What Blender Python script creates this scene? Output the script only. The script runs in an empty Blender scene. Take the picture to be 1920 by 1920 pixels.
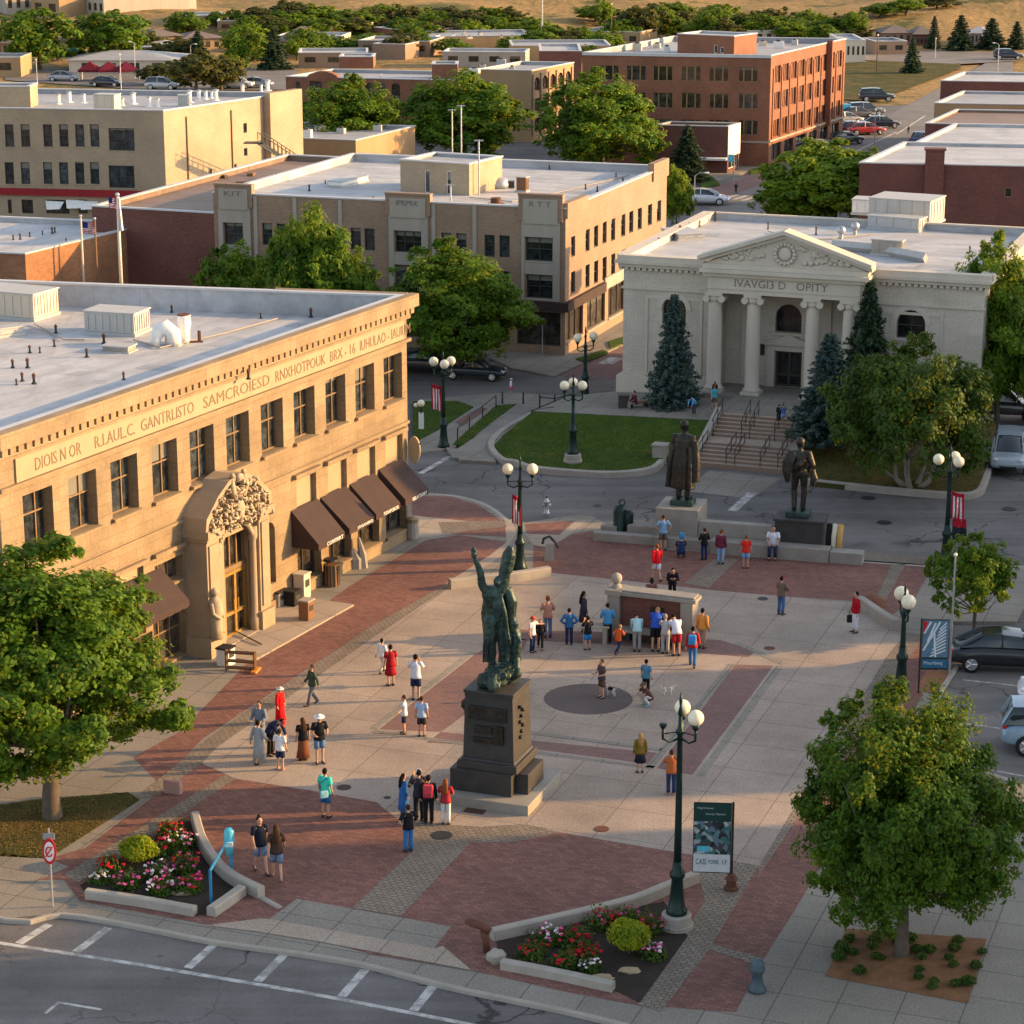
import bpy, math, random
import numpy as np
from mathutils import Vector as V, Matrix
R_=math.radians
rnd=random.Random(7)
SC=bpy.context.scene
COL=SC.collection
# ---------------------------------------------------------------- camera
F=4400.; HY=-250.; H=29.
PIT=math.atan((960-HY)/F); CP,SP=math.cos(PIT),math.sin(PIT)
def ray(px,py):
    a=(px-960)/F; b=-(py-960)/F
    return V((a,CP+b*SP,-SP+b*CP))
def g(px,py,z=0.0):                     # point of the ground (height z) seen at a photo position
    d=ray(px,py); t=(z-H)/d.z
    return V((d.x*t,d.y*t,z))
def hz(p,py):                           # height above p that reaches photo row py
    b=-(py-960)/F
    return H+p[1]*(b*CP-SP)/(CP+b*SP)
def wpix(A,B,px,py):                    # (distance along A-B, height) on the vertical plane through A,B
    d=ray(px,py); e=(V((B[0],B[1],0))-V((A[0],A[1],0))); L=e.length; e/=L
    n=V((e.y,-e.x,0)); t=V((A[0],A[1],-H)).dot(n)/d.dot(n)
    p=d*t
    return (p.x-A[0])*e.x+(p.y-A[1])*e.y, p.z+H
def pol(p,az,L):
    return V((p[0]+math.sin(R_(az))*L,p[1]+math.cos(R_(az))*L,0))
cam=bpy.data.cameras.new('camera'); camo=bpy.data.objects.new('camera',cam); COL.objects.link(camo)
camo.location=(0,0,H); camo.rotation_euler=(math.pi/2-PIT,0,0)
cam.sensor_width=36; cam.sensor_fit='HORIZONTAL'; cam.lens=36*F/1920; cam.clip_end=3000; cam.clip_start=1
SC.camera=camo
# ---------------------------------------------------------------- objects
def tag(o,label=None,cat=None,group=None,kind=None):
    if label: o['label']=label
    if cat: o['category']=cat
    if group: o['group']=group
    if kind: o['kind']=kind
    return o
def thing(name,label,cat,loc=(0,0,0),rz=0,group=None,sc=None):
    o=bpy.data.objects.new(name,None); COL.objects.link(o)
    o.location=loc; o.rotation_euler=(0,0,rz); o.empty_display_size=.2
    if sc: o.scale=(sc,sc,sc)
    return tag(o,label,cat,group)
def kids(o): return [c for c in bpy.data.objects if c.parent is o]
def dup(o,loc,rz,label=None,group=None,sc=None,name=None):
    def cp(x,par):
        c=x.copy(); COL.objects.link(c); c.parent=par
        for k in list(x.children): cp(k,c)
        return c
    r=o.copy(); COL.objects.link(r); r.location=loc; r.rotation_euler=(0,0,rz)
    if name: r.name=name
    if label: r['label']=label
    if group: r['group']=group
    if sc: r.scale=(sc,sc,sc) if not hasattr(sc,'__len__') else sc
    for k in list(o.children): cp(k,r)
    return r
class MB:
    def __init__(s): s.v=[]; s.f=[]; s.m=[]
    def add(s,vs,fs,m=0):
        b=len(s.v); s.v+=[tuple(x) for x in vs]
        s.f+=[tuple(b+i for i in f) for f in fs]; s.m+=[m]*len(fs); return s
    def poly(s,pts,m=0): return s.add(pts,[range(len(pts))],m)
    def box(s,x0,y0,z0,x1,y1,z1,m=0):
        return s.add([(x0,y0,z0),(x1,y0,z0),(x1,y1,z0),(x0,y1,z0),(x0,y0,z1),(x1,y0,z1),(x1,y1,z1),(x0,y1,z1)],
          [(0,3,2,1),(4,5,6,7),(0,1,5,4),(1,2,6,5),(2,3,7,6),(3,0,4,7)],m)
    def obox(s,c,ax,hx,hy,z0,z1,m=0,taper=1):   # box turned about z: ax unit 2-vector
        ux,uy=ax; vs=[]
        for z,k in ((z0,1),(z1,taper)):
            for a,b in ((-1,-1),(1,-1),(1,1),(-1,1)):
                vs.append((c[0]+(a*hx*ux-b*hy*uy)*k,c[1]+(a*hx*uy+b*hy*ux)*k,z))
        return s.add(vs,[(0,3,2,1),(4,5,6,7),(0,1,5,4),(1,2,6,5),(2,3,7,6),(3,0,4,7)],m)
    def prism(s,pts,z0,z1,m=0,mt=None,bottom=False):
        n=len(pts); vs=[(p[0],p[1],z0) for p in pts]+[(p[0],p[1],z1) for p in pts]
        s.add(vs,[(i,(i+1)%n,n+(i+1)%n,n+i) for i in range(n)],m)
        s.poly([(p[0],p[1],z1) for p in pts],m if mt is None else mt)
        if bottom: s.poly([(p[0],p[1],z0) for p in reversed(pts)],m)
        return s
    def tube(s,pts,rad,n=8,m=0,caps=True,ref=(0,1,0)):
        pts=[V(p) for p in pts]; k=len(pts); vs=[]; ref=V(ref)
        if not hasattr(rad,'__len__'): rad=[rad]*k
        for i,p in enumerate(pts):
            t=(pts[min(i+1,k-1)]-pts[max(i-1,0)])
            if t.length<1e-9: t=V((0,0,1))
            t.normalize()
            a=ref-t*ref.dot(t)
            if a.length<.1: a=V((1,0,0))-t*t.x
            if a.length<.1: a=V((0,0,1))-t*t.z
            a.normalize(); b=a.cross(t)
            r=rad[i]; rx,ry=(r,r) if not hasattr(r,'__len__') else r
            for j in range(n):
                th=2*math.pi*j/n
                vs.append(p+b*(math.cos(th)*rx)+a*(math.sin(th)*ry))
        fs=[(i*n+j,i*n+(j+1)%n,(i+1)*n+(j+1)%n,(i+1)*n+j) for i in range(k-1) for j in range(n)]
        if caps: fs+=[tuple(range(n-1,-1,-1)),tuple((k-1)*n+j for j in range(n))]
        return s.add(vs,fs,m)
    def lathe(s,prof,n=12,c=(0,0),m=0):
        k=len(prof); vs=[(c[0]+max(r,.001)*math.cos(2*math.pi*j/n),c[1]+max(r,.001)*math.sin(2*math.pi*j/n),z) for r,z in prof for j in range(n)]
        fs=[(i*n+j,i*n+(j+1)%n,(i+1)*n+(j+1)%n,(i+1)*n+j) for i in range(k-1) for j in range(n)]
        if prof[0][0]>.002 and prof[0]!=prof[-1]: fs.append(tuple(range(n-1,-1,-1)))
        if prof[-1][0]>.002 and prof[0]!=prof[-1]: fs.append(tuple((k-1)*n+j for j in range(n)))
        return s.add(vs,fs,m)
    def ball(s,c,r,nu=10,nv=7,m=0,sc=(1,1,1),rough=0):
        vs=[(c[0],c[1],c[2]-r*sc[2])]
        for i in range(1,nv):
            ph=-math.pi/2+math.pi*i/nv
            for j in range(nu):
                th=2*math.pi*j/nu; q=1+(rnd.uniform(-rough,rough) if rough else 0)
                vs.append((c[0]+r*q*sc[0]*math.cos(ph)*math.cos(th),c[1]+r*q*sc[1]*math.cos(ph)*math.sin(th),c[2]+r*q*sc[2]*math.sin(ph)))
        vs.append((c[0],c[1],c[2]+r*sc[2])); L=len(vs)-1; fs=[]
        for j in range(nu):
            fs.append((0,1+(j+1)%nu,1+j)); fs.append((L,L-nu+j,L-nu+(j+1)%nu))
            for i in range(nv-2): fs.append((1+i*nu+j,1+i*nu+(j+1)%nu,1+(i+1)*nu+(j+1)%nu,1+(i+1)*nu+j))
        return s.add(vs,fs,m)
    def bar(s,a,b,w,h,m=0):                # square bar between two points
        return s.tube([a,b],[(w/2*1.414,h/2*1.414)]*2,4,m)
    def build(s,name,mats,parent=None,smooth=False,loc=None,uv=True,bevel=0):
        me=bpy.data.meshes.new(name); me.from_pydata(s.v,[],s.f)
        if not isinstance(mats,(list,tuple)): mats=[mats]
        for m in mats: me.materials.append(m)
        me.polygons.foreach_set('material_index',s.m)
        if smooth: me.polygons.foreach_set('use_smooth',[True]*len(s.f))
        me.update()
        if uv: boxuv(me)
        o=bpy.data.objects.new(name,me); COL.objects.link(o)
        if parent is not None: o.parent=parent
        if loc is not None: o.location=loc
        if bevel:
            b=o.modifiers.new('bevel','BEVEL'); b.width=bevel; b.segments=2; b.limit_method='ANGLE'
        return o
def boxuv(me):
    nl=len(me.loops); co=np.empty(len(me.vertices)*3,'f'); me.vertices.foreach_get('co',co); co=co.reshape(-1,3)
    vi=np.empty(nl,'i'); me.loops.foreach_get('vertex_index',vi)
    npol=len(me.polygons); nr=np.empty(npol*3,'f'); me.polygons.foreach_get('normal',nr); nr=nr.reshape(-1,3)
    lt=np.empty(npol,'i'); me.polygons.foreach_get('loop_total',lt)
    N=np.repeat(nr,lt,0); p=co[vi]
    t=np.stack([-N[:,1],N[:,0]],1); ln=np.linalg.norm(t,axis=1); t/=np.maximum(ln,1e-6)[:,None]
    flat=np.abs(N[:,2])>.75
    u=np.where(flat,p[:,0],p[:,0]*t[:,0]+p[:,1]*t[:,1]); v=np.where(flat,p[:,1],p[:,2])
    l=me.uv_layers.new(name='UVMap'); l.data.foreach_set('uv',np.stack([u,v],1).astype('f').ravel())
def offset(pts,d):
    n=len(pts); out=[]
    for i in range(n):
        a,b,c=pts[i-1],pts[i],pts[(i+1)%n]
        def ln(p,q):
            e=V((q[0]-p[0],q[1]-p[1])); e.normalize(); nn=V((-e.y,e.x)); return V((p[0],p[1]))+nn*d,e
        p,e=ln(a,b); q,f=ln(b,c); den=e.x*f.y-e.y*f.x
        if abs(den)<1e-5: out.append(V((b[0],b[1]))+V((-f.y,f.x))*d); continue
        t=((q.x-p.x)*f.y-(q.y-p.y)*f.x)/den; out.append(p+e*t)
    return out
# ---------------------------------------------------------------- materials
class NT:
    def __init__(s,name):
        s.mat=bpy.data.materials.new(name); s.mat.use_nodes=True; s.t=s.mat.node_tree; s.n=s.t.nodes
        s.b=s.n['Principled BSDF']; s.out=s.n['Material Output']
    def new(s,ty,**k):
        x=s.n.new(ty)
        for a,b in k.items():
            if a in x.inputs: x.inputs[a].default_value=b
            else: setattr(x,a,b)
        return x
    def lk(s,a,b): s.t.links.new(a,b)
    def uv(s,obj=False):
        tc=s.new('ShaderNodeTexCoord'); return tc.outputs['Object' if obj else 'UV']
    def noise(s,vec,scale,detail=3,rough=.6,w=None):
        x=s.new('ShaderNodeTexNoise'); x.inputs['Scale'].default_value=scale; x.inputs['Detail'].default_value=detail
        x.inputs['Roughness'].default_value=rough
        if vec is not None: s.lk(vec,x.inputs['Vector'])
        return x.outputs['Fac']
    def ramp(s,fac,stops):
        x=s.new('ShaderNodeValToRGB'); e=x.color_ramp.elements
        while len(e)<len(stops): e.new(.5)
        for el,(p,c) in zip(e,stops):
            el.position=p; el.color=(*c,1) if hasattr(c,'__len__') else (c,c,c,1)
        s.lk(fac,x.inputs['Fac']); return x.outputs['Color']
    def mix(s,a,b,fac=.5,mode='MIX'):
        x=s.new('ShaderNodeMix',data_type='RGBA',blend_type=mode)
        for k,v in ((0,fac),(6,a),(7,b)):
            if hasattr(v,'is_linked'): s.lk(v,x.inputs[k])
            else: x.inputs[k].default_value=v if k==0 else ((*v,1) if len(v)==3 else v)
        return x.outputs[2]
    def math(s,op,a,b=0.):
        x=s.new('ShaderNodeMath',operation=op)
        for k,v in ((0,a),(1,b)):
            if hasattr(v,'is_linked'): s.lk(v,x.inputs[k])
            else: x.inputs[k].default_value=v
        return x.outputs[0]
    def bump(s,h,st=.3,dist=.02):
        x=s.new('ShaderNodeBump'); x.inputs['Strength'].default_value=st; x.inputs['Distance'].default_value=dist
        s.lk(h,x.inputs['Height']); s.lk(x.outputs[0],s.b.inputs['Normal'])
    def done(s,col,rough=.8,metal=0,spec=.3):
        if hasattr(col,'is_linked'): s.lk(col,s.b.inputs['Base Color'])
        else: s.b.inputs['Base Color'].default_value=(*col,1)
        s.b.inputs['Roughness'].default_value=rough; s.b.inputs['Metallic'].default_value=metal
        s.b.inputs['Specular IOR Level'].default_value=spec
        return s.mat
def mul(c,k): return tuple(min(1,x*k) for x in c)
def mplain(name,c,rough=.75,metal=0,var=.18,sc=3.,fine=40.,bump=.15,spec=.3,streak=False):
    n=NT(name); v=n.uv(True)
    if streak:
        mp=n.new('ShaderNodeMapping'); mp.inputs['Scale'].default_value=(1,1,.12); n.lk(v,mp.inputs['Vector']); vv=mp.outputs[0]
    else: vv=v
    a=n.noise(vv,sc,4); b=n.noise(v,fine,2)
    col=n.mix(n.ramp(a,[(.3,mul(c,1-var)),(.7,mul(c,1+var))]),n.ramp(b,[(.3,mul(c,1-var)),(.7,mul(c,1+var))]),.4)
    if bump: n.bump(b,bump,.01)
    return n.done(col,rough,metal,spec)
def mbrick(name,c1,c2,mort,w=.28,h=.09,blot=.2,rough=.85,bsc=.35,ms=.008,rot=0,blotc=None,sq=0.5):
    n=NT(name); v=n.uv()
    if rot:
        mp=n.new('ShaderNodeMapping'); mp.inputs['Rotation'].default_value=(0,0,rot); n.lk(v,mp.inputs['Vector']); v=mp.outputs[0]
    x=n.new('ShaderNodeTexBrick'); x.offset=sq; n.lk(v,x.inputs['Vector'])
    x.inputs['Color1'].default_value=(*c1,1); x.inputs['Color2'].default_value=(*c2,1); x.inputs['Mortar'].default_value=(*mort,1)
    x.inputs['Scale'].default_value=1; x.inputs['Brick Width'].default_value=w; x.inputs['Row Height'].default_value=h
    x.inputs['Mortar Size'].default_value=ms; x.inputs['Mortar Smooth'].default_value=.3; x.inputs['Bias'].default_value=-.1
    bl=n.ramp(n.noise(v,bsc,5,.65),[(.3,(1-blot,)*3),(.72,(1+blot*.8,)*3)])
    col=n.mix(x.outputs['Color'],bl,1,'MULTIPLY')
    fn=n.ramp(n.noise(v,9,3),[(.3,(.86,)*3),(.7,(1.14,)*3)]); col=n.mix(col,fn,1,'MULTIPLY')
    n.bump(x.outputs['Fac'],-.3,.01)
    return n.done(col,rough)
def mpave(name,c1,c2,mort,w,h,rot,blot=.25,stain=.5,light=None,ms=.01,sq=.5):
    # paving laid on the ground: units, patches of wear, small pale scuffs and dark stains
    n=NT(name); v0=n.uv(True)
    mp=n.new('ShaderNodeMapping'); mp.inputs['Rotation'].default_value=(0,0,rot); n.lk(v0,mp.inputs['Vector']); v=mp.outputs[0]
    x=n.new('ShaderNodeTexBrick'); x.offset=sq; n.lk(v,x.inputs['Vector'])
    x.inputs['Color1'].default_value=(*c1,1); x.inputs['Color2'].default_value=(*c2,1); x.inputs['Mortar'].default_value=(*mort,1)
    x.inputs['Scale'].default_value=1; x.inputs['Brick Width'].default_value=w; x.inputs['Row Height'].default_value=h
    x.inputs['Mortar Size'].default_value=ms; x.inputs['Mortar Smooth'].default_value=.2
    bl=n.ramp(n.noise(v,.22,6,.7),[(.3,(1-blot,)*3),(.7,(1+blot*.7,)*3)])
    col=n.mix(x.outputs['Color'],bl,1,'MULTIPLY')
    fn=n.ramp(n.noise(v,14,3,.8),[(.32,(.72,)*3),(.68,(1.28,)*3)]); col=n.mix(col,fn,1,'MULTIPLY')
    st=n.ramp(n.noise(v,1.3,6,.75),[(.62,0.),(.78,stain)]); col=n.mix(col,mul(c1,.45),st)
    if light:
        sp=n.ramp(n.noise(v,7,2,.5),[(.70,0.),(.76,.7)]); col=n.mix(col,light,sp)
    n.bump(x.outputs['Fac'],-.25,.01)
    return n.done(col,.85)
def masphalt(name,c,crack=1.,patch=.3):
    n=NT(name); v=n.uv(True)
    a=n.ramp(n.noise(v,.16,5,.65),[(.3,mul(c,1-patch)),(.7,mul(c,1+patch))])
    b=n.ramp(n.noise(v,22,3,.8),[(.3,(.75,)*3),(.7,(1.25,)*3)]); col=n.mix(a,b,1,'MULTIPLY')
    vo=n.new('ShaderNodeTexVoronoi',feature='DISTANCE_TO_EDGE'); vo.inputs['Scale'].default_value=.21
    wob=n.new('ShaderNodeTexNoise'); wob.inputs['Scale'].default_value=.7; wob.inputs['Detail'].default_value=5; n.lk(v,wob.inputs['Vector'])
    vv=n.new('ShaderNodeMix',data_type='VECTOR'); vv.inputs[0].default_value=.5
    sc=n.new('ShaderNodeVectorMath',operation='MULTIPLY_ADD'); n.lk(wob.outputs['Color'],sc.inputs[0]); sc.inputs[1].default_value=(3,3,0); n.lk(v,sc.inputs[2])
    n.lk(sc.outputs[0],vo.inputs['Vector'])
    ck=n.ramp(vo.outputs['Distance'],[(.004,crack),(.012,0.)])
    gate=n.ramp(n.noise(v,.11,2),[(.45,0.),(.55,1.)]); ck=n.mix(ck,gate,1,'MULTIPLY')
    col=n.mix(col,mul(c,.3),ck)
    st=n.ramp(n.noise(v,.5,5,.8),[(.6,0.),(.8,.45)]); col=n.mix(col,mul(c,.55),st)
    mp=n.new('ShaderNodeMapping'); mp.inputs['Rotation'].default_value=(0,0,R_(19)); mp.inputs['Scale'].default_value=(.06,1.1,1); n.lk(v,mp.inputs['Vector'])
    tr=n.ramp(n.noise(mp.outputs[0],1.,4,.6),[(.35,(.82,)*3),(.65,(1.14,)*3)]); col=n.mix(col,tr,1,'MULTIPLY')
    oil=n.ramp(n.noise(v,1.9,2,.4),[(.70,0.),(.76,.55)]); col=n.mix(col,mul(c,.4),oil)
    n.bump(n.noise(v,40,2),.2,.01)
    return n.done(col,.8)
def mgrass(name,c1,c2,dry,amt=.5):
    n=NT(name); v=n.uv(True)
    a=n.ramp(n.noise(v,.8,5,.7),[(.3,c1),(.7,c2)]); b=n.ramp(n.noise(v,18,3,.8),[(.3,(.55,)*3),(.7,(1.4,)*3)])
    col=n.mix(a,b,1,'MULTIPLY')
    d=n.ramp(n.noise(v,.33,6,.75),[(.66-amt*.25,0.),(.76-amt*.15,.85)]); col=n.mix(col,n.mix(dry,b,1,'MULTIPLY'),d)
    n.bump(n.noise(v,25,3),.6,.05)
    return n.done(col,.95,spec=.1)
def mleaf(name,c1,c2,trans=.45,tc=None):
    n=NT(name); ge=n.new('ShaderNodeNewGeometry'); ob=n.new('ShaderNodeObjectInfo')
    r=n.math('ADD',n.math('MULTIPLY',ge.outputs['Random Per Island'],.75),n.math('MULTIPLY',ob.outputs['Random'],.25))
    col=n.ramp(r,[(0.,c1),(1.,c2)]); tc0=n.new('ShaderNodeTexCoord')
    col=n.mix(col,n.ramp(n.noise(tc0.outputs['Object'],.9,2),[(.35,(.62,.72,.8)),(.65,(1.32,1.2,.9))]),1,'MULTIPLY')
    n.done(col,.6,spec=.25)
    tr=n.new('ShaderNodeBsdfTranslucent')
    n.lk(n.mix(col,(.34,.31,.025),.55) if tc is None else n.mix(col,tc,.5),tr.inputs['Color'])
    ms=n.new('ShaderNodeMixShader'); ms.inputs[0].default_value=trans
    n.lk(n.b.outputs[0],ms.inputs[1]); n.lk(tr.outputs[0],ms.inputs[2]); n.lk(ms.outputs[0],n.out.inputs['Surface'])
    return n.mat
def mglass(name,c=(.015,.018,.02),rough=.08,lite=.25):
    # window pane: dark room behind glass, some with a pulled blind
    n=NT(name); ob=n.new('ShaderNodeObjectInfo'); v=n.uv(True)
    r=n.ramp(ob.outputs['Random'],[(0.,c),(.4,mul(c,1.8)),(.7,mul(c,3.2)),(.85,mul(c,1.)),(1.,mul(c,2.4))])
    col=n.mix(r,n.ramp(n.noise(v,2.2,4,.7),[(.38,(.4,)*3),(.68,(2.,)*3)]),1,'MULTIPLY')
    tc=n.new('ShaderNodeTexCoord'); sp=n.new('ShaderNodeSeparateXYZ'); n.lk(tc.outputs['Generated'],sp.inputs[0])
    rr=n.math('FRACT',n.math('MULTIPLY',ob.outputs['Random'],37.7)); th=n.math('SUBTRACT',1.5 if lite>.01 else 3.,n.math('MULTIPLY',rr,.95))
    bl=n.math('GREATER_THAN',sp.outputs[2],th); col=n.mix(col,(lite*.8,lite*.76,lite*.64),bl)
    return n.done(col,rough,spec=.6)
def mroof(name,c,blot=.2,dirt=(.2,.19,.18)):
    n=NT(name); v=n.uv(True)
    mp=n.new('ShaderNodeMapping'); mp.inputs['Scale'].default_value=(.25,1,1); mp.inputs['Rotation'].default_value=(0,0,.4); n.lk(v,mp.inputs['Vector'])
    a=n.ramp(n.noise(mp.outputs[0],.8,6,.7),[(.3,mul(c,1-blot)),(.7,mul(c,1+blot*.6))])
    d=n.ramp(n.noise(v,.45,7,.75),[(.5,0.),(.72,.7)]); col=n.mix(a,dirt,d)
    br=n.new('ShaderNodeTexBrick'); br.inputs['Scale'].default_value=1; br.inputs['Brick Width'].default_value=9; br.inputs['Row Height'].default_value=1.9
    br.inputs['Mortar Size'].default_value=.03; n.lk(mp.outputs[0],br.inputs['Vector'])
    pd=n.noise(v,.16,3,.5); col=n.mix(col,mul(c,.7),n.ramp(pd,[(.55,0.),(.575,.5),(.6,.25),(.7,.35)]))
    pt=n.ramp(n.noise(v,.9,1,.3),[(.66,0.),(.67,.5)]); col=n.mix(col,mul(c,.82),pt)
    col=n.mix(col,mul(c,.72),n.math('MULTIPLY',br.outputs['Fac'],.5))
    n.bump(n.noise(v,1.1,4),.25,.08)
    return n.done(col,.6)
def mcol(name,c,rough=.7,metal=0,spec=.3,coat=0):
    n=NT(name); v=n.uv(True)
    col=n.ramp(n.noise(v,6,3),[(.3,mul(c,.88)),(.7,mul(c,1.1))]); m=n.done(col,rough,metal,spec)
    if coat: n.b.inputs['Coat Weight'].default_value=coat; n.b.inputs['Coat Roughness'].default_value=.05
    return m
_cc={}
def cloth(c):
    k=tuple(round(x,3) for x in c)
    if k not in _cc: _cc[k]=mplain('cloth',k,.9,0,.15,8,60,.2,.15)
    return _cc[k]
M=dict(
 limestone=mbrick('limestone',(.285,.208,.125),(.245,.176,.104),(.18,.128,.078),1.1,.42,.28,.85,.45,.011),
 limefrieze=mplain('frieze_stone',(.345,.268,.17),.85,0,.12,1,25,.2),
 carving=mplain('carved_stone',(.37,.30,.205),.85,0,.22,3,18,.4),
 tanbrick=mbrick('tan_brick',(.30,.20,.135),(.25,.165,.11),(.25,.19,.14),.24,.09,.16),
 tanstone=mplain('grey_limestone',(.34,.30,.25),.85,0,.14,1.2,20,.2,streak=True),
 cream=mbrick('cream_brick',(.37,.285,.19),(.33,.255,.17),(.32,.25,.18),.3,.1,.14),
 ochre=mplain('ochre_render',(.34,.225,.12),.9,0,.16,.5,18,.2,streak=True),
 redbrick=mbrick('red_brick',(.26,.105,.055),(.20,.078,.045),(.2,.11,.08),.26,.09,.2),
 darkbrick=mbrick('dark_red_brick',(.17,.065,.05),(.13,.05,.04),(.14,.08,.065),.26,.09,.2),
 orangebrick=mbrick('orange_brick',(.33,.155,.075),(.25,.11,.055),(.24,.15,.1),.3,.11,.28),
 libstone=mbrick('library_stone',(.53,.475,.395),(.485,.435,.36),(.42,.375,.31),1.3,.45,.14,.85,.6,.004),
 libplain=mplain('library_trim',(.53,.475,.395),.85,0,.13,1,16,.2,streak=True),
 whiteroof=mroof('white_membrane',(.44,.445,.46),.28),
 greyroof=mroof('grey_membrane',(.34,.35,.37)),
 brownroof=mroof('brown_roofing',(.22,.15,.11),.3),
 shingle=mplain('shingle',(.16,.13,.115),.9,0,.2,.6,9,.3),
 coping=mplain('metal_coping',(.5,.5,.51),.5,.2,.12,1,20,0),
 glass=mglass('window_glass'), glass2=mglass('dim_glass',(.02,.017,.014),.12,.14), glassd=mglass('dark_glass',(.012,.012,.012),.08,.0),
 framed=mcol('dark_frame',(.05,.045,.04),.5), framet=mcol('bronze_frame',(.26,.17,.09),.45,.3), framew=mcol('pale_frame',(.55,.52,.47),.6),
 framegold=mcol('brass_frame',(.62,.40,.12),.3,.7),
 awning=mplain('brown_awning_canvas',(.045,.027,.024),.8,0,.2,1.5,30,.15), awnred=mplain('red_awning_canvas',(.26,.018,.022),.85,0,.2,1.5,30,.1),
 iron=mcol('black_iron',(.03,.032,.032),.5,.2), green=mcol('green_cast_iron',(.012,.03,.028),.4,.3), globe=mcol('milk_glass',(.85,.76,.56),.35),
 bronze=None, granite=mplain('dark_granite',(.045,.042,.04),.55,0,.35,2,55,.2), granite2=mplain('grey_granite',(.27,.25,.22),.7,0,.2,2,45,.2),
 conc=mplain('kerb_concrete',(.33,.30,.26),.9,0,.2,1.5,25,.25), rust=mcol('rusted_steel',(.13,.055,.035),.8,.2), steel=mcol('galvanised_steel',(.42,.43,.44),.45,.6),
 whitep=mcol('white_paint',(.75,.74,.71),.6), greyp=mplain('grey_sheet_metal',(.42,.42,.41),.55,.2,.12,2,30,0,streak=True),
 beigep=mplain('beige_sheet_metal',(.55,.48,.39),.6,.1,.1,2,30,0,streak=True), black=mcol('black_rubber',(.012,.012,.013),.8), wood=mcol('brown_timber',(.19,.10,.05),.7),
 redp=mcol('red_paint',(.5,.02,.03),.5), bluep=mcol('blue_paint',(.03,.22,.42),.35), teal=mcol('teal_paint',(.06,.42,.5),.35), cyan=mcol('cyan_paint',(.1,.5,.62),.35),
 soil=mplain('dark_soil',(.035,.026,.02),1,0,.4,1.5,20,.6), mulch=mplain('bark_mulch',(.19,.095,.045),1,0,.35,3,35,.7),
 bark=mplain('bark',(.10,.08,.062),.95,0,.35,4,30,.6), barkpale=mplain('pale_bark',(.27,.24,.2),.95,0,.3,4,30,.5),
 leafm=mleaf('maple_leaf',(.025,.088,.006),(.12,.225,.012),.42), leafd=mleaf('elm_leaf',(.04,.12,.009),(.145,.26,.016),.45), leafy=mleaf('locust_leaf',(.085,.19,.012),(.22,.32,.02)),
 leafh=mleaf('hawthorn_leaf',(.018,.06,.008),(.075,.14,.012),.3), leafo=mleaf('olive_leaf',(.045,.06,.022),(.10,.11,.035)), leafs=mleaf('blue_spruce_needle',(.035,.075,.075),(.085,.135,.125),.15,(.1,.15,.1)),
 leafg=mleaf('green_spruce_needle',(.022,.05,.028),(.05,.085,.04),.15,(.1,.12,.05)), leafc=mleaf('chartreuse_leaf',(.20,.28,.01),(.36,.42,.02)),
 leafr=mleaf('rose_leaf',(.02,.07,.012),(.06,.13,.02)), skin=mcol('skin',(.48,.27,.18),.6), skin2=mcol('skin_tan',(.34,.18,.11),.6),
 tyre=mcol('tyre',(.015,.015,.016),.85), rim=mcol('alloy_rim',(.55,.55,.56),.3,.8), carglass=mcol('car_glass',(.02,.03,.035),.06,0,.7), lampr=mcol('red_lens',(.4,.01,.01),.2), lampw=mcol('clear_lens',(.7,.7,.68),.15),
)
def mbronze(name,c,patina):
    n=NT(name); v=n.uv(True)
    a=n.ramp(n.noise(v,2.5,6,.7),[(.35,c),(.62,patina),(.8,mul(patina,1.7))]); b=n.ramp(n.noise(v,14,3),[(.3,(.65,)*3),(.7,(1.35,)*3)])
    n.bump(n.noise(v,7,4),.35,.05)
    return n.done(n.mix(a,b,1,'MULTIPLY'),.5,.45,.4)
M['bronze']=mbronze('green_bronze',(.015,.026,.024),(.042,.078,.068)); M['bronze2']=mbronze('brown_bronze',(.02,.017,.014),(.042,.038,.031))

def mpaint(name,c,under):
    n=NT(name); v=n.uv(True); w=n.ramp(n.noise(v,2.2,6,.75),[(.44,0.),(.56,1.)]); f=n.ramp(n.noise(v,30,2,.8),[(.3,.35),(.55,1.)])
    return n.done(n.mix(under,n.mix(mul(c,.8),c,f),n.mix((.35,)*3,(1.,)*3,w)),.8)
# ================================================================ GROUND
from mathutils.geometry import tessellate_polygon
def st(o,name=None): o['kind']='structure'; return o
def sheet(name,px,mat,z=0.,th=0.,world=False):
    pts=[V((p[0],p[1],z)) if world else g(p[0],p[1],p[2] if len(p)>2 else z) for p in px]
    mb=MB(); mb.add(pts,[t for t in tessellate_polygon([pts])])
    # face up
    for i,f in enumerate(mb.f):
        a,b,c=[V(mb.v[k]) for k in f]
        if (b-a).cross(c-a).z<0: mb.f[i]=tuple(reversed(f))
    if th:
        n=len(pts); b=[V((p.x,p.y,p.z-th)) for p in pts]
        ar=sum(pts[i].x*pts[(i+1)%n].y-pts[(i+1)%n].x*pts[i].y for i in range(n))
        for i in range(n):
            j=(i+1)%n; q=[b[i],b[j],pts[j],pts[i]]
            mb.add(q if ar>0 else q[::-1],[(0,1,2,3)])
    return st(mb.build(name,mat))
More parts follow.
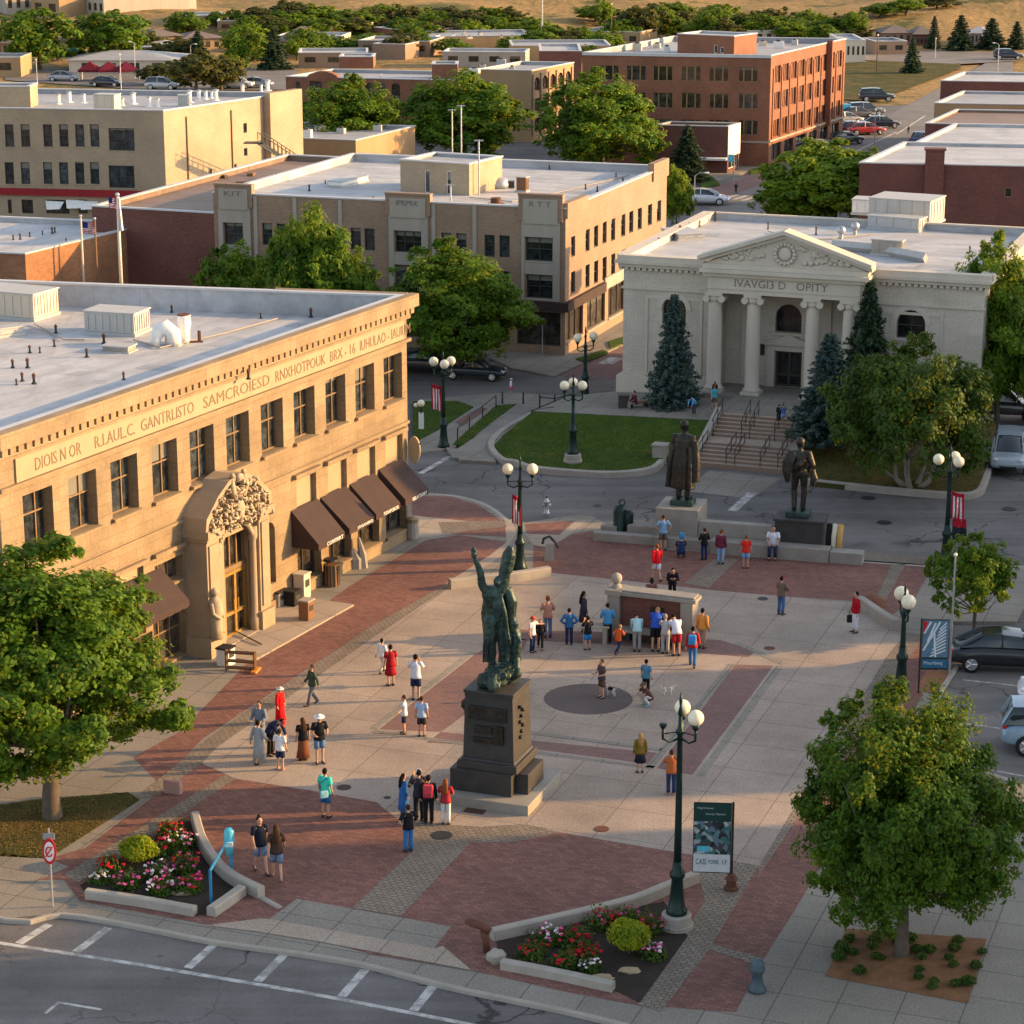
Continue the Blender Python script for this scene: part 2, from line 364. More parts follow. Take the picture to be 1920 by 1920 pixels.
def ribbon(mb,pts,w,z0,z1,m=0,bev=.03):
    pts=[V((p[0],p[1],0)) for p in pts]; n=len(pts); rows=[]
    for i,p in enumerate(pts):
        t=pts[min(i+1,n-1)]-pts[max(i-1,0)]; t.normalize(); s=V((-t.y,t.x,0))*w/2
        zb=z0[i] if hasattr(z0,'__len__') else z0; zt=z1[i] if hasattr(z1,'__len__') else z1
        u=s*(1-2*bev/w)
        rows.append([p-s+V((0,0,zb)),p-s+V((0,0,zt-bev)),p-u+V((0,0,zt)),p+u+V((0,0,zt)),p+s+V((0,0,zt-bev)),p+s+V((0,0,zb))])
    vs=[v for r in rows for v in r]; fs=[]
    for i in range(n-1):
        for k in range(5): a=i*6+k; fs.append((a,a+6,a+7,a+1))
    fs+=[tuple(range(5,-1,-1)),tuple((n-1)*6+k for k in range(6))]
    return mb.add(vs,[tuple(reversed(f)) for f in fs],m)
def smooth_path(pts,k=4):
    pts=[V(p) for p in pts]; out=[]
    for i in range(len(pts)-1):
        p0,p1,p2,p3=pts[max(i-1,0)],pts[i],pts[i+1],pts[min(i+2,len(pts)-1)]
        for j in range(k):
            t=j/k; out.append(.5*((2*p1)+(p2-p0)*t+(2*p0-5*p1+4*p2-p3)*t*t+(3*p1-p0-3*p2+p3)*t**3))
    return out+[pts[-1]]
RT=R_(20)
M['pconc']=mpave('plaza_concrete',(.305,.25,.205),(.345,.285,.235),(.17,.14,.12),2.3,2.3,RT,.3,.5,ms=.018,sq=0)
M['pside']=mpave('pavement_concrete',(.22,.20,.17),(.25,.225,.19),(.11,.10,.09),1.6,1.6,RT,.22,.35,ms=.02,sq=0)
M['pwarm']=mpave('ramp_concrete',(.33,.27,.215),(.35,.29,.23),(.16,.14,.12),1.7,1.7,RT,.18,.3,ms=.02,sq=0)
M['pbrick']=mpave('brick_paver',(.25,.115,.088),(.165,.072,.058),(.11,.072,.06),.26,.13,RT,.3,.5,(.40,.30,.26),.012)
M['pbrick2']=mpave('plum_paver',(.215,.125,.11),(.18,.105,.095),(.12,.08,.07),.3,.15,RT,.18,.3,None,.008)
M['cobble']=mpave('cobble_paver',(.25,.205,.155),(.19,.155,.12),(.11,.09,.075),.24,.16,RT,.25,.4,(.36,.31,.25),.02)
M['asphalt']=masphalt('asphalt',(.135,.126,.122)); M['asphalt2']=masphalt('old_asphalt',(.17,.155,.145),.8,.22)
M['darkdisc']=mplain('dark_disc_paving',(.105,.082,.078),.85,0,.22,.7,35,.2)
M['lawn']=mgrass('lawn_grass',(.03,.07,.012),(.075,.115,.018),(.22,.14,.045),.42); M['lawndry']=mgrass('dry_lawn_grass',(.045,.052,.016),(.075,.078,.022),(.17,.105,.04),.75)
M['paint']=mpaint('road_paint',(.5,.49,.47),(.13,.125,.125))
# terrain: flat town, then dry hills
def tz(x,y):
    if y<330: return -.16
    t=(y-330); s=min(1,t/110)
    w=s*(2.2*math.sin(x*.023+y*.011)+1.6*math.sin(x*.051-y*.037+1)+.9*math.sin(x*.11+y*.09)+.5*math.sin(x*.23-y*.17))
    return -.16+max(0,t-40)*.045*s*s+w*.75*s
mb=MB(); xs=[-330+8*i for i in range(83)]; ys=[-40,0,40,100,200,300]+[330+6*i for i in range(90)]
for y in ys:
    for x in xs: mb.v.append((x,y,tz(x,y)))
nx=len(xs)
for j in range(len(ys)-1):
    for i in range(nx-1): mb.f.append((j*nx+i,j*nx+i+1,(j+1)*nx+i+1,(j+1)*nx+i)); mb.m.append(0)
n=NT('dry_hill_grass'); v=n.uv(True)
a=n.ramp(n.noise(v,.035,7,.7),[(.3,(.20,.145,.06)),(.5,(.33,.215,.09)),(.7,(.26,.165,.065))])
gr=n.ramp(n.noise(v,.05,6,.7),[(.53,0.),(.62,.9)]); a=n.mix(a,(.085,.095,.03),gr)
mp=n.new('ShaderNodeMapping'); mp.inputs['Scale'].default_value=(.3,1.6,1); n.lk(v,mp.inputs['Vector'])
a=n.mix(a,(.42,.32,.2),n.ramp(n.noise(mp.outputs[0],.035,3),[(.64,0.),(.68,.7)]))
a=n.mix(a,n.ramp(n.noise(v,.9,4,.8),[(.3,(.6,)*3),(.7,(1.3,)*3)]),1,'MULTIPLY')
n.bump(n.noise(v,.5,5),.6,.6)
M['hill']=n.done(a,.95,spec=.1)
st(mb.build('ground',M['hill'],smooth=True))
def gt(px,py):                                   # point of the terrain at a photo position
    d=ray(px,py); t=150/d.y
    for i in range(1200):
        p=d*t
        if p.z+H<=tz(p.x,p.y): break
        t+=1/d.y*.6
    return V((p.x,p.y,tz(p.x,p.y)))
Z=-.12
sheet('road',[(-70,30),(75,30),(75,300),(-75,300)],M['asphalt'],Z,world=True)
# paved lots and the side street of brick behind the plaza
sheet('brick_road',[(1035,664),(1172,640),(1176,690),(1100,745),(1052,700)],M['pbrick2'],Z+.008)
sheet('brick_road',[(1330,352),(1455,318),(1475,326),(1345,378)],M['pbrick2'],Z+.008)
sheet('concrete_apron',[(890,655),(1065,662),(1180,590),(1180,640),(1040,705),(960,690)],M['pside'],-.02,.2)
sheet('concrete_apron',[(1310,346),(1450,310),(1600,210),(1560,200),(1400,300),(1290,330)],M['pside'],-.02,.2)
sheet('side_street',[(1330,390),(1455,330),(1900,90),(1900,170),(1560,330),(1440,420),(1330,420)],M['asphalt2'],Z+.006)
for (a,b) in (((1575,296),(1680,246)),((1680,250),(1735,215)),((1640,320),(1725,268))):
    mb=MB(); ribbon(mb,[g(*a),g(*b)],.22,Z,Z+.016,bev=.003); st(mb.build('road_marking',M['paint']))
sheet('lawn',[(1578,150),(1800,118),(1802,128),(1640,190),(1580,186)],M['lawndry'],-.02)
sheet('dry_lot',[(1575,118),(1700,112),(1830,108),(1800,118),(1578,150)],M['lawndry'],-.05)
sheet('side_street',[(1590,98),(1910,92),(1910,114),(1800,120),(1600,112)],M['asphalt2'],-.03)
sheet('parking_lot',[(10,128),(300,126),(560,130),(545,168),(300,170),(10,150)],M['asphalt2'],-.05)
# pavement block of the plaza
near=[(-260,1640),(10,1722),(115,1712),(250,1733),(400,1763),(559,1785),(678,1805),(767,1828),(868,1853),(1043,1889),(1180,1922),(1500,2010),(2000,2180),(2900,2300)]
far=[(2250,1500),(2150,1290),(1800,1270),(1760,1250),(1785,1165),(1905,1165),(1960,1062),(1740,1062),(1560,1050),(1225,1028),(1110,968),(1060,968),(985,980),(950,975),(925,955),(893,940),(845,929),(775,925),(700,960),(600,960),(600,1000),(-200,1200)]
sheet('pavement',near+far,M['pside'],0,.3)
mb=MB(); ribbon(mb,smooth_path([g(*p) for p in near],3),.16,-.3,.012,bev=.03); st(mb.build('kerb',M['conc']))
mb=MB(); ribbon(mb,smooth_path([g(*p) for p in [(775,925),(845,929),(893,940),(925,955),(950,975),(975,985)]],3),.3,-.3,.012,bev=.03); st(mb.build('kerb',M['conc']))
mb=MB(); ribbon(mb,[g(*p) for p in [(1225,1028),(1560,1050),(1740,1062),(1960,1062)]],.2,-.3,.012,bev=.03); st(mb.build('kerb',M['conc']))
z1,z2,z3,z4=.004,.008,.012,.016
# brick fields
sheet('brick_paving',[(378,1424),(442,1454),(582,1478),(707,1500),(752,1539),(883,1578),(962,1577),(1051,1560),(1310,1604),(1423,1623),(1700,1200),(1792,1200),(1488,1710),(1423,1812),(1380,1898),(1190,1884),(1057,1859),(884,1819),(700,1790),(597,1763),(478,1744),(400,1736),(380,1732),(150,1690),(120,1650),(10,1650),(-120,1640),(90,1610),(160,1590)],M['pbrick'],z1)
sheet('brick_paving',[(300,1470),(250,1420),(340,1370),(484,1222),(657,1098),(800,1012),(860,1003),(950,1016),(920,1042),(845,1093),(700,1172),(380,1385)],M['pbrick'],z1)
sheet('brick_paving',[(772,929),(847,931),(897,947),(932,970),(946,980),(880,977),(772,966)],M['pbrick'],z1)
sheet('brick_paving',[(842,1001),(936,986),(950,988),(957,995),(950,1007)],M['pbrick'],z1)
sheet('brick_paving',[(984,983),(1077,976),(1048,1003),(988,1001)],M['pbrick'],z1)
sheet('brick_paving',[(1000,1022),(1030,1026),(1075,1000),(1110,995),(1250,1030),(1550,1052),(1690,1058),(1748,1059),(1712,1130),(1660,1160),(1600,1127),(1330,1107),(1150,1087),(1030,1074),(1000,1066)],M['pbrick'],z1)
# central concrete plaza
plaza=[(378,1431),(442,1460),(582,1482),(707,1504),(718,1515),(752,1540),(883,1579),(962,1578),(1051,1561),(1310,1605),(1423,1623),(1663,1230),(1692,1196),(1660,1163),(1595,1130),(1330,1106),(1150,1086),(1032,1074),(850,1096),(780,1142),(700,1195),(408,1400)]
sheet('plaza',plaza,M['pconc'],z2)
# cobble strips
sheet('cobble_strip',[(395,1380),(700,1172),(850,1087),(850,1096),(780,1142),(700,1195),(408,1400),(378,1431),(300,1490),(250,1500)],M['cobble'],z3)
sheet('cobble_strip',[(423,1452),(442,1460),(146,1655),(120,1640)],M['cobble'],z3)
sheet('cobble_strip',[(745,1538),(883,1578),(880,1582),(788,1680),(751,1718),(660,1703),(685,1680),(768,1600),(765,1560)],M['cobble'],z3)
sheet('cobble_strip',[(883,1578),(962,1577),(1051,1560),(985,1545),(900,1550),(830,1545),(745,1538)],M['cobble'],z3+.002)
sheet('cobble_strip',[(1423,1623),(1382,1615),(1300,1600),(1310,1640),(1322,1690),(1195,1884),(1240,1895),(1330,1780),(1420,1810),(1428,1795),(1335,1770)],M['cobble'],z3)
sheet('cobble_strip',[(1663,1230),(1700,1186),(1735,1190),(1423,1640),(1423,1623)],M['cobble'],z3)
sheet('cobble_strip',[(1282,1094),(1329,1102),(1385,1048),(1338,1048)],M['cobble'],z3)
sheet('cobble_strip',[(1672,1058),(1698,1058),(1653,1140),(1640,1128)],M['cobble'],z3)
sheet('cobble_strip',[(1615,1032),(1750,1046),(1750,1059),(1612,1050)],M['cobble'],z3)
sheet('cobble_strip',[(822,979),(946,976),(948,988),(830,1000)],M['cobble'],z3)
for p in ([(772,966),(880,977),(946,980),(950,988),(936,986),(842,1001),(815,1006),(763,1010)],[(946,976),(960,973),(968,1000),(940,1046),(845,1096),(835,1094),(920,1040),(950,1016)],[(985,1001),(1050,1003),(1080,976),(1108,974),(1075,1000),(1030,1026),(1000,1022)]):
    sheet('concrete_strip',p,M['pwarm'],z2)
# framed square round the dark disc
for p in ([(712,1367),(893,1225),(955,1192),(990,1200),(940,1290),(827,1372)],[(827,1372),(1239,1412),(1228,1434),(985,1402),(800,1392)],[(1232,1440),(1379,1246),(1450,1248),(1298,1453)],[(955,1180),(1130,1185),(1350,1200),(1417,1220),(1403,1232),(1330,1226),(1130,1207),(975,1200)]):
    sheet('brick_band',p,M['pbrick2'],z3)
for a,b in (((1218,1440),(1372,1246)),((1312,1456),(1463,1249)),((985,1373),(1240,1406)),((985,1409),(1226,1440)),((700,1367),(888,1222)),((700,1372),(985,1410)),((1380,1205),(1470,1246))):
    mb=MB(); ribbon(mb,[g(*a),g(*b)],.28,.0,z4,bev=.002); st(mb.build('stone_border',M['pside']))
c=g(1103,1311); mb=MB(); mb.poly([(c.x+1.6*math.cos(t*.0982),c.y+1.6*math.sin(t*.0982),z4) for t in range(64)]); st(mb.build('dark_disc',M['darkdisc']))
mb=MB(); mb.lathe([(1.62,z3+.0015),(2.0,z3+.0015)][::-1],64,(c.x,c.y)); mb.f=mb.f[:64]; mb.m=mb.m[:64]; st(mb.build('disc_border',M['pwarm']))
# ramp down to the road
sheet('ramp_slab',[(557,1685),(846,1737),(814,1778),(505,1723)],M['pside'],z3)
sheet('ramp_slab',[(505,1723),(814,1778),(830,1773),(884,1819),(597,1765),(478,1746),(385,1735),(490,1722)],M['pwarm'],z3+.003)
# bare earth square under the right maple and lawn under the left one
sheet('mulch_bed',[(1587,1741),(1850,1760),(1815,1881),(1548,1830)],M['mulch'],z3)
sheet('lawn',[(-80,1520),(60,1500),(240,1485),(262,1500),(90,1610),(-100,1600)],M['lawndry'],z3)
sheet('side_walk',[(-100,1590),(10,1600),(95,1612),(130,1625),(60,1655),(10,1650),(-100,1640)],M['pside'],z3)
sheet('soil_bed',[(150,1660),(340,1535),(362,1528),(385,1590),(440,1645),(465,1672),(400,1715),(365,1716),(165,1682)],M['soil'],z3+.002)
sheet('soil_bed',[(930,1765),(1057,1737),(1180,1703),(1245,1690),(1290,1755),(1200,1880),(1155,1858),(940,1800)],M['soil'],z3+.002)
sheet('clay_square',[(1738,1256),(1788,1258),(1770,1300),(1715,1296)],mplain('clay_tile',(.25,.11,.05),.8),z3+.004)
# near road paint
Zr=Z+.002
mb=MB(); ribbon(mb,[g(*p,Z) for p in [(-60,1757),(10,1770),(130,1788),(270,1810),(400,1832),(520,1852),(640,1874),(770,1899),(900,1925)]],.17,Z-.01,Z+.008,bev=.002); st(mb.build('road_marking',M['paint']))
for a,b in (((35,1769),(92,1733)),((142,1785),(203,1740)),((352,1815),(405,1768)),((483,1840),(533,1790)),((640,1869),(685,1818)),((775,1895),(817,1843)),((85,1900),(112,1878)),((112,1880),(190,1893))):
    mb=MB(); ribbon(mb,[g(*a,Z),g(*b,Z)],.26 if a[1]<1899 and a[0]!=112 else .1,Z-.01,Z+.006,bev=.002); st(mb.build('road_marking',M['paint']))
mb=MB(); ribbon(mb,[g(788,888,Z),g(843,856,Z)],.3,Z-.01,Z+.008,bev=.002); st(mb.build('road_marking',M['paint']))
for a,b in (((1360,372),(1384,365)),((1376,374),(1400,367)),((1392,376),(1416,369)),((1128,682),(1150,670)),((1142,682),(1162,672)),((1373,958),(1410,925))):
    mb=MB(); ribbon(mb,[g(*a,Z),g(*b,Z)],.45,Z-.01,Z+.012,bev=.002); st(mb.build('road_marking',M['paint']))
sheet('road_patch',[(1330,882),(1465,897),(1408,935),(1280,920)],M['pside'],Z+.005)
sheet('road_patch',[(1090,700),(1170,716),(1168,735),(1120,748),(1060,742)],M['asphalt'],Z+.016)
# walk, lawns and terrace in front of the columned building
sheet('parking_lot',[(1795,1252),(2100,1262),(2300,1520),(1910,1468),(1770,1420),(1752,1320)],M['asphalt2'],.007)
for a,b in (((1806,1275),(2000,1296)),((1775,1352),(2000,1384)),((1790,1432),(2000,1470))):
    mb=MB(); ribbon(mb,[g(*a),g(*b)],.11,0,.012,bev=.002); st(mb.build('road_marking',M['paint']))
mb=MB(); ribbon(mb,smooth_path([g(*p) for p in [(1796,1250),(1772,1285),(1752,1325),(1757,1375),(1770,1422),(1910,1470)]],3),.2,-.05,.07,bev=.02); st(mb.build('kerb',M['conc']))
# ================================================================ BUILDINGS
def textobj(name,body,w,h,mat,parent,mtx,ext=.012):
    cu=bpy.data.curves.new('txt','FONT'); cu.body=body; cu.size=1; cu.extrude=0.02; cu.resolution_u=2
    o=bpy.data.objects.new('txt',cu); COL.objects.link(o); bpy.context.view_layer.update()
    me=bpy.data.meshes.new_from_object(o.evaluated_get(bpy.context.evaluated_depsgraph_get())); bpy.data.objects.remove(o)
    co=np.empty(len(me.vertices)*3,'f'); me.vertices.foreach_get('co',co); co=co.reshape(-1,3)
    lo,hi=co.min(0),co.max(0); co=(co-lo)/np.maximum(hi-lo,1e-6)*np.array([w,h,ext*2])-np.array([0,0,ext])
    me.vertices.foreach_set('co',co.astype('f').ravel()); me.materials.clear(); me.materials.append(mat); me.update()
    r=bpy.data.objects.new(name,me); COL.objects.link(r); r.parent=parent; r.matrix_local=mtx; return r
def frame_on(p,e,n,z):          # matrix: x along e (2d), y up, z outward n
    return Matrix(((e[0],0,n[0],p[0]),(e[1],0,n[1],p[1]),(0,1,0,z),(0,0,0,1)))
class Bld:
    def __init__(s,name,label,cat,pts,z0,z1,wm,roofm,par=.5,group=None,cop=None,copm=None):
        s.W=[V((p[0],p[1],0)) for p in pts]; e=s.W[1]-s.W[0]; s.rz=math.atan2(e.y,e.x)
        s.t=thing(name,label,cat,(s.W[0].x,s.W[0].y,0),s.rz,group)
        c,sn=math.cos(-s.rz),math.sin(-s.rz)
        s.P=[V(((p-s.W[0]).x*c-(p-s.W[0]).y*sn,(p-s.W[0]).x*sn+(p-s.W[0]).y*c,0)) for p in s.W]
        s.z0,s.z1,s.wm,s.rm,s.par=z0,z1,wm,roofm,par; s.op={}; s.copm=copm or M['coping']; s.rings=[]
    def ed(s,i):
        a,b=s.P[i],s.P[(i+1)%len(s.P)]; e=b-a; L=e.length; e=e/L; return a,e,V((e.y,-e.x,0)),L
    def px(s,i,x,y,d=0):
        A,B=s.W[i],s.W[(i+1)%len(s.W)]; e=(B-A).normalized(); n=V((e.y,-e.x,0))
        return wpix(A+n*d,B+n*d,x,y)
    def at(s,i,u,z,d=0):
        a,e,n,L=s.ed(i); p=a+e*u+n*d; return V((p.x,p.y,z))
    def win(s,i,xl,yt,xr,yb,**k):
        u0,z1=s.px(i,xl,yt); _,z0=s.px(i,xl,yb); u1,_=s.px(i,xr,(yt+yb)/2); s.add(i,u0,u1,z0,z1,**k)
    def add(s,i,u0,u1,z0,z1,**k):
        a,e,n,L=s.ed(i); u0=max(u0,.02); u1=min(u1,L-.02)
        if u1-u0>.05: s.op.setdefault(i,[]).append((u0,u1,z0,z1,k))
    def finish(s):
        mb=MB(); n=len(s.P)
        for i in range(n):
            a,e,nn,L=s.ed(i); ops=s.op.get(i,[])
            us=sorted({0,L}|{o[0] for o in ops}|{o[1] for o in ops}); zs=sorted({s.z0,s.z1}|{o[2] for o in ops}|{o[3] for o in ops})
            us=[u for u in us if -1e-6<=u<=L+1e-6]; zs=[z for z in zs if s.z0-1e-6<=z<=s.z1+1e-6]
            for j in range(len(us)-1):
                run=None
                for k in range(len(zs)-1):
                    cu,cz=(us[j]+us[j+1])/2,(zs[k]+zs[k+1])/2
                    if any(o[0]<cu<o[1] and o[2]<cz<o[3] for o in ops): continue
                    mb.poly([s.at(i,us[j],zs[k]),s.at(i,us[j+1],zs[k]),s.at(i,us[j+1],zs[k+1]),s.at(i,us[j],zs[k+1])])
            for o in ops: s.window(mb,i,*o)
        ip=offset(s.P,.25); rz=s.z1-s.par
        for i in range(n):
            j=(i+1)%n
            mb.add([(ip[j].x,ip[j].y,rz-.1),(ip[i].x,ip[i].y,rz-.1),(ip[i].x,ip[i].y,s.z1),(ip[j].x,ip[j].y,s.z1)],[(0,1,2,3)],1)
        s.wall=mb.build('wall',[s.wm,s.rm],s.t)
        mb=MB(); op=offset(s.P,-.06); ii=offset(s.P,.31)
        for i in range(n):
            j=(i+1)%n; q=[op[i],op[j],ii[j],ii[i]]
            mb.add([(p.x,p.y,s.z1) for p in q]+[(p.x,p.y,s.z1+.09) for p in q],[(4,5,6,7),(0,1,5,4),(2,3,7,6),(3,2,1,0)])
        mb.build('coping',s.copm,s.t)
        mb=MB(); pts=[V((p.x,p.y,rz)) for p in ip]; mb.add(pts,tessellate_polygon([pts]))
        for k,f in enumerate(mb.f):
            a,b,c=[V(mb.v[q]) for q in f]
            if (b-a).cross(c-a).z<0: mb.f[k]=tuple(reversed(f))
        s.roof=mb.build('roof',s.rm,s.t); s.rz_=rz; return s
    def window(s,wmb,i,u0,u1,z0,z1,k):
        D=k.get('d',.16); fm=k.get('fm',M['framed']); gm=k.get('gm',M['glass']); nx,nz=k.get('nx',1),k.get('nz',1); fw=k.get('fw',.06); arch=k.get('arch',False)
        at=lambda u,z,d=0: s.at(i,u,z,-d)
        w=u1-u0; r=w/2; zs=z1-r if arch else z1
        # reveals belong to the wall
        if arch:
            cu=(u0+u1)/2; N=12; arc=[(cu+r*math.cos(math.pi*t/N),zs+r*math.sin(math.pi*t/N)) for t in range(N+1)]   # right to left
            for t in range(N):
                a,b=arc[t],arc[t+1]; wmb.poly([at(*a),at(*a,D),at(*b,D),at(*b)])
                cor=(u1,z1) if t<N/2 else (u0,z1)
                wmb.poly([at(*a),at(*cor),at(*b)][::-1] if False else [at(*cor),at(*b),at(*a)])
        else: wmb.poly([at(u1,z1),at(u1,z1,D),at(u0,z1,D),at(u0,z1)])
        wmb.poly([at(u0,z0),at(u0,z0,D),at(u1,z0,D),at(u1,z0)])
        wmb.poly([at(u0,zs),at(u0,zs,D),at(u0,z0,D),at(u0,z0)]); wmb.poly([at(u1,z0),at(u1,z0,D),at(u1,zs,D),at(u1,zs)])
        nm=k.get('name','window'); tiny=k.get('tiny',False)
        f=MB()
        def rect(a0,a1,b0,b1,d,m,mb):
            mb.poly([at(a0,b0,d),at(a1,b0,d),at(a1,b1,d),at(a0,b1,d)],m)
        def solid(a0,a1,b0,b1,d0,d1,mb,m=0):
            c=[at(a0,b0,d0),at(a1,b0,d0),at(a1,b1,d0),at(a0,b1,d0),at(a0,b0,d1),at(a1,b0,d1),at(a1,b1,d1),at(a0,b1,d1)]
            mb.add(c,[(0,1,2,3),(0,3,7,4),(1,5,6,2),(3,2,6,7),(0,4,5,1)],m)
        g0=D-.01
        pl=MB()
        if arch: pl.poly([at(u0,z0,D),at(u1,z0,D)]+[at(a,b,D) for a,b in arc])
        else: rect(u0,u1,z0,z1,D,0,pl)
        if k.get('blind'):
            o=pl.build('blind_panel',gm,s.t); return
        df=D-.07
        for (a0,a1,b0,b1) in ((u0,u0+fw,z0,zs),(u1-fw,u1,z0,zs),(u0+fw,u1-fw,z0,z0+fw)): solid(a0,a1,b0,b1,df,D-.002,f)
        if not arch: solid(u0+fw,u1-fw,z1-fw,z1,df,D-.002,f)
        else:
            for t in range(N):
                a,b=arc[t],arc[t+1]; q=1-fw/r
                ia=(cu+(a[0]-cu)*q,zs+(a[1]-zs)*q); ib=(cu+(b[0]-cu)*q,zs+(b[1]-zs)*q)
                f.poly([at(*a,df),at(*b,df),at(*ib,df),at(*ia,df)])
        mw=k.get('mw',.05); xs=k.get('xs') or [j/nx for j in range(1,nx)]; zz=k.get('zs') or [j/nz for j in range(1,nz)]
        for q in xs: c=u0+w*q; solid(c-mw/2,c+mw/2,z0+fw,(zs+r*.9 if arch else z1-fw),df+.012,D-.004,f)
        for q in zz: c=z0+(z1-z0)*q; solid(u0+fw,u1-fw,c-mw/2,c+mw/2,df+.004,D-.004,f)
        if tiny:
            b=len(f.v); f.v+=pl.v; f.f+=[tuple(b+x for x in q) for q in pl.f]; f.m+=[1]*len(pl.f)
            o=f.build(nm,[fm,gm],s.t); return
        o=f.build(nm,fm,s.t); pl.build('pane',gm,o)
        sm=k.get('sill')
        if sm:
            sb=MB(); sd=k.get('sd',.1); so=k.get('so',.06); sh=k.get('sh',.1)
            c=[at(u0-so,z0-sh,.002),at(u1+so,z0-sh,.002),at(u1+so,z0,.002),at(u0-so,z0,.002),at(u0-so,z0-sh,-sd),at(u1+so,z0-sh,-sd),at(u1+so,z0-.02,-sd),at(u0-so,z0-.02,-sd)]
            sb.add(c,[(4,5,6,7),(5,1,2,6),(0,4,7,3),(7,6,2,3),(0,1,5,4)]); sb.build('sill',sm,o)
        return o
    def band(s,name,i,z0,z1,d,m,u0=None,u1=None,d0=0.,parent=None):     # box course along edge i
        a,e,n,L=s.ed(i); u0=-d if u0 is None else u0; u1=L+d if u1 is None else u1; mb=MB()
        c=[s.at(i,u0,z0,d0),s.at(i,u1,z0,d0),s.at(i,u1,z1,d0),s.at(i,u0,z1,d0),s.at(i,u0,z0,d),s.at(i,u1,z0,d),s.at(i,u1,z1,d),s.at(i,u0,z1,d)]
        mb.add(c,[(4,5,6,7),(5,1,2,6),(0,4,7,3),(7,6,2,3),(0,1,5,4)]); return mb.build(name,m,parent or s.t)
def boxon(mb,b,i,u0,u1,z0,z1,d0,d1,m=0):
    c=[b.at(i,u0,z0,d0),b.at(i,u1,z0,d0),b.at(i,u1,z1,d0),b.at(i,u0,z1,d0),b.at(i,u0,z0,d1),b.at(i,u1,z0,d1),b.at(i,u1,z1,d1),b.at(i,u0,z1,d1)]
    mb.add(c,[(4,5,6,7),(5,1,2,6),(0,4,7,3),(7,6,2,3),(0,1,5,4),(0,3,2,1)],m)
# ---- 1. sunlit limestone building on the left
B1=V((-4.62,101.1,0)); A1=pol(B1,205.53,28.75)
b=Bld('stone_building','sunlit golden stone building with carved doorway, inscription and brown awnings','building',[A1,B1,pol(B1,-78.4,26),pol(A1,-66,27)],-.3,10.95,M['limestone'],M['whiteroof'],.95)
BLD1=b
tl=[(42,935,102,1047),(127.5,900,184,1010),(207,870,261,975),(285.5,839,334.5,942),(356,811,403,914),(424,785,470,882),(490,759,532,856),(551,736,592,830),(611,711,649,802),(666,690,702,779),(719,668,755,755)]
us=[b.px(0,x0,y0) for x0,y0,x1,y1 in tl]; ue=[b.px(0,x1,(y0+y1)/2)[0] for x0,y0,x1,y1 in tl]
zt=sorted(b.px(0,q[0],q[1])[1] for q in tl)[5]; zb=sorted(b.px(0,q[0],q[3])[1] for q in tl)[5]
N=len(tl); k1=(us[-1][0]-us[0][0])/(N-1); ww=sorted(e-q[0] for q,e in zip(us,ue))[5]
print('BLD1 win',zt,zb,[round(q[0],2) for q in us],ww)
for j in range(N):
    u0=us[j][0]*.5+(us[0][0]+k1*j)*.5
    b.add(0,u0,u0+ww,zb,zt,d=.42,fm=M['framet'],nx=3,xs=[.24,.68],zs=[.6],fw=.05,mw=.055,sill=M['limestone'],sd=.16,sh=.14,so=.06)
    if j in (7,8,9,10): b.add(0,u0+.05,u0+ww-.02,3.55,5.0,d=.22,gm=M['limefrieze'],blind=True)
    if j in (2,): b.add(0,u0+.05,u0+ww+.1,1.7,4.3,d=.2,gm=M['limefrieze'],blind=True)
    if j in (7,8,9,10): b.add(0,u0+.0,u0+ww+.25,.55,2.95,d=.4,fm=M['framed'],nx=2,nz=1,fw=.09,name='shop_window',gm=M['glass2'],sill=M['limestone'],sd=.14)
    if j==2: uu2=u0
    if j==3: b.add(0,u0-.1,u0+ww+.1,3.15,4.05,d=.35,fm=M['framet'],nx=3,name='shop_window',gm=M['glass2'],sill=M['limestone'])
    if j==3: b.add(0,u0-.35,u0+ww+.2,.1,2.35,d=.35,fm=M['framet'],nx=3,nz=2,name='shop_window',gm=M['glass2'])
    if j==2: b.add(0,u0-.4,u0+ww+.5,.1,1.65,d=.35,fm=M['framed'],nx=2,name='shop_window',gm=M['glass2'])
    if j in(0,1): b.add(0,u0-.2,u0+ww+.2,.5,3.6,d=.35,fm=M['framed'],nx=2,name='shop_window',gm=M['glass2'])
ux0,zd=b.px(0,420,1165,.3); ux1,_=b.px(0,455,1100,.3)
uw=us[6][0]; b.add(0,uw-.15,uw+.75,1.1,3.7,d=.35,fm=M['framed'],arch=True,name='niche_window',gm=M['glass2'])
b.finish()
L0=b.ed(0)[3]
for j in (2,3,7,8,9,10):
    u0=us[j][0]*.5+(us[0][0]+k1*j)*.5; b.band('hood_ledge',0,5.02 if j>4 else 4.4,5.2 if j>4 else 4.55,.2,M['limestone'],u0-.25,u0+ww+.15,.002)
# cornice, dentils, frieze
b.band('cornice',0,10.5,11.045,.42,M['limestone'],-.3,L0+.42,.003); b.band('cornice_bed',0,9.98,10.12,.14,M['limestone'],-.1,L0+.14,.003)
b.band('cornice',1,10.5,11.045,.42,M['limestone'],-.0,6,.003)
mb=MB(); nd=66
for j in range(nd): q=-.15+(L0+.4)*(j+.5)/nd; boxon(mb,b,0,q-.15,q+.15,10.22,10.5,.003,.3)
mb.build('dentil_row',M['limestone'],b.t)
mb=MB(); boxon(mb,b,0,-.1,L0+.2,10.12,10.2,.003,.1); boxon(mb,b,0,-.12,L0+.25,10.2,10.5,.003,.06); mb.build('frieze_bed',M['carving'],b.t)
b.band('frieze',0,9.12,9.95,.07,M['limefrieze'],.9,L0-.35,.003); b.band('string_course',0,8.96,9.1,.16,M['limestone'],-.05,L0+.16,.003)
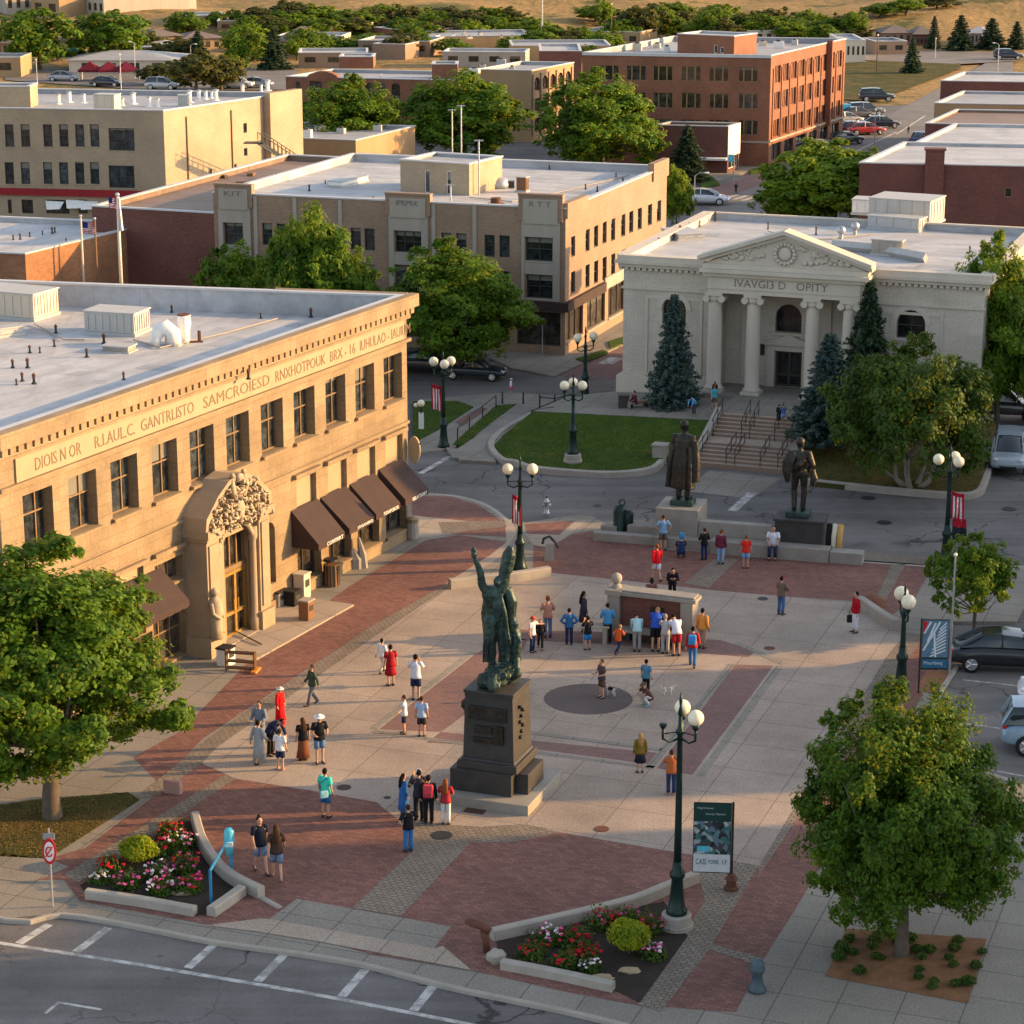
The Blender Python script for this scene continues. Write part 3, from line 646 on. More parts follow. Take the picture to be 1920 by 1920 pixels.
b.band('string_course',0,5.28,5.4,.09,M['limestone'],.0,L0+.05,.003); b.band('plinth',0,-.25,.42,.1,M['limestone'],11.5,L0+.1,.003)
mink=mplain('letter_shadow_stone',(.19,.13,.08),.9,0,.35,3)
def frieze_text(body,u0,u1):
    a,e,n,L=b.ed(0); p=a+e*u0+n*.072; textobj('inscription',body,u1-u0,.44,mink,b.t,frame_on(p,e,n,9.31))
for body,xa,xb in (('DIOIS N OR',62,142),('R.LAUL.C.  GANTRLISTO',176,358),('SAMCROIESD',382,502),('RNXHOTPOUK',518,608),('BRX - 16',620,664),('IUHULAO - IAUIUM',676,767)):
    frieze_text(body,b.px(0,xa,860)[0],b.px(0,xb,700)[0])
# awnings
def awning(bl,i,u0,u1,zb,zf,out,label,mat=None,txt=None,group=None):
    t=MB(); at=bl.at
    A,B,C,D=at(i,u0,zb,.02),at(i,u1,zb,.02),at(i,u1,zf,out),at(i,u0,zf,out); dn=V((0,0,-.26))
    t.add([A,B,C,D,A-V((0,0,.04)),B-V((0,0,.04)),C-V((0,0,.04)),D-V((0,0,.04))],[(3,2,1,0),(4,5,6,7),(0,1,5,4)])
    t.add([A,D,D+dn,at(i,u0,zf-.26,.02)],[(0,1,2,3)]); t.add([B,C,C+dn,at(i,u1,zf-.26,.02)],[(3,2,1,0)])
    rt=thing('awning',label,'awning',bl.t.matrix_basis@at(i,(u0+u1)/2,zf,0),bl.rz,group)
    off=at(i,(u0+u1)/2,zf,0)
    for k,v in enumerate(t.v): t.v[k]=tuple(V(v)-off)
    t.build('canopy',mat or M['awning'],rt)
    v=MB(); n_=24; e=(C-D)
    for k in range(n_):
        a,c=D+e*(k/n_),D+e*((k+1)/n_); s1=.03 if k%4 in(0,3) else .0
        v.add([a-off,c-off,c+dn-V((0,0,-.03 if k%4==3 else 0))-off,a+dn-V((0,0,-.03 if k%4==0 else 0))-off],[(3,2,1,0)])
    vo=v.build('valance',mat or M['awning'],rt)
    if txt:
        a,ee,nn,L=bl.ed(i); p=at(i,u0+(u1-u0)*.3,0,out+.012)-off
        textobj('lettering',txt,(u1-u0)*.62,.16,M['whitep'],rt,frame_on(p,ee,nn,zf-.22-off.z))
    fr=MB()
    for q in (u0+.03,u1-.03): fr.bar(at(i,q,zf-.03,.02)-off,at(i,q,zf-.03,out)-off,.03,.03)
    fr.build('bracket',M['iron'],rt); return rt
for k,(q,txt,lb) in enumerate((((545,958,597,1022,645),'CORKRIRT','dark brown shop awning nearest the carved doorway'),((600,933,655,992,695),'JOGANIRO','dark brown shop awning second from the carved doorway'),((655,908,705,965,748),'FORAPOROR','dark brown shop awning third from the carved doorway'),((709,880,760,937,803),'RELATSORY','dark brown shop awning at the street corner end of the row'))):
    u0,zb_=b.px(0,q[0],q[1]); d=.5
    while d<3 and b.px(0,q[2],q[3],d)[0]>u0: d+=.02
    zf=b.px(0,q[2],q[3],d)[1]; u1=b.px(0,q[4],q[3]-34,d)[0]; 
    awning(b,0,u0,u0+2.15,zb_,zf,d,lb,txt=txt,group='awnings of the golden stone building')
u0,zb_=b.px(0,236,1098); awning(b,0,u0-.7,u0+2.2,zb_+.1,zb_-1.0,1.25,'plain brown awning left of the carved doorway, half behind the maple',group='awnings of the golden stone building')
# carved doorway
PD=1.0; pu0=b.px(0,394,1216,PD)[0]; pu1=b.px(0,509,1148,PD)[0]; pw=pu1-pu0; po=MB()
E0=mplain('portal_stone',(.325,.25,.165),.85,0,.2,1.2,18,.25); cx=(pu0+pu1)/2; AZ,AH=5.0,.68; d0,d1=b.px(0,421,1165,.4)[0],b.px(0,459,1110,.4)[0]
print('portal',pu0,pu1,d0,d1)
for q0,q1 in ((pu0,pu0+.85),(pu1-.75,pu1)):
    boxon(po,b,0,q0,q1,-.1,4.75,.003,PD); boxon(po,b,0,q0-.1,q1+.08,-.1,.8,.003,PD+.12); boxon(po,b,0,q0-.08,q1+.08,4.55,4.7,.003,PD+.1); boxon(po,b,0,q0-.16,q1+.14,4.7,5.02,.003,PD+.2); boxon(po,b,0,q0+.12,q1-.12,1.0,4.4,PD,PD+.06)
boxon(po,b,0,pu0+.85,pu1-.75,4.3,5.1,.003,.75)
portal=po.build('portal',E0,b.t)
mb=MB(); rr=pw/2+.16; HH=rr*AH                    # raked hood with a moulded edge
hp_=[(1,0),(.96,.3),(.62,.72),(.3,.98),(0,1.06),(-.3,.98),(-.62,.72),(-.96,.3),(-1,0)]
for (q0_,q1_) in zip(hp_[:-1],hp_[1:]):
    for (k0,k1,e0,e1) in ((.90,1.,.003,PD+.1),(.8,.90,.003,PD-.05),(.0,.8,.003,.85)):
        q=[(cx+rr*k*p[0],AZ+HH*k*p[1]) for k,p in ((k0,q0_),(k1,q0_),(k1,q1_),(k0,q1_))]
        f=[b.at(0,u,z,e1) for u,z in q]; k=[b.at(0,u,z,e0) for u,z in q]
        mb.add(f+k,[(0,1,2,3),(1,5,6,2),(4,0,3,7)])
mb.build('arched_hood',E0,portal)
mb=MB(); r2=random.Random(3)                      # crest of scrolls, leaves, shield and figures
def rl(u,z,d): return b.at(0,u,z,d-.08)
for k in range(150):
    a=r2.uniform(.02,math.pi-.02); r=r2.uniform(.02,1)**.6*(rr-.25); u=cx+r*math.cos(a); z=AZ-.35+r*math.sin(a)*AH*1.25; th=r2.uniform(0,6.28); l=r2.uniform(.1,.3); cv=r2.choice((-1,1))*r2.uniform(1.5,3.2)
    mb.tube([rl(u+l*t*math.cos(th+t*cv),z+l*t*math.sin(th+t*cv),.85+.45*math.sin(3*t)+r2.uniform(0,.12)) for t in (0,.35,.7,1.)],[.035,.055,.05,.02],6)
for k in range(70):
    a=r2.uniform(0,math.pi); r=r2.uniform(.05,1)**.6*(rr-.25); mb.ball(rl(cx+r*math.cos(a),AZ-.3+r*math.sin(a)*AH*1.2,.9+r2.uniform(0,.4)),r2.uniform(.035,.09),7,5,sc=(r2.uniform(.6,1.4),1,r2.uniform(.6,1.6)))
p=rl(cx,AZ+.35,1.1); mb.ball(p,.42,12,9,sc=(.8,.6,1.15))
for s_ in (-1,1):
    for k in range(16): a=k*.55; q=.34*(1-k/22); mb.ball(rl(cx+s_*(pw/2-.45+q*math.cos(a)*.7),AZ+.12+q*math.sin(a),PD),.1,6,4)
    for k in range(9): mb.ball(rl(cx+s_*(.35+.1*k),AZ-.25-.02*k*k*.5,.95),.1,7,5,sc=(1,1,1.5))
    mb.tube([rl(cx+s_*.3,AZ+AH*rr*.5,1.15),rl(cx+s_*.5,AZ+AH*rr*.78,1.2),rl(cx+s_*.42,AZ+AH*rr*.98,1.15)],[.14,.13,.08],8); mb.ball(rl(cx+s_*.4,AZ+AH*rr+.1,1.15),.11,8,6)
mb.ball(rl(cx,AZ+AH*rr-.02,1.2),.17,9,7,sc=(1.2,.8,.9)); mb.build('relief',M['carving'],portal,smooth=True)
for q in (pu0+.98,pu1-.9):
    mb=MB(); p=b.at(0,q,0,.78); mb.lathe([(.2,-.1),(.2,.55),(.15,.65),(.14,3.7),(.2,3.85),(.2,4.3)],14,(p.x,p.y)); o=mb.build('column',E0,portal)
    for f in o.data.polygons: f.use_smooth=abs(f.normal.z)<.5
mb=MB(); boxon(mb,b,0,pu0+.8,d0-.12,-.1,4.3,.003,.55); boxon(mb,b,0,d1+.12,pu1-.7,-.1,4.3,.003,.55); mb.build('door_jamb',E0,portal)
mb=MB(); boxon(mb,b,0,d0-.12,d1+.12,2.9,4.32,.003,.32,1)
for q in [d0+(d1-d0)*k/3 for k in range(4)]: boxon(mb,b,0,q-.04,q+.04,2.9,4.3,.32,.4)
boxon(mb,b,0,d0-.1,d1+.1,2.72,2.92,.003,.46); mb.build('transom_window',[M['framet'],M['glass2']],portal)
mb=MB(); boxon(mb,b,0,d0,d1,.05,2.72,.003,.36,1)
for q in (d0,(d0+d1)/2,d1): boxon(mb,b,0,q-.07,q+.07,.05,2.72,.36,.46)
for z in (.05,.95,2.55): boxon(mb,b,0,d0-.06,d1+.06,z,z+.14,.36,.45)
for q in ((d0+d1)/2-.15,(d0+d1)/2+.15): boxon(mb,b,0,q-.015,q+.015,1.05,1.55,.45,.5)
mb.build('door',[M['framegold'],M['glass2']],portal)
mb=MB(); p=b.at(0,pu0+.25,0,PD+.12)               # carved figure on the left pier
mb.tube([(p.x,p.y,.75),(p.x,p.y,1.3),(p.x,p.y,1.9),(p.x,p.y,2.25),(p.x,p.y,2.42)],[.3,.27,.3,.26,.1],10); mb.ball((p.x,p.y,2.58),.17,10,8)
for s_ in (-.25,.25): mb.tube([(p.x+s_,p.y,2.2),(p.x+s_*1.2,p.y-.1,1.8),(p.x+s_*.3,p.y-.28,1.6)],[.1,.09,.07],7)
mb.build('carved_figure',M['carving'],portal,smooth=True)
mb=MB(); p=b.at(0,pu1+.25,0,.5); mb.ball((p.x,p.y,3.7),.22,9,6,rough=.15); mb.tube([(p.x,p.y,2.7),(p.x,p.y,3.5)],[.1,.22],9); mb.build('carved_bracket',M['carving'],portal,smooth=True)
mb=MB(); boxon(mb,b,0,pu0+.86,pu1-.76,-.1,.1,.1,PD); mb.build('entrance_step',M['pwarm'],b.t)
mb=MB(); boxon(mb,b,0,pu0+.3,pu1+3.6,-.1,.07,.1,2.7); mb.build('entrance_platform',M['pwarm'],b.t)
# ---- 2. three-storey tan brick block
FR=V((3.25,141.9,0)); FL=pol(FR,288.02,23.4); b=Bld('brick_block','three storey tan brick block with pale stone piers and white roof behind the shady trees','building',[FL,FR,pol(FR,19.6,22.3),pol(FL,19.6,22.3)],-.3,9.0,M['tanbrick'],M['whiteroof'],.45)
BLD2=b
kw=dict(fm=M['framed'],nx=1,nz=2,d=.2,fw=.06)
for xl,yt,xr,yb in ((420,417,456,458),(985.5,444,1036,488)): b.win(0,xl,yt,xr,yb,**{**kw,'nx':2,'sill':M['tanstone']})
for xl,yt,xr,yb in ((422,482,458,520),(987,514,1036,558)): b.win(0,xl,yt,xr,yb,**{**kw,'nx':2,'sill':M['tanstone']})
b.win(0,741,432,790,472,**{**kw,'nx':3,'sill':M['tanstone']}); b.win(0,741,496,790,536,**{**kw,'nx':3,'sill':M['tanstone']})
for xl,yt in ((491,418),(518,419),(570,421),(596,423),(657,427),(683,428),(827,436),(855,437),(908,440),(936,441)):
    b.win(0,xl,yt,xl+19.5,yt+41,**kw); b.win(0,xl,yt+67,xl+19.5,yt+109,**kw)
for xl,yt,yb in ((1071,445,483),(1098,432,473),(1114,425,465),(1130,418,458),(1146,412,453),(1165,404,445),(1180,398,438),(1196,392,432),(1215,385,424),(1232,378,417)):
    b.win(1,xl,yt,xl+7.5,yb,**kw)
    if xl<1185: b.win(1,xl,yt+66,xl+7.5,yb+68,**kw)
u,_=b.px(1,1066,620); 
L2=b.ed(1)[3]; L1=b.ed(0)[3]
for k,(a,c) in enumerate(((.3,3.6),(4.4,8.2),(8.9,12.5),(13.2,17))): b.add(1,a,c,.7,2.7,fm=M['framed'],nx=3,d=.2,name='shop_window',gm=M['glass2'],sill=M['tanstone'])
for a,c in ((L1-3.1,L1-.3),(L1-7,L1-3.8),(L1-11,L1-7.6)): b.add(0,a,c,.5,2.6,fm=M['framed'],nx=2,d=.35,name='shop_window',gm=M['glass2'])
b.finish()
b.band('fascia',0,2.72,3.25,.3,M['awning'],L1-3.6,L1+.3,.003); b.band('fascia',1,2.72,3.3,.3,M['awning'],0.,7.6,.003); b.band('sign_board',1,2.75,3.5,.12,M['tanstone'],7.9,18.4,.003)
for xa,xb,txt,hw in ((414,468,'KIT',9.45),(733,800,'IPRPRK',9.35),(982,1047,'R T T',9.65)):   # stone piers with raised heads
    ua=b.px(0,xa,420)[0]; ub=b.px(0,xb,445)[0]; mb=MB(); r=.3
    boxon(mb,b,0,ua-.3,ub+.3,8.2,hw+.1,.003,.16,1); boxon(mb,b,0,ua-.32,ub+.32,hw+.1,hw+.22,-.3,.22,1); boxon(mb,b,0,ua-.3,ub+.3,8.9,hw+.1,-.3,.004,1)
    boxon(mb,b,0,ua,ub,8.05,hw-.1,.16,.22,0)
    wu=[o for o in b.op[0] if ua<(o[0]+o[1])/2<ub and o[2]>3]
    w0,w1=min(o[0] for o in wu)-.04,max(o[1] for o in wu)+.04
    for q0,q1 in ((ua-.12,w0),(w1,ub+.12)): boxon(mb,b,0,q0,q1,3.3,8.2,.003,.12)
    zt=sorted([(o[2],o[3]) for o in wu]); prev=3.3
    for o0,o1 in zt: boxon(mb,b,0,w0,w1,prev,o0-.12,.003,.1); prev=o1+.03
    boxon(mb,b,0,w0,w1,prev,8.2,.003,.13); pr=mb.build('stone_pier',[M['tanstone'],M['tanbrick']],b.t)
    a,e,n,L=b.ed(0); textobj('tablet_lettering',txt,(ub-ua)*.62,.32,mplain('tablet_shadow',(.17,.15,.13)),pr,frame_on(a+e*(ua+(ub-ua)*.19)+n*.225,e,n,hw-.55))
for x,y in ((479,390),(553,390),(638,395),(813,400),(890,400)): q=b.px(0,x,y)[0]; b.band('pilaster_strip',0,3.3,8.95,.07,M['tanstone'],q-.12,q+.12,.003)
for q0,q1,h in ((.0,4.1,9.35),(18.6,22.3,9.6)): mb=MB(); boxon(mb,b,1,q0,q1,8.4,h,-.3,.14); mb.build('raised_parapet',M['tanbrick'],b.t)
# ---- 3. columned library-like hall
LC=g(1170,478,8.6); U=110.1; LW=19.6; W3=[LC,pol(LC,U,LW),pol(pol(LC,U,LW),U-90,17.6),pol(LC,U-90,17.6)]
b=Bld('columned_hall','pale stone hall with four columns, pediment and flat white roof','building',W3,-.3,8.55,M['libstone'],M['whiteroof'],.35,copm=M['libplain']); BLD3=b
PO=1.25; TERR=1.6
pa=b.px(0,1327,540,PO)[0]; pb=b.px(0,1612,560,PO)[0]; print('hall portico',pa,pb)
for xl,yt,xr,yb in ((1242,556,1286,607),(1682,580,1735,634)): b.win(0,xl,yt,xr,yb,arch=True,fm=M['framed'],d=.35,nx=2,gm=M['glassd'],sill=M['libplain'],sd=.12,zs=[.45])
b.add(0,pa+.35,pb-.35,TERR-.02,7.05,d=.02,blind=True,gm=M['libstone'])
for q in (3.,8.,13.): b.add(1,q,q+1.6,3.6,6.2,arch=True,fm=M['framed'],d=.3)
b.finish(); bl=b; L0=b.ed(0)[3]
# recessed porch: side walls, back wall with arched window and door
DEP=1.5
for o in list(bpy.data.objects):
    if o.parent is b.t and o.name.startswith('blind_panel'): bpy.data.objects.remove(o)
mb=MB(); x0,x1=pa+.35,pb-.35
mb.poly([b.at(0,x0,TERR,0),b.at(0,x0,TERR,-DEP),b.at(0,x0,7.05,-DEP),b.at(0,x0,7.05,0)][::-1]); mb.poly([b.at(0,x1,TERR,0),b.at(0,x1,TERR,-DEP),b.at(0,x1,7.05,-DEP),b.at(0,x1,7.05,0)])
mb.poly([b.at(0,x0,7.04,0),b.at(0,x1,7.04,0),b.at(0,x1,7.04,-DEP),b.at(0,x0,7.04,-DEP)][::-1])
uw0,wz1=b.px(0,1455,569,-DEP); uw1,_=b.px(0,1503,600,-DEP); _,wz0=b.px(0,1455,622,-DEP); ud0,_=b.px(0,1453,700,-DEP); ud1,_=b.px(0,1503,700,-DEP); _,dz1=b.px(0,1480,659,-DEP)
class Sub: pass
bb=Bld.__new__(Bld); a,e,n,L=b.ed(0); q0=b.W[0]+(b.W[1]-b.W[0]).normalized()*x0; ew=(b.W[1]-b.W[0]).normalized(); nw=V((ew.y,-ew.x,0)); q0=q0-nw*DEP
bb.W=[q0,q0+ew*(x1-x0)]; bb.P=[b.at(0,x0,0,-DEP),b.at(0,x1,0,-DEP)]; bb.t=b.t; bb.rz=b.rz; bb.op={}
def back(u0,u1,z0,z1,**k): bb.op.setdefault(0,[]).append((u0-x0,u1-x0,z0,z1,k))
back(uw0,uw1,wz0,wz1,arch=True,fm=M['framed'],d=.3,nx=2,fw=.05,gm=M['glassd'],name='window'); back(ud0,ud1,TERR,dz1,fm=M['framed'],d=.25,nx=2,nz=1,fw=.12,mw=.14,name='door',gm=M['glassd'],zs=[.33])
ops=bb.op[0]; usx=sorted({0,x1-x0}|{o[0] for o in ops}|{o[1] for o in ops}); zsx=sorted({TERR,7.05}|{o[2] for o in ops}|{o[3] for o in ops})
for j in range(len(usx)-1):
    for k in range(len(zsx)-1):
        cu,cz=(usx[j]+usx[j+1])/2,(zsx[k]+zsx[k+1])/2
        if any(o[0]<cu<o[1] and o[2]<cz<o[3] for o in ops): continue
        mb.poly([bb.at(0,usx[j],zsx[k]),bb.at(0,usx[j+1],zsx[k]),bb.at(0,usx[j+1],zsx[k+1]),bb.at(0,usx[j],zsx[k+1])])
for o in ops: bb.window(mb,0,*o)
mb.build('porch_wall',M['libstone'],b.t)
mb=MB()                                         # door surround with small pediment, pilasters on the back wall
for q0,q1,z0,z1,d in ((ud0-.45,ud0-.02,TERR,dz1+.35,.16),(ud1+.02,ud1+.45,TERR,dz1+.35,.16),(ud0-.02,ud1+.02,dz1+.02,dz1+.35,.15),(ud0-.6,ud1+.6,dz1+.35,dz1+.5,.3),(uw0-.3,uw1+.3,wz0-.16,wz0-.02,.14),(x0+.9,x0+1.5,TERR,7.0,.12),(x1-2.2,x1-1.7,TERR,7,.12)):
    c=[b.at(0,q,z,dd-DEP) for dd in (.003,d) for q,z in ((q0,z0),(q1,z0),(q1,z1),(q0,z1))]; mb.add(c,[(4,5,6,7),(5,1,2,6),(0,4,7,3),(7,6,2,3),(0,1,5,4)])
cxd=(ud0+ud1)/2
mb.add([b.at(0,q,z,d-DEP) for d in (.003,.28) for q,z in ((ud0-.62,dz1+.5),(ud1+.62,dz1+.5),(cxd,dz1+.95))],[(3,4,5),(0,3,5,2),(4,1,2,5)]); mb.build('door_surround',M['libplain'],b.t)
mb=MB(); q=b.px(0,1425,690,-DEP)[0]; c=[b.at(0,u,z,d-DEP) for d in (.003,.08) for u,z in ((q-.22,3.3),(q+.22,3.3),(q+.22,3.9),(q-.22,3.9))]; mb.add(c,[(4,5,6,7),(5,1,2,6),(0,4,7,3),(7,6,2,3),(0,1,5,4)]); mb.build('wall_plaque',M['iron'],b.t)
# portico: floor, columns, entablature, pediment
def pcx(x): return b.px(0,x,640,PO-.45)[0]
for x in (1340,1412,1523,1592):
    u=pcx(x); p=b.at(0,u,0,PO-.45); mb=MB(); z0=TERR
    mb.obox((p.x,p.y),(1,0),.52,.52,z0-.1,z0+.16); mb.lathe([(.5,z0+.16),(.52,z0+.24),(.46,z0+.32),(.4,z0+.36),(.405,z0+1.5),(.385,z0+3.6),(.35,6.5),(.35,6.55)],20,(p.x,p.y))
    col=mb.build('column',M['libplain'],b.t,smooth=False)
    for f in col.data.polygons:
        if abs(f.normal.z)<.6 and f.index>6: f.use_smooth=True
    mb=MB(); mb.obox((p.x,p.y),(1,0),.48,.46,6.88,7.06); mb.lathe([(.35,6.52),(.42,6.66),(.42,6.88)],20,(p.x,p.y))
    for s_ in (-1,1): mb.tube([(p.x+s_*.42,p.y-.44,6.72),(p.x+s_*.42,p.y+.44,6.72)],.19,12,ref=(0,0,1))
    mb.build('capital',M['libplain'],col,smooth=False)
mb=MB(); boxon(mb,b,0,pa,pb,7.06,7.98,.003,PO); boxon(mb,b,0,pa-.05,pb+.05,7.3,7.36,.0,PO+.05); mb.build('entablature',M['libplain'],b.t)
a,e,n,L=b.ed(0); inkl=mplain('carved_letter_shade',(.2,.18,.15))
ua=b.px(0,1378,515,PO)[0]; ub=b.px(0,1553,520,PO)[0]
textobj('inscription','IVAVGI3 D   OPITY',ub-ua,.42,inkl,b.t,frame_on(a+e*ua+n*(PO+.004),e,n,7.45))
b.band('cornice',0,8.0,8.2,.25,M['libplain'],-.25,L0+.25,.003); b.band('cornice',0,8.2,8.36,.42,M['libplain'],-.42,L0+.42,.003); b.band('cornice',0,8.36,8.645,.3,M['libplain'],-.3,L0+.3,.003); b.band('cornice',3,8.2,8.645,.42,M['libplain'],0,17.5,.003); b.band('cornice',1,8.2,8.645,.42,M['libplain'],0.,17.5,.003)
mb=MB()
for j in range(60): q=-.3+(L0+.6)*(j+.5)/60; boxon(mb,b,0,q-.1,q+.1,7.84,7.98,.003,.2)
mb.build('dentil_row',M['libplain'],b.t)
b.band('string_course',0,6.78,6.92,.1,M['libplain'],-.1,pa-.01,.003); b.band('string_course',0,6.78,6.92,.1,M['libplain'],pb+.01,L0+.1,.003)
b.band('plinth',0,-.2,TERR+.35,.28,M['libplain'],-.28,pa-.01,.003); b.band('plinth',0,-.2,TERR+.35,.28,M['libplain'],pb+.01,L0+.28,.003); b.band('plinth',3,-.2,TERR+.35,.28,M['libplain'],10,17.6,.003)
ux=b.px(0,1285,560)[0]
mb=MB()                                          # raised panel frames round the wing windows
for (u0,u1,_,z1,k) in b.op[0][:2]:
    for q0,q1,y0,y1 in ((u0-.95,u0-.8,2.2,6.3),(u1+.8,u1+.95,2.2,6.3),(u0-.95,u1+.95,6.3,6.45)): boxon(mb,b,0,q0,q1,y0,y1,.003,.05)
    N=12; r=(u1-u0)/2; cu=(u0+u1)/2
    for t in range(N):
        an=[math.pi*t/N,math.pi*(t+1)/N]; q=[(cu+rr_*math.cos(x),z1-r+rr_*math.sin(x)) for rr_,x in ((r+.02,an[0]),(r+.3,an[0]),(r+.3,an[1]),(r+.02,an[1]))]
        mb.add([b.at(0,u,z,.06) for u,z in q]+[b.at(0,u,z,.003) for u,z in q],[(0,1,2,3),(1,5,6,2),(4,0,3,7)])
mb.build('window_surround',M['libplain'],b.t)
pa2,pb2=b.px(0,1313,492,PO+.5)[0],b.px(0,1626,505,PO+.5)[0]; ap=(pa2+pb2)/2; za=10.55; zc=8.75
mb=MB(); boxon(mb,b,0,pa2+.1,pb2-.1,7.98,8.2,.02,PO+.2); boxon(mb,b,0,pa2-.1,pb2+.1,8.2,8.4,.02,PO+.42); boxon(mb,b,0,pa2,pb2,8.4,zc-.1,.02,PO+.12); mb.poly([b.at(0,pa2+.1,zc-.1,PO-.7),b.at(0,pb2-.1,zc-.1,PO-.7),b.at(0,ap,za-.1,PO-.7)][::-1])
mb.poly([b.at(0,pa2+.1,zc-.1,PO),b.at(0,pb2-.1,zc-.1,PO),b.at(0,ap,za-.3,PO)])
ped=mb.build('pediment',M['libplain'],b.t)
mb=MB()
for s_,q in ((-1,pa2-.2),(1,pb2+.2)):
    for (dz,d1) in ((0,PO+.2),(.22,PO+.42)):
        c=[]
        for d in (PO-.75,d1):
            for zz in (0,.2): c.append(b.at(0,q,zc-.1+dz+zz,d)); c.append(b.at(0,ap,za-.36+dz+zz,d))
        # c: d0:(q lo, ap lo, q hi, ap hi) d1: same
        F_=[(4,5,7,6),(2,3,1,0),(6,7,3,2),(4,6,2,0),(5,4,0,1)]
        mb.add(c,F_ if s_<0 else [tuple(reversed(f)) for f in F_])
mb.build('raking_cornice',M['libplain'],ped)
mb=MB(); r2=random.Random(5)
c=b.at(0,ap,9.35,PO+.06); mb.ball(c,.36,16,8,sc=(1,.3,1))
for k in range(16): a_=k*math.pi/8; q=b.at(0,ap+.52*math.cos(a_),9.35+.52*math.sin(a_),PO+.08); mb.ball(q,.12,6,4)
for k in range(70):
    s_=r2.choice((-1,1)); t=r2.uniform(.18,.9); u=ap+s_*t*(pb2-pa2)*.43; top=(1-t)*1.35; z=zc+.1+r2.uniform(0.05,max(.1,top)); mb.ball(b.at(0,u,z,PO+.03),r2.uniform(.07,.15),6,4,rough=.2,sc=(1.3,.6,1))
mb.build('tympanum_relief',M['libplain'],ped,smooth=True)
mb=MB(); r0=[b.at(0,q,0,PO+.1) for q in (pa2+.1,pb2-.1)]
# steps, terrace, cheek walls
ev=pol((0,0),U,1); nv=pol((0,0),U-90,1)
Bs=g(1304,871); TW=4.45
mb=MB(); run=0; z=0
def SP_(u,v,z): p=Bs+ev*u+nv*v; return (p.x,p.y,z)
for k in range(12):
    z0_=TERR*k/12; z1_=TERR*(k+1)/12; v0=run; v1=run+.33+(1.05 if k==5 else 0); run=v1
    mb.add([SP_(0,v0,z0_-.3),SP_(TW,v0,z0_-.3),SP_(TW,v0,z1_),SP_(0,v0,z1_)],[(0,1,2,3)],0); mb.add([SP_(0,v0,z1_),SP_(TW,v0,z1_),SP_(TW,v1+.01,z1_),SP_(0,v1+.01,z1_)],[(0,1,2,3)],1)
stair=thing('stone_stairs','broad two flight stone stairs with iron handrails rising to the columned hall','stairs',(0,0,0))
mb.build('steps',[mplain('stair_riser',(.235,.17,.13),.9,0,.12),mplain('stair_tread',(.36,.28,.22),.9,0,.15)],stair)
mb=MB()
for u0,u1 in ((-.35,-.01),(TW+.01,TW+.4)):
    for k in range(10):
        v0,v1=run*k/10,run*(k+1)/10; a_,b_=[SP_(u,v,-.2) for v in (v0,v1) for u in (u0,u1)],[SP_(u,v,TERR*v/run+.28) for v in (v0,v1) for u in (u0,u1)]
        mb.add(a_+b_,[(4,5,7,6),(0,1,5,4),(1,3,7,5),(2,0,4,6),(3,2,6,7)])
mb.build('cheek_wall',M['conc'],stair)
for u in (.06,1.55,2.0,3.3,4.2):
    for v0,v1 in ((.1,2.0),(3.0,4.75)):
        mb=MB(); zf=lambda v: TERR*min(1,max(0,(v if v<2 else v-.9)/(run-1.05)))+.0
        for v in (v0,(v0+v1)/2,v1): mb.tube([SP_(u,v,zf(v)-.1),SP_(u,v,zf(v)+.85)],.022,5)
        mb.tube([SP_(u,v0-.15,zf(v0)+.8),SP_(u,v0,zf(v0)+.87),SP_(u,v1,zf(v1)+.87),SP_(u,v1+.15,zf(v1)+.87)],.025,5); mb.tube([SP_(u,v0,zf(v0)+.45),SP_(u,v1,zf(v1)+.45)],.018,5)
        mb.build('handrail',M['iron'],stair)
def lb(u,v,z): p=b.W[0]+ev*u-nv*v; return (p.x,p.y,z)     # u along the hall, v metres in front of it
us0=(Bs-b.W[0]).dot(ev); vs0=-(Bs-b.W[0]).dot(nv); vt=vs0-run; print('stairs local',us0,vs0,vt)
def wsheet(name,pts,mat,th=0):
    o=None
    P_=[V(p) for p in pts]; mb=MB(); mb.add(P_,tessellate_polygon([P_]))
    for i,f in enumerate(mb.f):
        a,b_,c=[V(mb.v[k]) for k in f]
        if (b_-a).cross(c-a).z<0: mb.f[i]=tuple(reversed(f))
    if th:
        n_=len(P_)
        for i in range(n_):
            p,q=P_[i],P_[(i+1)%n_]; mb.add([p,q,q-V((0,0,th)),p-V((0,0,th))],[(0,1,2,3)])
    return st(mb.build(name,mat))
wsheet('terrace',[lb(us0-.4,vt,TERR),lb(us0+TW+.4,vt,TERR),lb(us0+TW+.4,-1.55,TERR),lb(us0-.4,-1.55,TERR)],M['pside'],.5)
wsheet('terrace',[lb(pa-.15,PO+.25,TERR+.004),lb(pb+.15,PO+.25,TERR+.004),lb(pb+.15,-1.5,TERR+.004),lb(pa-.15,-1.5,TERR+.004)],M['pside'],1.6)
wsheet('terrace',[lb(-3.,vt+.6,1.0),lb(us0-.42,vt+.6,1.3),lb(us0-.42,.2,1.45),lb(-.4,.2,1.0),lb(-3,.5,.6)],M['pside'],.9)
def gl(x,y,z): return tuple(g(x,y,z))
wsheet('lawn',[gl(921,840,.08),gl(940,862,.1),gl(967,867,.12),gl(1010,879,.12),gl(1135,888,.12),gl(1225,878,.12),gl(1245,858,.15),SP_(-.36,.3,.15),SP_(-.36,2.5,.85),SP_(-.36,run,1.3),lb(us0-.42,vt+.6,1.28),lb(-3,vt+.6,.98),gl(1042,770,.5),gl(997,783,.3),gl(948,812,.12)],M['lawn'],.3)
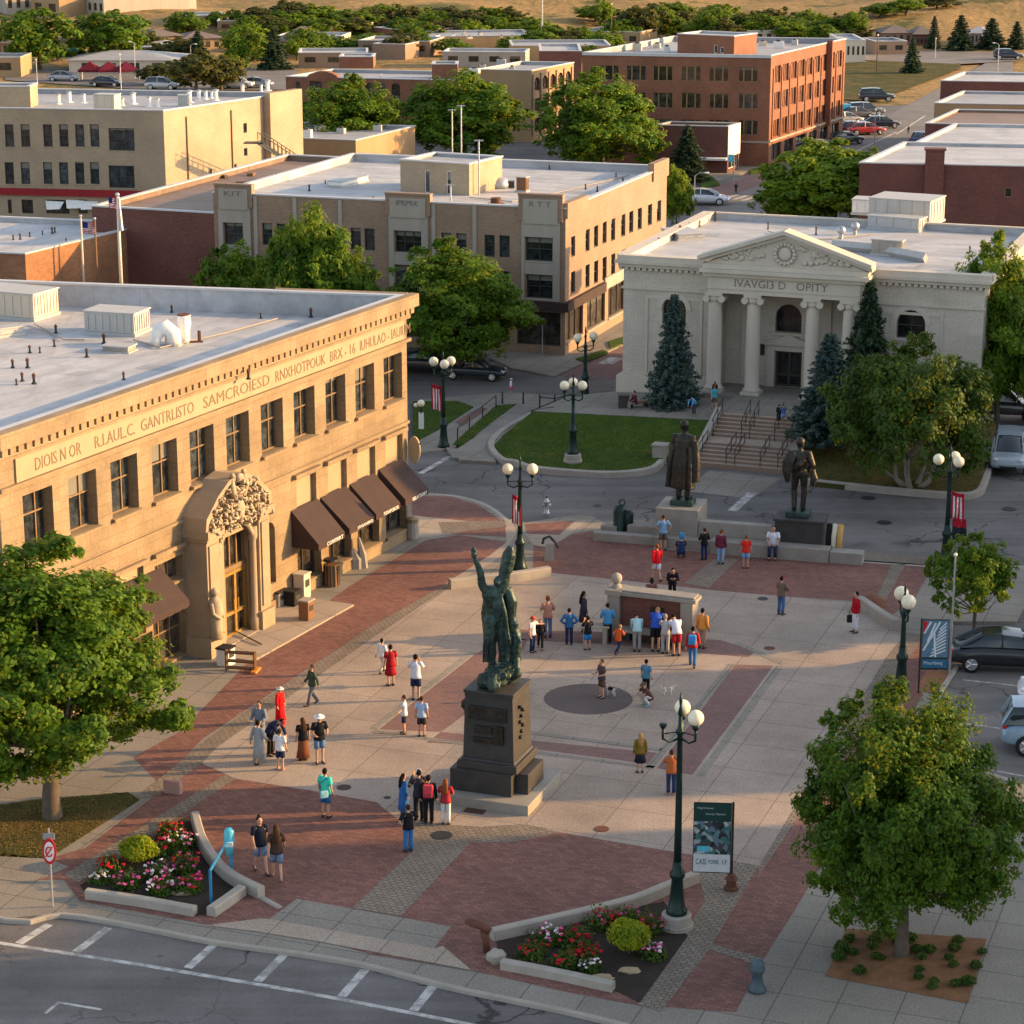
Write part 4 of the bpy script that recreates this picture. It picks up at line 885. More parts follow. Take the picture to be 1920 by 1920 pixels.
wsheet('lawn',[SP_(TW+.41,.2,.12),gl(1520,903,.12),gl(1700,921,.12),gl(1818,927,.12),gl(1838,915,.12),gl(1868,830,.12),lb(LW+1,2.5,.6),lb(LW+1,.3,.9),lb(us0+TW+.41,.3,1.5),SP_(TW+.41,run,1.5)],M['lawndry'],.3)
def kerbpath(px,w,h,closed=False,name='kerb'):
    mb=MB(); ribbon(mb,smooth_path([g(*p) for p in px],4),w,-.3,h,bev=.04); return st(mb.build(name,M['conc']))
kerbpath([(1000,778),(940,812),(920,838),(940,864),(967,870),(1010,882),(1135,891),(1215,884),(1240,868)],.32,.2)
kerbpath([(1500,903),(1600,914),(1700,924),(1800,931),(1834,925),(1848,900),(1872,830)],.32,.2)
mb=MB(); p=g(1238,862); mb.obox((p.x,p.y),(ev.x,ev.y),.35,.3,-.2,.75); mb.obox((p.x,p.y),(ev.x,ev.y),.4,.35,.75,.85)
tag(mb.build('stone_pier','' or M['conc'],bevel=.02),'squat stone pier at the kerb end of the lawn beside the stairs','pier')
wsheet('side_walk',[gl(835,838,.03),gl(905,848,.03),gl(925,815,.03),gl(990,772,.1),gl(1050,755,.3),gl(1100,745,.45),gl(1165,735,.75),lb(-3,.5,.62),lb(-3,vt+.6,.98),gl(1042,770,.5),gl(997,783,.3),gl(948,812,.12),gl(920,842,.05),gl(930,868,.03),gl(880,862,.03)][:13]+[gl(925,862,.03),gl(850,858,.03)],M['pside'],.3)
wsheet('side_walk',[gl(775,770,.0),gl(790,748,.0),gl(960,735,.0),gl(1060,742,.1),gl(990,772,.05),gl(915,805,.03),gl(845,840,.0),gl(775,850,.0)],M['pside'],.3)
wsheet('lawn',[gl(774,752,.05),gl(858,752,.05),gl(888,762,.05),gl(830,800,.05),gl(774,830,.05)],M['lawn'],.2)
wsheet('lawn',[gl(850,832,.06),gl(875,808,.06),gl(930,760,.06),gl(968,757,.06),gl(920,792,.06),gl(868,834,.06)],M['lawn'],.2)
wsheet('brick_paving',[gl(855,790,.04),gl(895,766,.04),gl(915,764,.04),gl(866,798,.04)],M['pbrick'])
for p in ([(1080,672),(1130,655),(1140,660),(1095,678)],[(1140,640),(1178,628),(1178,640),(1145,652)],[(1405,318),(1440,310),(1442,318),(1408,325)],[(1310,335),(1335,330),(1350,345),(1315,352)]):
    sheet('lawn',p,M['lawn'],.05,.1)

wsheet('side_walk',[gl(862,862,.035),gl(930,866,.035),gl(922,842,.035),gl(940,815,.05),gl(1000,778,.1),gl(975,768,.06),gl(915,803,.036),gl(850,846,.035)],M['pside'],.3)
# ---------------------------------------------------------------- the other buildings
def quickbld(name,label,fr,h,az,W,azs,D,wm,rm,par=.4,group=None,front='R',cat='building',z0=-.3,**k):
    # fr: front right (or left) corner on the ground; az: direction of the front going right; azs: direction going back
    fr=V((fr[0],fr[1],0)); o=pol(fr,az+180,W) if front=='R' else fr; r=fr if front=='R' else pol(fr,az,W)
    return Bld(name,label,cat,[o,r,pol(r,azs,D),pol(o,azs,D)],z0,h,wm,rm,par,group,**k)
def roofpt(b,x,y): p=g(x,y,b.rz_); return p
# 4. four-storey brick block
c4=g(1440,312); h4=hz(c4,105); print('brick4',c4,h4)
b=quickbld('brick_block','large four storey red brick block with rows of triple windows, sunlit on its street side',c4,h4,102,19.,24.2,26.,M['redbrick'],M['greyroof'],.5); BLD4=b
for j,x in enumerate((1124,1175,1225,1278,1330,1385)):
    for yt,yb in ((122,150),(172,201),(222,250)): b.win(0,x,yt+j*.6,x+36,yb+j*.6,fm=M['framet'],nx=3,xs=[.27,.7],d=.15,fw=.05,mw=.13,tiny=True,gm=M['glass2'])
L4=b.ed(1)[3]
for j in range(9):
    u=1.2+j*(L4-1.8)/9
    for q in (.25,.5,.74): b.add(1,u,u+2.,h4*q,h4*q+1.75,fm=M['redbrick'],nx=4,d=.2,fw=.05,mw=.2,tiny=True,gm=M['glass2'])
for j in range(6): u=1+j*4.1; b.add(1,u,u+3,.4,2.1,fm=M['framed'],nx=2,d=.25,tiny=True,name='shop_window',gm=M['glass2'])
b.finish()
for z in (.22,.99): b.band('stone_band',0,h4*z-.1,h4*z+.1,.1,M['tanstone' if z<.5 else 'coping'],0,19,.003)
b.band('stone_band',1,h4*.22,h4*.22+.2,.15,M['tanstone'],0,L4,.003); b.band('corner_bay',1,2.2,h4+.3,.6,M['redbrick'],L4-7.,L4-6.6,.003)
for j in range(10): u=.9+j*(L4-1.6)/9; b.band('pilaster_strip',1,2.3,h4-1.3,.1,M['redbrick'],u-.18,u+.18,.003)
def rooftop(b,px0,px1,py_front,h,dep,name,label,wm,rm,cat='rooftop room',par=.15,wins=(),grp=None):
    a=g(px0[0],px0[1],b.rz_); c=g(px1[0],px1[1],b.rz_); e=(c-a); e.z=0; L=e.length; e/=L; n=V((-e.y,e.x,0))
    q=Bld(name,label,cat,[a,c,c+n*dep,a+n*dep],b.rz_+.01,b.rz_+h,wm,rm,par,grp)
    for w in wins: q.win(0,*w[:4],tiny=True,fm=M['whitep'],**(w[4] if len(w)>4 else {}))
    q.finish(); return q
rooftop(b,(1270,101),(1376,106),0,2.0,5.,'penthouse','red brick penthouse standing on the roof of the four storey brick block',M['redbrick'],M['whiteroof'],wins=((1338,84,1345,100,dict(name='door')),(1350,88,1357,100,dict(name='door'))))
# 5. tall tan building upper left with its penthouse
c5=g(315,440); b=quickbld('tan_building','tall tan brick building at upper left with red band and blank sunlit side wall',c5,10.,99.3,24.,29.7,18.,M['cream'],M['greyroof'],.35); BLD5=b
for xl in (10,40,82,112,142,170):
    for yt,yb in ((233,275),(304,345)): b.win(0,xl-2,yt,xl+16,yb,fm=M['framed'],nz=2,d=.15,sill=M['cream'],sd=.05,sh=.08)
for yt,yb in ((240,282),(310,352)): b.win(0,203,yt,252,yb,fm=M['framed'],nx=3,nz=2,d=.15,sill=M['cream'],sd=.05,sh=.08)
for xl,xr in ((14,22),(40,62),(86,130),(146,164),(206,256)): b.win(0,xl,374,xr,400,fm=M['framed'],nx=2,d=.15,name='shop_window',gm=M['glass2'])
for xl,yt,yb in ((456,231,250),(457,278,293),(391,317,333),(437,308,320)): b.win(1,xl,yt,xl+7,yb,fm=M['framed'],d=.12)
b.win(1,534,217,540,235,fm=M['framed'],d=.12); b.finish()
z=b.px(0,200,362)[1]; b.band('red_fascia',0,z-.3,z+.25,.25,M['awnred'],0,24.2,.003)
for x,y in ((350,250),(434,240)): q=b.px(1,x,y)[0]; b.band('downpipe',1,3.,9.3,.12,M['framet'],q-.06,q+.06,.003)
L5=b.ed(1)[3]; b.band('stair_tower',1,-.2,10.35,.7,M['cream'],L5-4.2,L5+.6,.003)
mb=MB()
for k in range(4):
    u0,z0_=b.px(0,*((124,382),(86,384),(150,384),(250,384))[k])
    mb=MB(); mb.poly([b.at(0,u0,z0_+.35,.05),b.at(0,u0+1.6,z0_+.3,.05),b.at(0,u0+1.4,z0_-.25,.6),b.at(0,u0+.3,z0_-.3,.7)]); mb.build('torn_awning',M['whitep'],b.t)
rooftop(b,(-60,203),(58,203),0,1.75,3.2,'penthouse','tan brick penthouse at the left end of the tall tan building',M['cream'],M['greyroof'])
# fire stair
fs=thing('fire_stair','black iron fire stair descending from the tan building to the brown roof','fire escape',(0,0,0)); mb=MB()
p0=g(487,268,7.2); p1=g(555,312,4.6)
for s_ in (-.35,.35):
    o=V((s_*.3,s_,0)); mb.bar(p0+o,p1+o,.1,.2); mb.bar(p0+o+V((0,0,.9)),p1+o+V((0,0,.9)),.06,.06)
    for k in range(10): q=p0+(p1-p0)*(k/9)+o; mb.bar(q,q+V((0,0,.9)),.05,.05)
for k in range(16): q=p0+(p1-p0)*(k/15); mb.bar(q+V((-.1,-.35,0)),q+V((.1,.35,0)),.25,.04)
mb.build('flight',M['iron'],fs); mb=MB(); mb.obox((p0.x-.5,p0.y+.3),(1,0),.8,.6,p0.z-.05,p0.z+.03); mb.bar((p1.x,p1.y,p1.z),(p1.x,p1.y,2),.08,.08); mb.build('landing',M['iron'],fs)
# 6. brown-roofed building joined to the tan block, with red brick front
c=BLD2.W[0]; b=Bld('brown_roof_building','low building with dark red brick front and rubbish-strewn brown roof beside the tan brick block','building',[pol(c,291,8.9),pol(c,288,.02),pol(pol(c,288,.02),19.6,30),pol(pol(c,291,8.9),19.6,30)],-.3,7.7,M['darkbrick'],M['brownroof'],.35); BLD6=b.finish()
# 7. low tan annexe
pA=g(497,325,2.); pBx=g(668,330,2.); b=Bld('tan_annexe','low sunlit tan building behind the brown roof, dark vent stack on top','building',[pol(pBx,288,12.5),pBx,pol(pBx,22,13),pol(pol(pBx,288,12.5),22,13)],-.3,hz(pBx,264),M['ochre'],M['greyroof'],.3); BLD7=b
b.win(0,568,290,590,317,fm=M['framed'],nz=2,d=.12); b.win(0,613,303,645,320,fm=M['framed'],nx=2,d=.12); b.finish()
# 8. orange brick building behind the left roof
c8=g(47,477,6.3); e8=g(288,419,6.3); az8=math.degrees(math.atan2(e8.x-c8.x,e8.y-c8.y)); b=Bld('orange_brick_building','low orange brick building with white roof behind the golden stone building','building',[c8,e8,pol(e8,-75,20),pol(c8,-75,18)],-.3,6.3,M['orangebrick'],M['whiteroof'],.25); BLD8=b.finish()
b=Bld('garden_wall','low tan brick wall beside the orange brick building','wall',[g(242,525,2.),g(318,492,2.),g(320,487,2.),g(244,520,2.)],-.2,2.2,M['tanbrick'],M['coping'],.05,copm=M['conc']); b.finish()
b=Bld('garden_wall','pale rendered wall with square end pier below the red brick front','wall',[g(318,492,2.),g(372,497,2.),g(373,492,2.),g(320,487,2.)],-.2,2.6,M['ochre'],M['coping'],.05,copm=M['conc']); b.finish()
# 9. red brick buildings on the right, nearest first
def red(n,xl,yf,W,h,dep,lab,par=.2,az=100,azs=22,wm='darkbrick',rm='whiteroof',wins=()):
    p=g(xl,yf,h); q=Bld('brick_building',lab,'building',[p,pol(p,az,W),pol(pol(p,az,W),azs,dep),pol(p,azs,dep)],-.3,h,M[wm],M[rm],par,None)
    for w in wins: q.win(0,*w,fm=M['framet'],d=.12,gm=M['glass2'])
    return q.finish()
r1=red(0,1612,306,17,7.2,15,'dark red brick building with chimney and white roof nearest behind the hall',wins=((1737,348,1750,366),(1884,352,1898,370)))
red(1,1712,270,16,6.6,17,'red brick building with white roof, second row behind the hall')
red(2,1735,232,14,6.,14,'brick building with reddish roof edge between two white roofs at the right edge',rm='brownroof')
red(3,1752,194,16,6.2,14,'low building with pale painted wall at the right edge beyond the red brick roofs',wm='ochre',rm='greyroof')
red(4,1764,152,16,7.,12,'farthest red brick building at the right edge beside the avenue')
mb=MB(); p=g(1752,306,7.3); mb.obox((p.x,p.y-.1),(1,-.15),.7,.5,5.,8.3); mb.obox((p.x,p.y-.1),(1,-.15),.8,.6,8.3,8.45)
tag(mb.build('chimney',M['darkbrick']),'square brick chimney on the roof edge of the dark red building behind the hall','chimney')
# 10. small brick shop with white side by the brick block
c=g(1363,324,.0); h9=hz(c,238); print('shop',h9); b=quickbld('corner_shop','small red brick shop with white painted side below the four storey block',c,h9,102,7.,24.2,3.6,M['darkbrick'],M['brownroof'],.3); b.add(1,.4,3.2,.3,1.5,fm=M['whitep'],nx=2,tiny=True,d=.2,name='shop_window'); b.finish(); b.band('white_panel',1,1.55,h9+.05,.08,M['whitep'],0,3.6,.003); b.band('canopy',0,1.3,1.5,1.1,M['whitep'],2.,7.,.003)
# 11. arcaded brick building in the middle distance
pc=g(996,265,.0); h11=hz(pc,133); b=BLDA=quickbld('arcade_building','long brick building with round arched windows behind the trees, sunlit at its right end',pc,h11,104,6.2,24,12.,M['ochre'],M['greyroof'],.3)
for j in range(5):
    for q in (.12,.4,.7): b.add(1,.8+j*2.2,2.4+j*2.2,h11*q,h11*q+1.5,fm=M['framet'],nx=2,tiny=True,d=.2,arch=(q>.6),gm=M['glass2'])
b.finish()
for j in range(6): b.band('pilaster_strip',1,.5,h11-.4,.14,M['tanbrick'],.3+j*2.2-.12,.3+j*2.2+.3,.003)
p=pol(b.W[0],284,22); b2=Bld('arcade_wing','lower brick wing with four round arched windows and pointed gable, left of the sunlit arcade','building',[p,pol(b.W[0],284,.03),pol(b.W[0],24,11),pol(p,24,11)],-.3,h11*.84,M['redbrick'],M['greyroof'],.3)
for x in (661,685,708,734): b2.win(0,x,155,x+16,183,fm=M['framed'],arch=True,tiny=True,d=.2,gm=M['glass2'])
for x in (580,):  b2.win(0,x,148,x+24,175,fm=M['framed'],arch=True,nx=2,tiny=True,d=.2,gm=M['glass2'])
b2.win(0,555,153,563,175,fm=M['framed'],tiny=True,d=.2,gm=M['glass2']); b2.finish()
u0=b2.px(0,572,140)[0]; u1=b2.px(0,637,140)[0]; mb=MB(); N=10
for t in range(N):
    a0,a1=math.pi*t/N,math.pi*(t+1)/N; cu=(u0+u1)/2; r=(u1-u0)/2
    q=[(cu+r*math.cos(a),h11*.84-.4+r*.55*math.sin(a)) for a in (a0,a1)]
    mb.add([b2.at(0,q[0][0],q[0][1],.1),b2.at(0,q[1][0],q[1][1],.1),b2.at(0,q[1][0],q[1][1],-1),b2.at(0,q[0][0],q[0][1],-1),b2.at(0,cu,h11*.84-.4,.1)],[(0,1,2,3),(0,4,1)])
mb.build('round_gable',M['redbrick'],b2.t)
rooftop(b2,(636,128),(700,128),0,1.3,5,'roof_room','rust red roof room on the arcade wing, nearer the gable',M['redbrick'],M['whiteroof'])
rooftop(b2,(810,150),(858,150),0,1.7,4,'roof_room','rust red roof room on the arcade wing, beside the sunlit end',M['redbrick'],M['greyroof'])
# 12. long low roofs and far houses
def low(xl,xr,yt,yb,dep,lab,wm,rm,name='low_building',nw=0,par=.3,azs=24):
    A=gt(xl,yb); B=gt(xr,yb); h=max(2.,hz(A,yt)); e=(B-A).normalized(); n=V((-e.y,e.x,0)); q=Bld(name,lab,'building',[A,B,B+n*dep,A+n*dep],A.z-.5,h,M[wm],M[rm],par)
    L=(B-A).length
    for k in range(nw): q.add(0,L*(k+.25)/nw,L*(k+.75)/nw,A.z+.35*(h-A.z),A.z+.75*(h-A.z),fm=M['framet'],tiny=True,d=.1,gm=M['glass2'])
    return q.finish()
BLDL=low(800,1010,76,99,14,'long flat roofed tan building in the middle distance behind the arcade','ochre','greyroof')
low(672,806,84,106,10,'grey roofed low brick building left of the long flat roofed tan building','tanbrick','greyroof',nw=4)
low(830,985,104,126,7,'pale low building just behind the sunlit arcade roof','tanstone','whiteroof',nw=4)
low(1012,1090,96,150,14,'small building with red wall and white roof between the arcade and brick block','darkbrick','whiteroof')
low(960,1145,86,118,12,'sunlit tan shed with grey roof left of the four storey block','ochre','greyroof')
low(700,760,96,112,6,'tiny tan roof box left of the long flat roof','tanbrick','greyroof')
low(1576,1622,76,118,14,'white trimmed diner-like pavilion just right of the four storey block','beigep','whiteroof',nw=5)
low(-30,40,108,146,8,'plain tan tower block at the far left edge','ochre','greyroof',nw=1)
low(408,560,40,62,20,'far tan building with arched openings at the foot of the hills','ochre','brownroof',nw=5)
low(330,420,30,48,10,'far flat tan shop on the hill foot left of the dark trees','ochre','greyroof',nw=4)
low(520,640,70,92,9,'far pale flat roofed store before the broad hipped roof house','beigep','whiteroof',nw=5)
low(760,870,58,82,10,'far red brick store behind the long flat roof, on its left','redbrick','greyroof',nw=4)
low(1090,1200,62,86,10,'far tan store behind the four storey block, left of its penthouse','ochre','whiteroof',nw=4)
low(1400,1500,58,80,9,'far white walled store behind the four storey block, right of its penthouse','beigep','greyroof',nw=6)
low(1640,1700,84,104,8,'small flat roofed garage beyond the avenue lawn','tanbrick','greyroof',nw=2)
low(560,690,104,128,9,'flat brown roofed shop before the arcade gable','tanbrick','whiteroof',nw=3)
low(620,700,48,70,12,'far small tan building with stepped corner beyond the trees','ochre','brownroof')
low(133,195,-8,28,18,'far five level parking block at the top left corner','tanstone','greyroof',nw=6)
low(12,60,-10,30,14,'far grey tower slab at the top left corner','tanstone','greyroof',nw=3)
low(60,112,-6,34,14,'far orange fronted block at the top left corner','ochre','greyroof',nw=2)
low(195,235,-6,14,14,'far cream building beside the parking block at the top left','beigep','greyroof',nw=2)
def house(xl,xr,yt,yb,dep,lab,wm='ochre',rm='shingle',name='house',ov=.5):
    A=gt(xl,yb); B=gt(xr,yb); hw=1.9; rt=max(1.,hz(A,yt)-A.z-hw); e=(B-A); e.z=0; L=e.length; ang=math.atan2(e.y,e.x); t=thing(name,lab,'house',tuple(A),ang)
    mb=MB(); mb.box(0,0,-.6,L,dep,hw); mb.build('wall',M[wm],t)
    o=ov; i=min(L,dep)*.45; mb=MB(); v=[(-o,-o,hw),(L+o,-o,hw),(L+o,dep+o,hw),(-o,dep+o,hw),(i,dep/2,hw+rt),(L-i,dep/2,hw+rt)]
    mb.add(v,[(0,1,5,4),(1,2,5),(2,3,4,5),(3,0,4),(3,2,1,0)]); mb.build('roof',M[rm],t)
    for k in range(4):
        u=L*(.12+.22*k); mb=MB(); mb.box(u,-.04,.5,u+L*.1,0,1.5); mb.build('window',M['glass2'],t)
    return t
house(275,345,64,92,7,'far house with hipped brown roof behind the dark firs')
house(345,420,72,96,7,'far house with sunlit orange gable behind the dark firs')
house(525,612,52,100,8,'far tan house with broad hipped roof right of the dark firs')
house(130,330,104,138,12,'wide low market hall with a broad grey hipped roof behind the tall tan building','beigep','greyroof','market_hall')
house(270,335,92,112,6,'small shed with pale blue roof against the market hall','beigep','whiteroof','shed')
house(830,960,36,66,10,'far dark hipped roof house among the trees at the foot of the hills','darkbrick','shingle')
house(1655,1712,52,84,8,'far house with dark gabled roof at the right, below the hills','tanbrick','shingle')
house(1715,1748,50,86,6,'far house with steep grey roof between two spruces at the right','darkbrick','shingle')
house(1818,1850,54,84,6,'far blue roofed cottage beside the orange digger','tanstone','greyroof')
house(-10,42,88,104,6,'far house at the left edge under the leafy trees','ochre','shingle')
# off to the right: unseen blocks added and shaped to shade the square
for k,(y0,y1,h,x) in enumerate(((26,73.6,17.5,58),(76.6,88.4,14.8,58),(91.4,105.8,14.6,60),(106.1,108.5,20,60),(108.8,112.4,13.3,60),(112.8,125,20.5,60),(125.4,150,11.5,62))):
    q=Bld('shade_caster',('long','narrow','square','slim tower','middle','tall','low')[k]+' unseen brick block added to shade the square from the right','building',[V((x,y0,0)),V((x+4,y0,0)),V((x+4,y1,0)),V((x,y1,0))],-.3,h,M['redbrick'],M['greyroof'],.4)
    for j in range(int((y1-y0)/3)): q.add(3,.8+j*3,2.2+j*3,5,7,fm=M['framed'],tiny=True)
    q.finish()
# clutter on the long roofs and the brown roof
r5=random.Random(21)
def boxes(b,pts,lab,grp,nm='roof_unit'):
    for k,(x,y) in enumerate(pts):
        p=g(x,y,b.rz_); w,d,h=r5.uniform(.4,1.1),r5.uniform(.4,.9),r5.uniform(.35,.9); t=thing(nm,lab,'roof unit',tuple(p),b.rz+r5.choice((0,.2)),grp); mb=MB(); mb.box(-w/2,-d/2,0,w/2,d/2,h); mb.build('casing',M[r5.choice(('greyp','whitep','beigep'))],t,bevel=.02); mb=MB(); mb.lathe([(w*.3,h),(w*.3,h+.12),(w*.2,h+.16)],10); mb.build('fan',M['framed'],t)
for k in range(9):
    p=g(r5.uniform(420,640),r5.uniform(322,352),BLD6.rz_+.01); mb=MB(); mb.obox((p.x,p.y),(math.cos(k),math.sin(k)),r5.uniform(.2,.7),r5.uniform(.1,.4),p.z,p.z+r5.uniform(.06,.25)); tag(mb.build('roof_debris',M[('wood','rust','brownroof')[k%3]]),'flat scrap of brown rubbish lying on the brown roof','rubbish','rubbish on the brown roof')
boxes(BLD4,[(1195,95),(1232,90),(1250,98),(1150,96),(1400,92),(1430,86),(1460,90),(1490,84),(1240,86)],'small pale roof unit on the flat roof of the four storey brick block','roof units on the four storey block')
boxes(BLD7,[(545,252),(575,258),(640,250),(708,246),(600,246)],'small roof unit on the low tan annexe','roof units on the tan annexe')
boxes(BLDA,[(905,128),(940,124),(960,136),(890,138)],'small roof unit on the sunlit arcade building','roof units on the arcade building')
boxes(BLDL,[(820,73),(850,69),(880,73),(900,68),(940,72),(985,68),(870,66),(960,74),(1000,71)],'small roof unit on the long flat roofed tan building','roof units on the long flat roof')
# ================================================================ TREES
def leafmesh(name,C,Nn,L,W,mat,rs):
    # one rhombic leaf per row of centres C with facing Nn
    n=len(C); t=rs.normal(size=(n,3)); Nn=Nn/np.linalg.norm(Nn,axis=1)[:,None]
    t-=Nn*np.sum(t*Nn,1)[:,None]; t/=np.linalg.norm(t,axis=1)[:,None]; b=np.cross(Nn,t)
    l=(L*rs.uniform(.7,1.3,n))[:,None]; w=(W*rs.uniform(.7,1.3,n))[:,None]
    v=np.stack([C-t*l,C+b*w-t*l*.1,C+t*l,C-b*w-t*l*.1],1).reshape(-1,3).astype('f')
    me=bpy.data.meshes.new(name); me.vertices.add(4*n); me.vertices.foreach_set('co',v.ravel())
    me.loops.add(4*n); me.loops.foreach_set('vertex_index',np.arange(4*n,dtype='i'))
    me.polygons.add(n); me.polygons.foreach_set('loop_start',np.arange(0,4*n,4,dtype='i')); me.polygons.foreach_set('loop_total',np.full(n,4,'i'))
    me.materials.append(mat); me.update(calc_edges=True); return me
def tree_mesh(seed,mat,nb=60,nl=240,ls=.14,h=8.,R=3.2,base=1.7,rb=(.2,.32),trunk=.2,shape=1.,multi=1,low=-.75,bark='bark'):
    rs=np.random.RandomState(seed); zc=(h+base)/2; hh=(h-base)/2
    B=[]; k=0
    for i in range(nb):
        z=1-(i+.5)/nb*(1-low); th=i*2.39996+rs.uniform(-.35,.35); q=math.sqrt(max(0,1-z*z)); f=rs.uniform(.98,1.1) if i%8==3 else rs.uniform(.55,.93) if i%4 else rs.uniform(.15,.55)
        sh=(1-.28*max(0,z)*shape); B.append((q*math.cos(th)*f*R*sh,q*math.sin(th)*f*R*sh,zc+z*f*hh*(.96 if z>0 else .92)))
    B=np.array(B); C=[];Nn=[]
    for c in B:
        r=rs.uniform(*rb)*R*(.7 if np.hypot(c[0]/R,np.hypot(c[1]/R,(c[2]-zc)/hh))>.9 else 1.); d=rs.normal(size=(nl,3)); d/=np.linalg.norm(d,axis=1)[:,None]; d[:,2]=np.abs(d[:,2])*rs.choice([1,1,1,-1],nl)
        rad=r*rs.uniform(.25,1,nl)[:,None]**.55; sub=rs.normal(size=(7,3))*r*.5
        p=c+d*rad*np.array([1,1,.72]); k=rs.randint(0,9,nl); m=k<7; p[m]=(c+sub[k[m]%7]*np.array([1,1,.7])+d[m]*r*.42*rs.uniform(.4,1,(m.sum(),1)))
        C.append(p); o=c-np.array([0,0,zc]); o=o/(np.linalg.norm(o)+1e-6); Nn.append(d*.9+o*.5+rs.normal(size=(nl,3))*.45+np.array([0,0,.45]))
    C=np.concatenate(C);Nn=np.concatenate(Nn)
    crown=leafmesh('crown',C,Nn,ls,ls*.62,mat,rs)
    mb=MB(); r2=random.Random(seed); tops=[]
    for s in range(multi):
        a=s*2.4+.7; sp=0 if multi==1 else .35
        p0=V((sp*math.cos(a)*.4,sp*math.sin(a)*.4,-.25)); p1=V((sp*math.cos(a)*2,sp*math.sin(a)*2,base*.9)); p2=V((sp*math.cos(a)*3.2,sp*math.sin(a)*3.2,base+hh*.75)); tr=trunk/(1 if multi==1 else 1.6)
        mb.tube([p0,p0+(p1-p0)*.12,p0+(p1-p0)*.5,p1,(p1+p2)/2+V((.08,.05,0)),p2],[tr*1.55,tr*1.12,tr,tr*.92,tr*.62,tr*.3],9); tops+=[p1,(p1+p2)/2]
    for i in range(1,nb,max(1,nb//22)):
        c=V(B[i]); s=min(tops,key=lambda t:(t-c).length+r2.uniform(0,1)); m=(s+c)/2+V((0,0,-.12*(c-s).length)); mb.tube([s,m,c],[trunk*.38,trunk*.22,trunk*.07],5)
    o=mb.build('trunk',M[bark]); tm=o.data; bpy.data.objects.remove(o)
    for p in tm.polygons: p.use_smooth=True
    return crown,tm,h,R
def spruce_mesh(seed,mat,h=8.,R=2.2,lev=26,ls=.17):
    rs=np.random.RandomState(seed); C=[];Nn=[]; mb=MB(); mb.tube([(0,0,-.2),(0,0,h*.5),(0,0,h*.97)],[.17,.1,.02],7)
    for k in range(lev):
        t=k/lev; z=.35+(h-.5)*t; L=R*(1-t)**.85*rs.uniform(.85,1.12)+.12; n=int(7+7*(1-t))
        for j in range(n):
            a=2*math.pi*j/n+rs.uniform(-.3,.3)+k; l=L*rs.uniform(.72,1.1); m=int(12+62*l/R)
            s=rs.uniform(.12,1,m); dr=-.22*s*l+.16*(s*l)**2*(.6 if t<.6 else 1.2); wd=(1-s*.75)*.26*l
            x=s*l; y=rs.normal(size=m)*wd*.5
            C.append(np.stack([x*math.cos(a)-y*math.sin(a),x*math.sin(a)+y*math.cos(a),z+dr+rs.normal(size=m)*.05],1)); nn=rs.normal(size=(m,3))*.5+np.array([.35*math.cos(a),.35*math.sin(a),.8]); Nn.append(nn)
            if j%3==0 and l>.6: mb.tube([(0,0,z),(l*.8*math.cos(a),l*.8*math.sin(a),z-.12*l)],[.03,.008],4)
    C=np.concatenate(C);Nn=np.concatenate(Nn); crown=leafmesh('crown',C,Nn,ls,ls*.34,mat,rs)
    o=mb.build('trunk',M['bark']); tm=o.data; bpy.data.objects.remove(o); return crown,tm,h,R
def put_tree(name,label,proto,p,h,R,rz=0,group=None,cat='tree'):
    cm,tm,ph,pR=proto; t=thing(name,label,cat,tuple(p),rz,group); t.scale=(R/pR,R/pR,h/ph)
    for nm,me in (('crown',cm),('trunk',tm)):
        o=bpy.data.objects.new(nm,me); COL.objects.link(o); o.parent=t
    return t
def ppm(p): return F/(p[1]*CP+(H-p[2])*SP)
def tree_px(name,label,proto,x,yb,yt,w,z=0,rz=None,group=None,far=False,hmin=0):
    p=gt(x,yb) if far else g(x,yb,z); hh=hz(p,yt)-p[2]
    return put_tree(name,label,proto,p,max(hh,hmin)*1.05,w/2/ppm(p)*1.06,rnd.uniform(0,6.28) if rz is None else rz,group)
TM1=tree_mesh(11,M['leafm'],160,600,.078,8.3,3.3,.75,(.15,.25),.24,low=-.85)
TM2=tree_mesh(12,M['leafm'],175,600,.078,8.,3.7,.4,(.15,.25),.26,shape=.15,low=-.9)
TE=tree_mesh(13,M['leafd'],115,420,.105,8.,3.4,.7,(.18,.28),.2,low=-.92)
TE2=tree_mesh(14,M['leafd'],95,360,.12,7.,3.2,.9,(.2,.32),.2,low=-.9)
TY=tree_mesh(15,M['leafy'],90,330,.115,5.5,2.7,.8,(.2,.32),.16,low=-.8)
TH=tree_mesh(16,M['leafh'],105,360,.085,4.6,3.4,.15,(.15,.24),.16,shape=.5,multi=5,low=-.8,bark='barkpale')
TS=tree_mesh(17,M['leafm'],60,300,.062,3.1,1.7,.75,(.16,.27),.07)
FARS=[tree_mesh(20,M['leafd'],40,130,.22,7.,3.2,.8,(.24,.36),.2,low=-.95),tree_mesh(21,M['leafo'],36,130,.22,6.,3.,.7,(.24,.36),.2,low=-.95),tree_mesh(22,M['leafy'],36,130,.22,6.,3.,.7,(.24,.36),.2,low=-.95)]
SB=spruce_mesh(30,M['leafs'],6.5,1.75,34,.13); SG=spruce_mesh(31,M['leafg'],6.5,1.7,28,.15); SF=spruce_mesh(32,M['leafg'],8,2.2,16,.3)
tree_px('maple_tree','big maple in the bottom left lawn standing before the golden stone building',TM1,98,1532,1045,480,rz=.3)
tree_px('maple_tree','big maple in the mulch square at bottom right with sunlit yellow top',TM2,1690,1790,1318,392,rz=1.)
tree_px('shade_tree','full round shade tree at the street corner beside the golden stone building',TE,862,705,470,262,rz=2.)
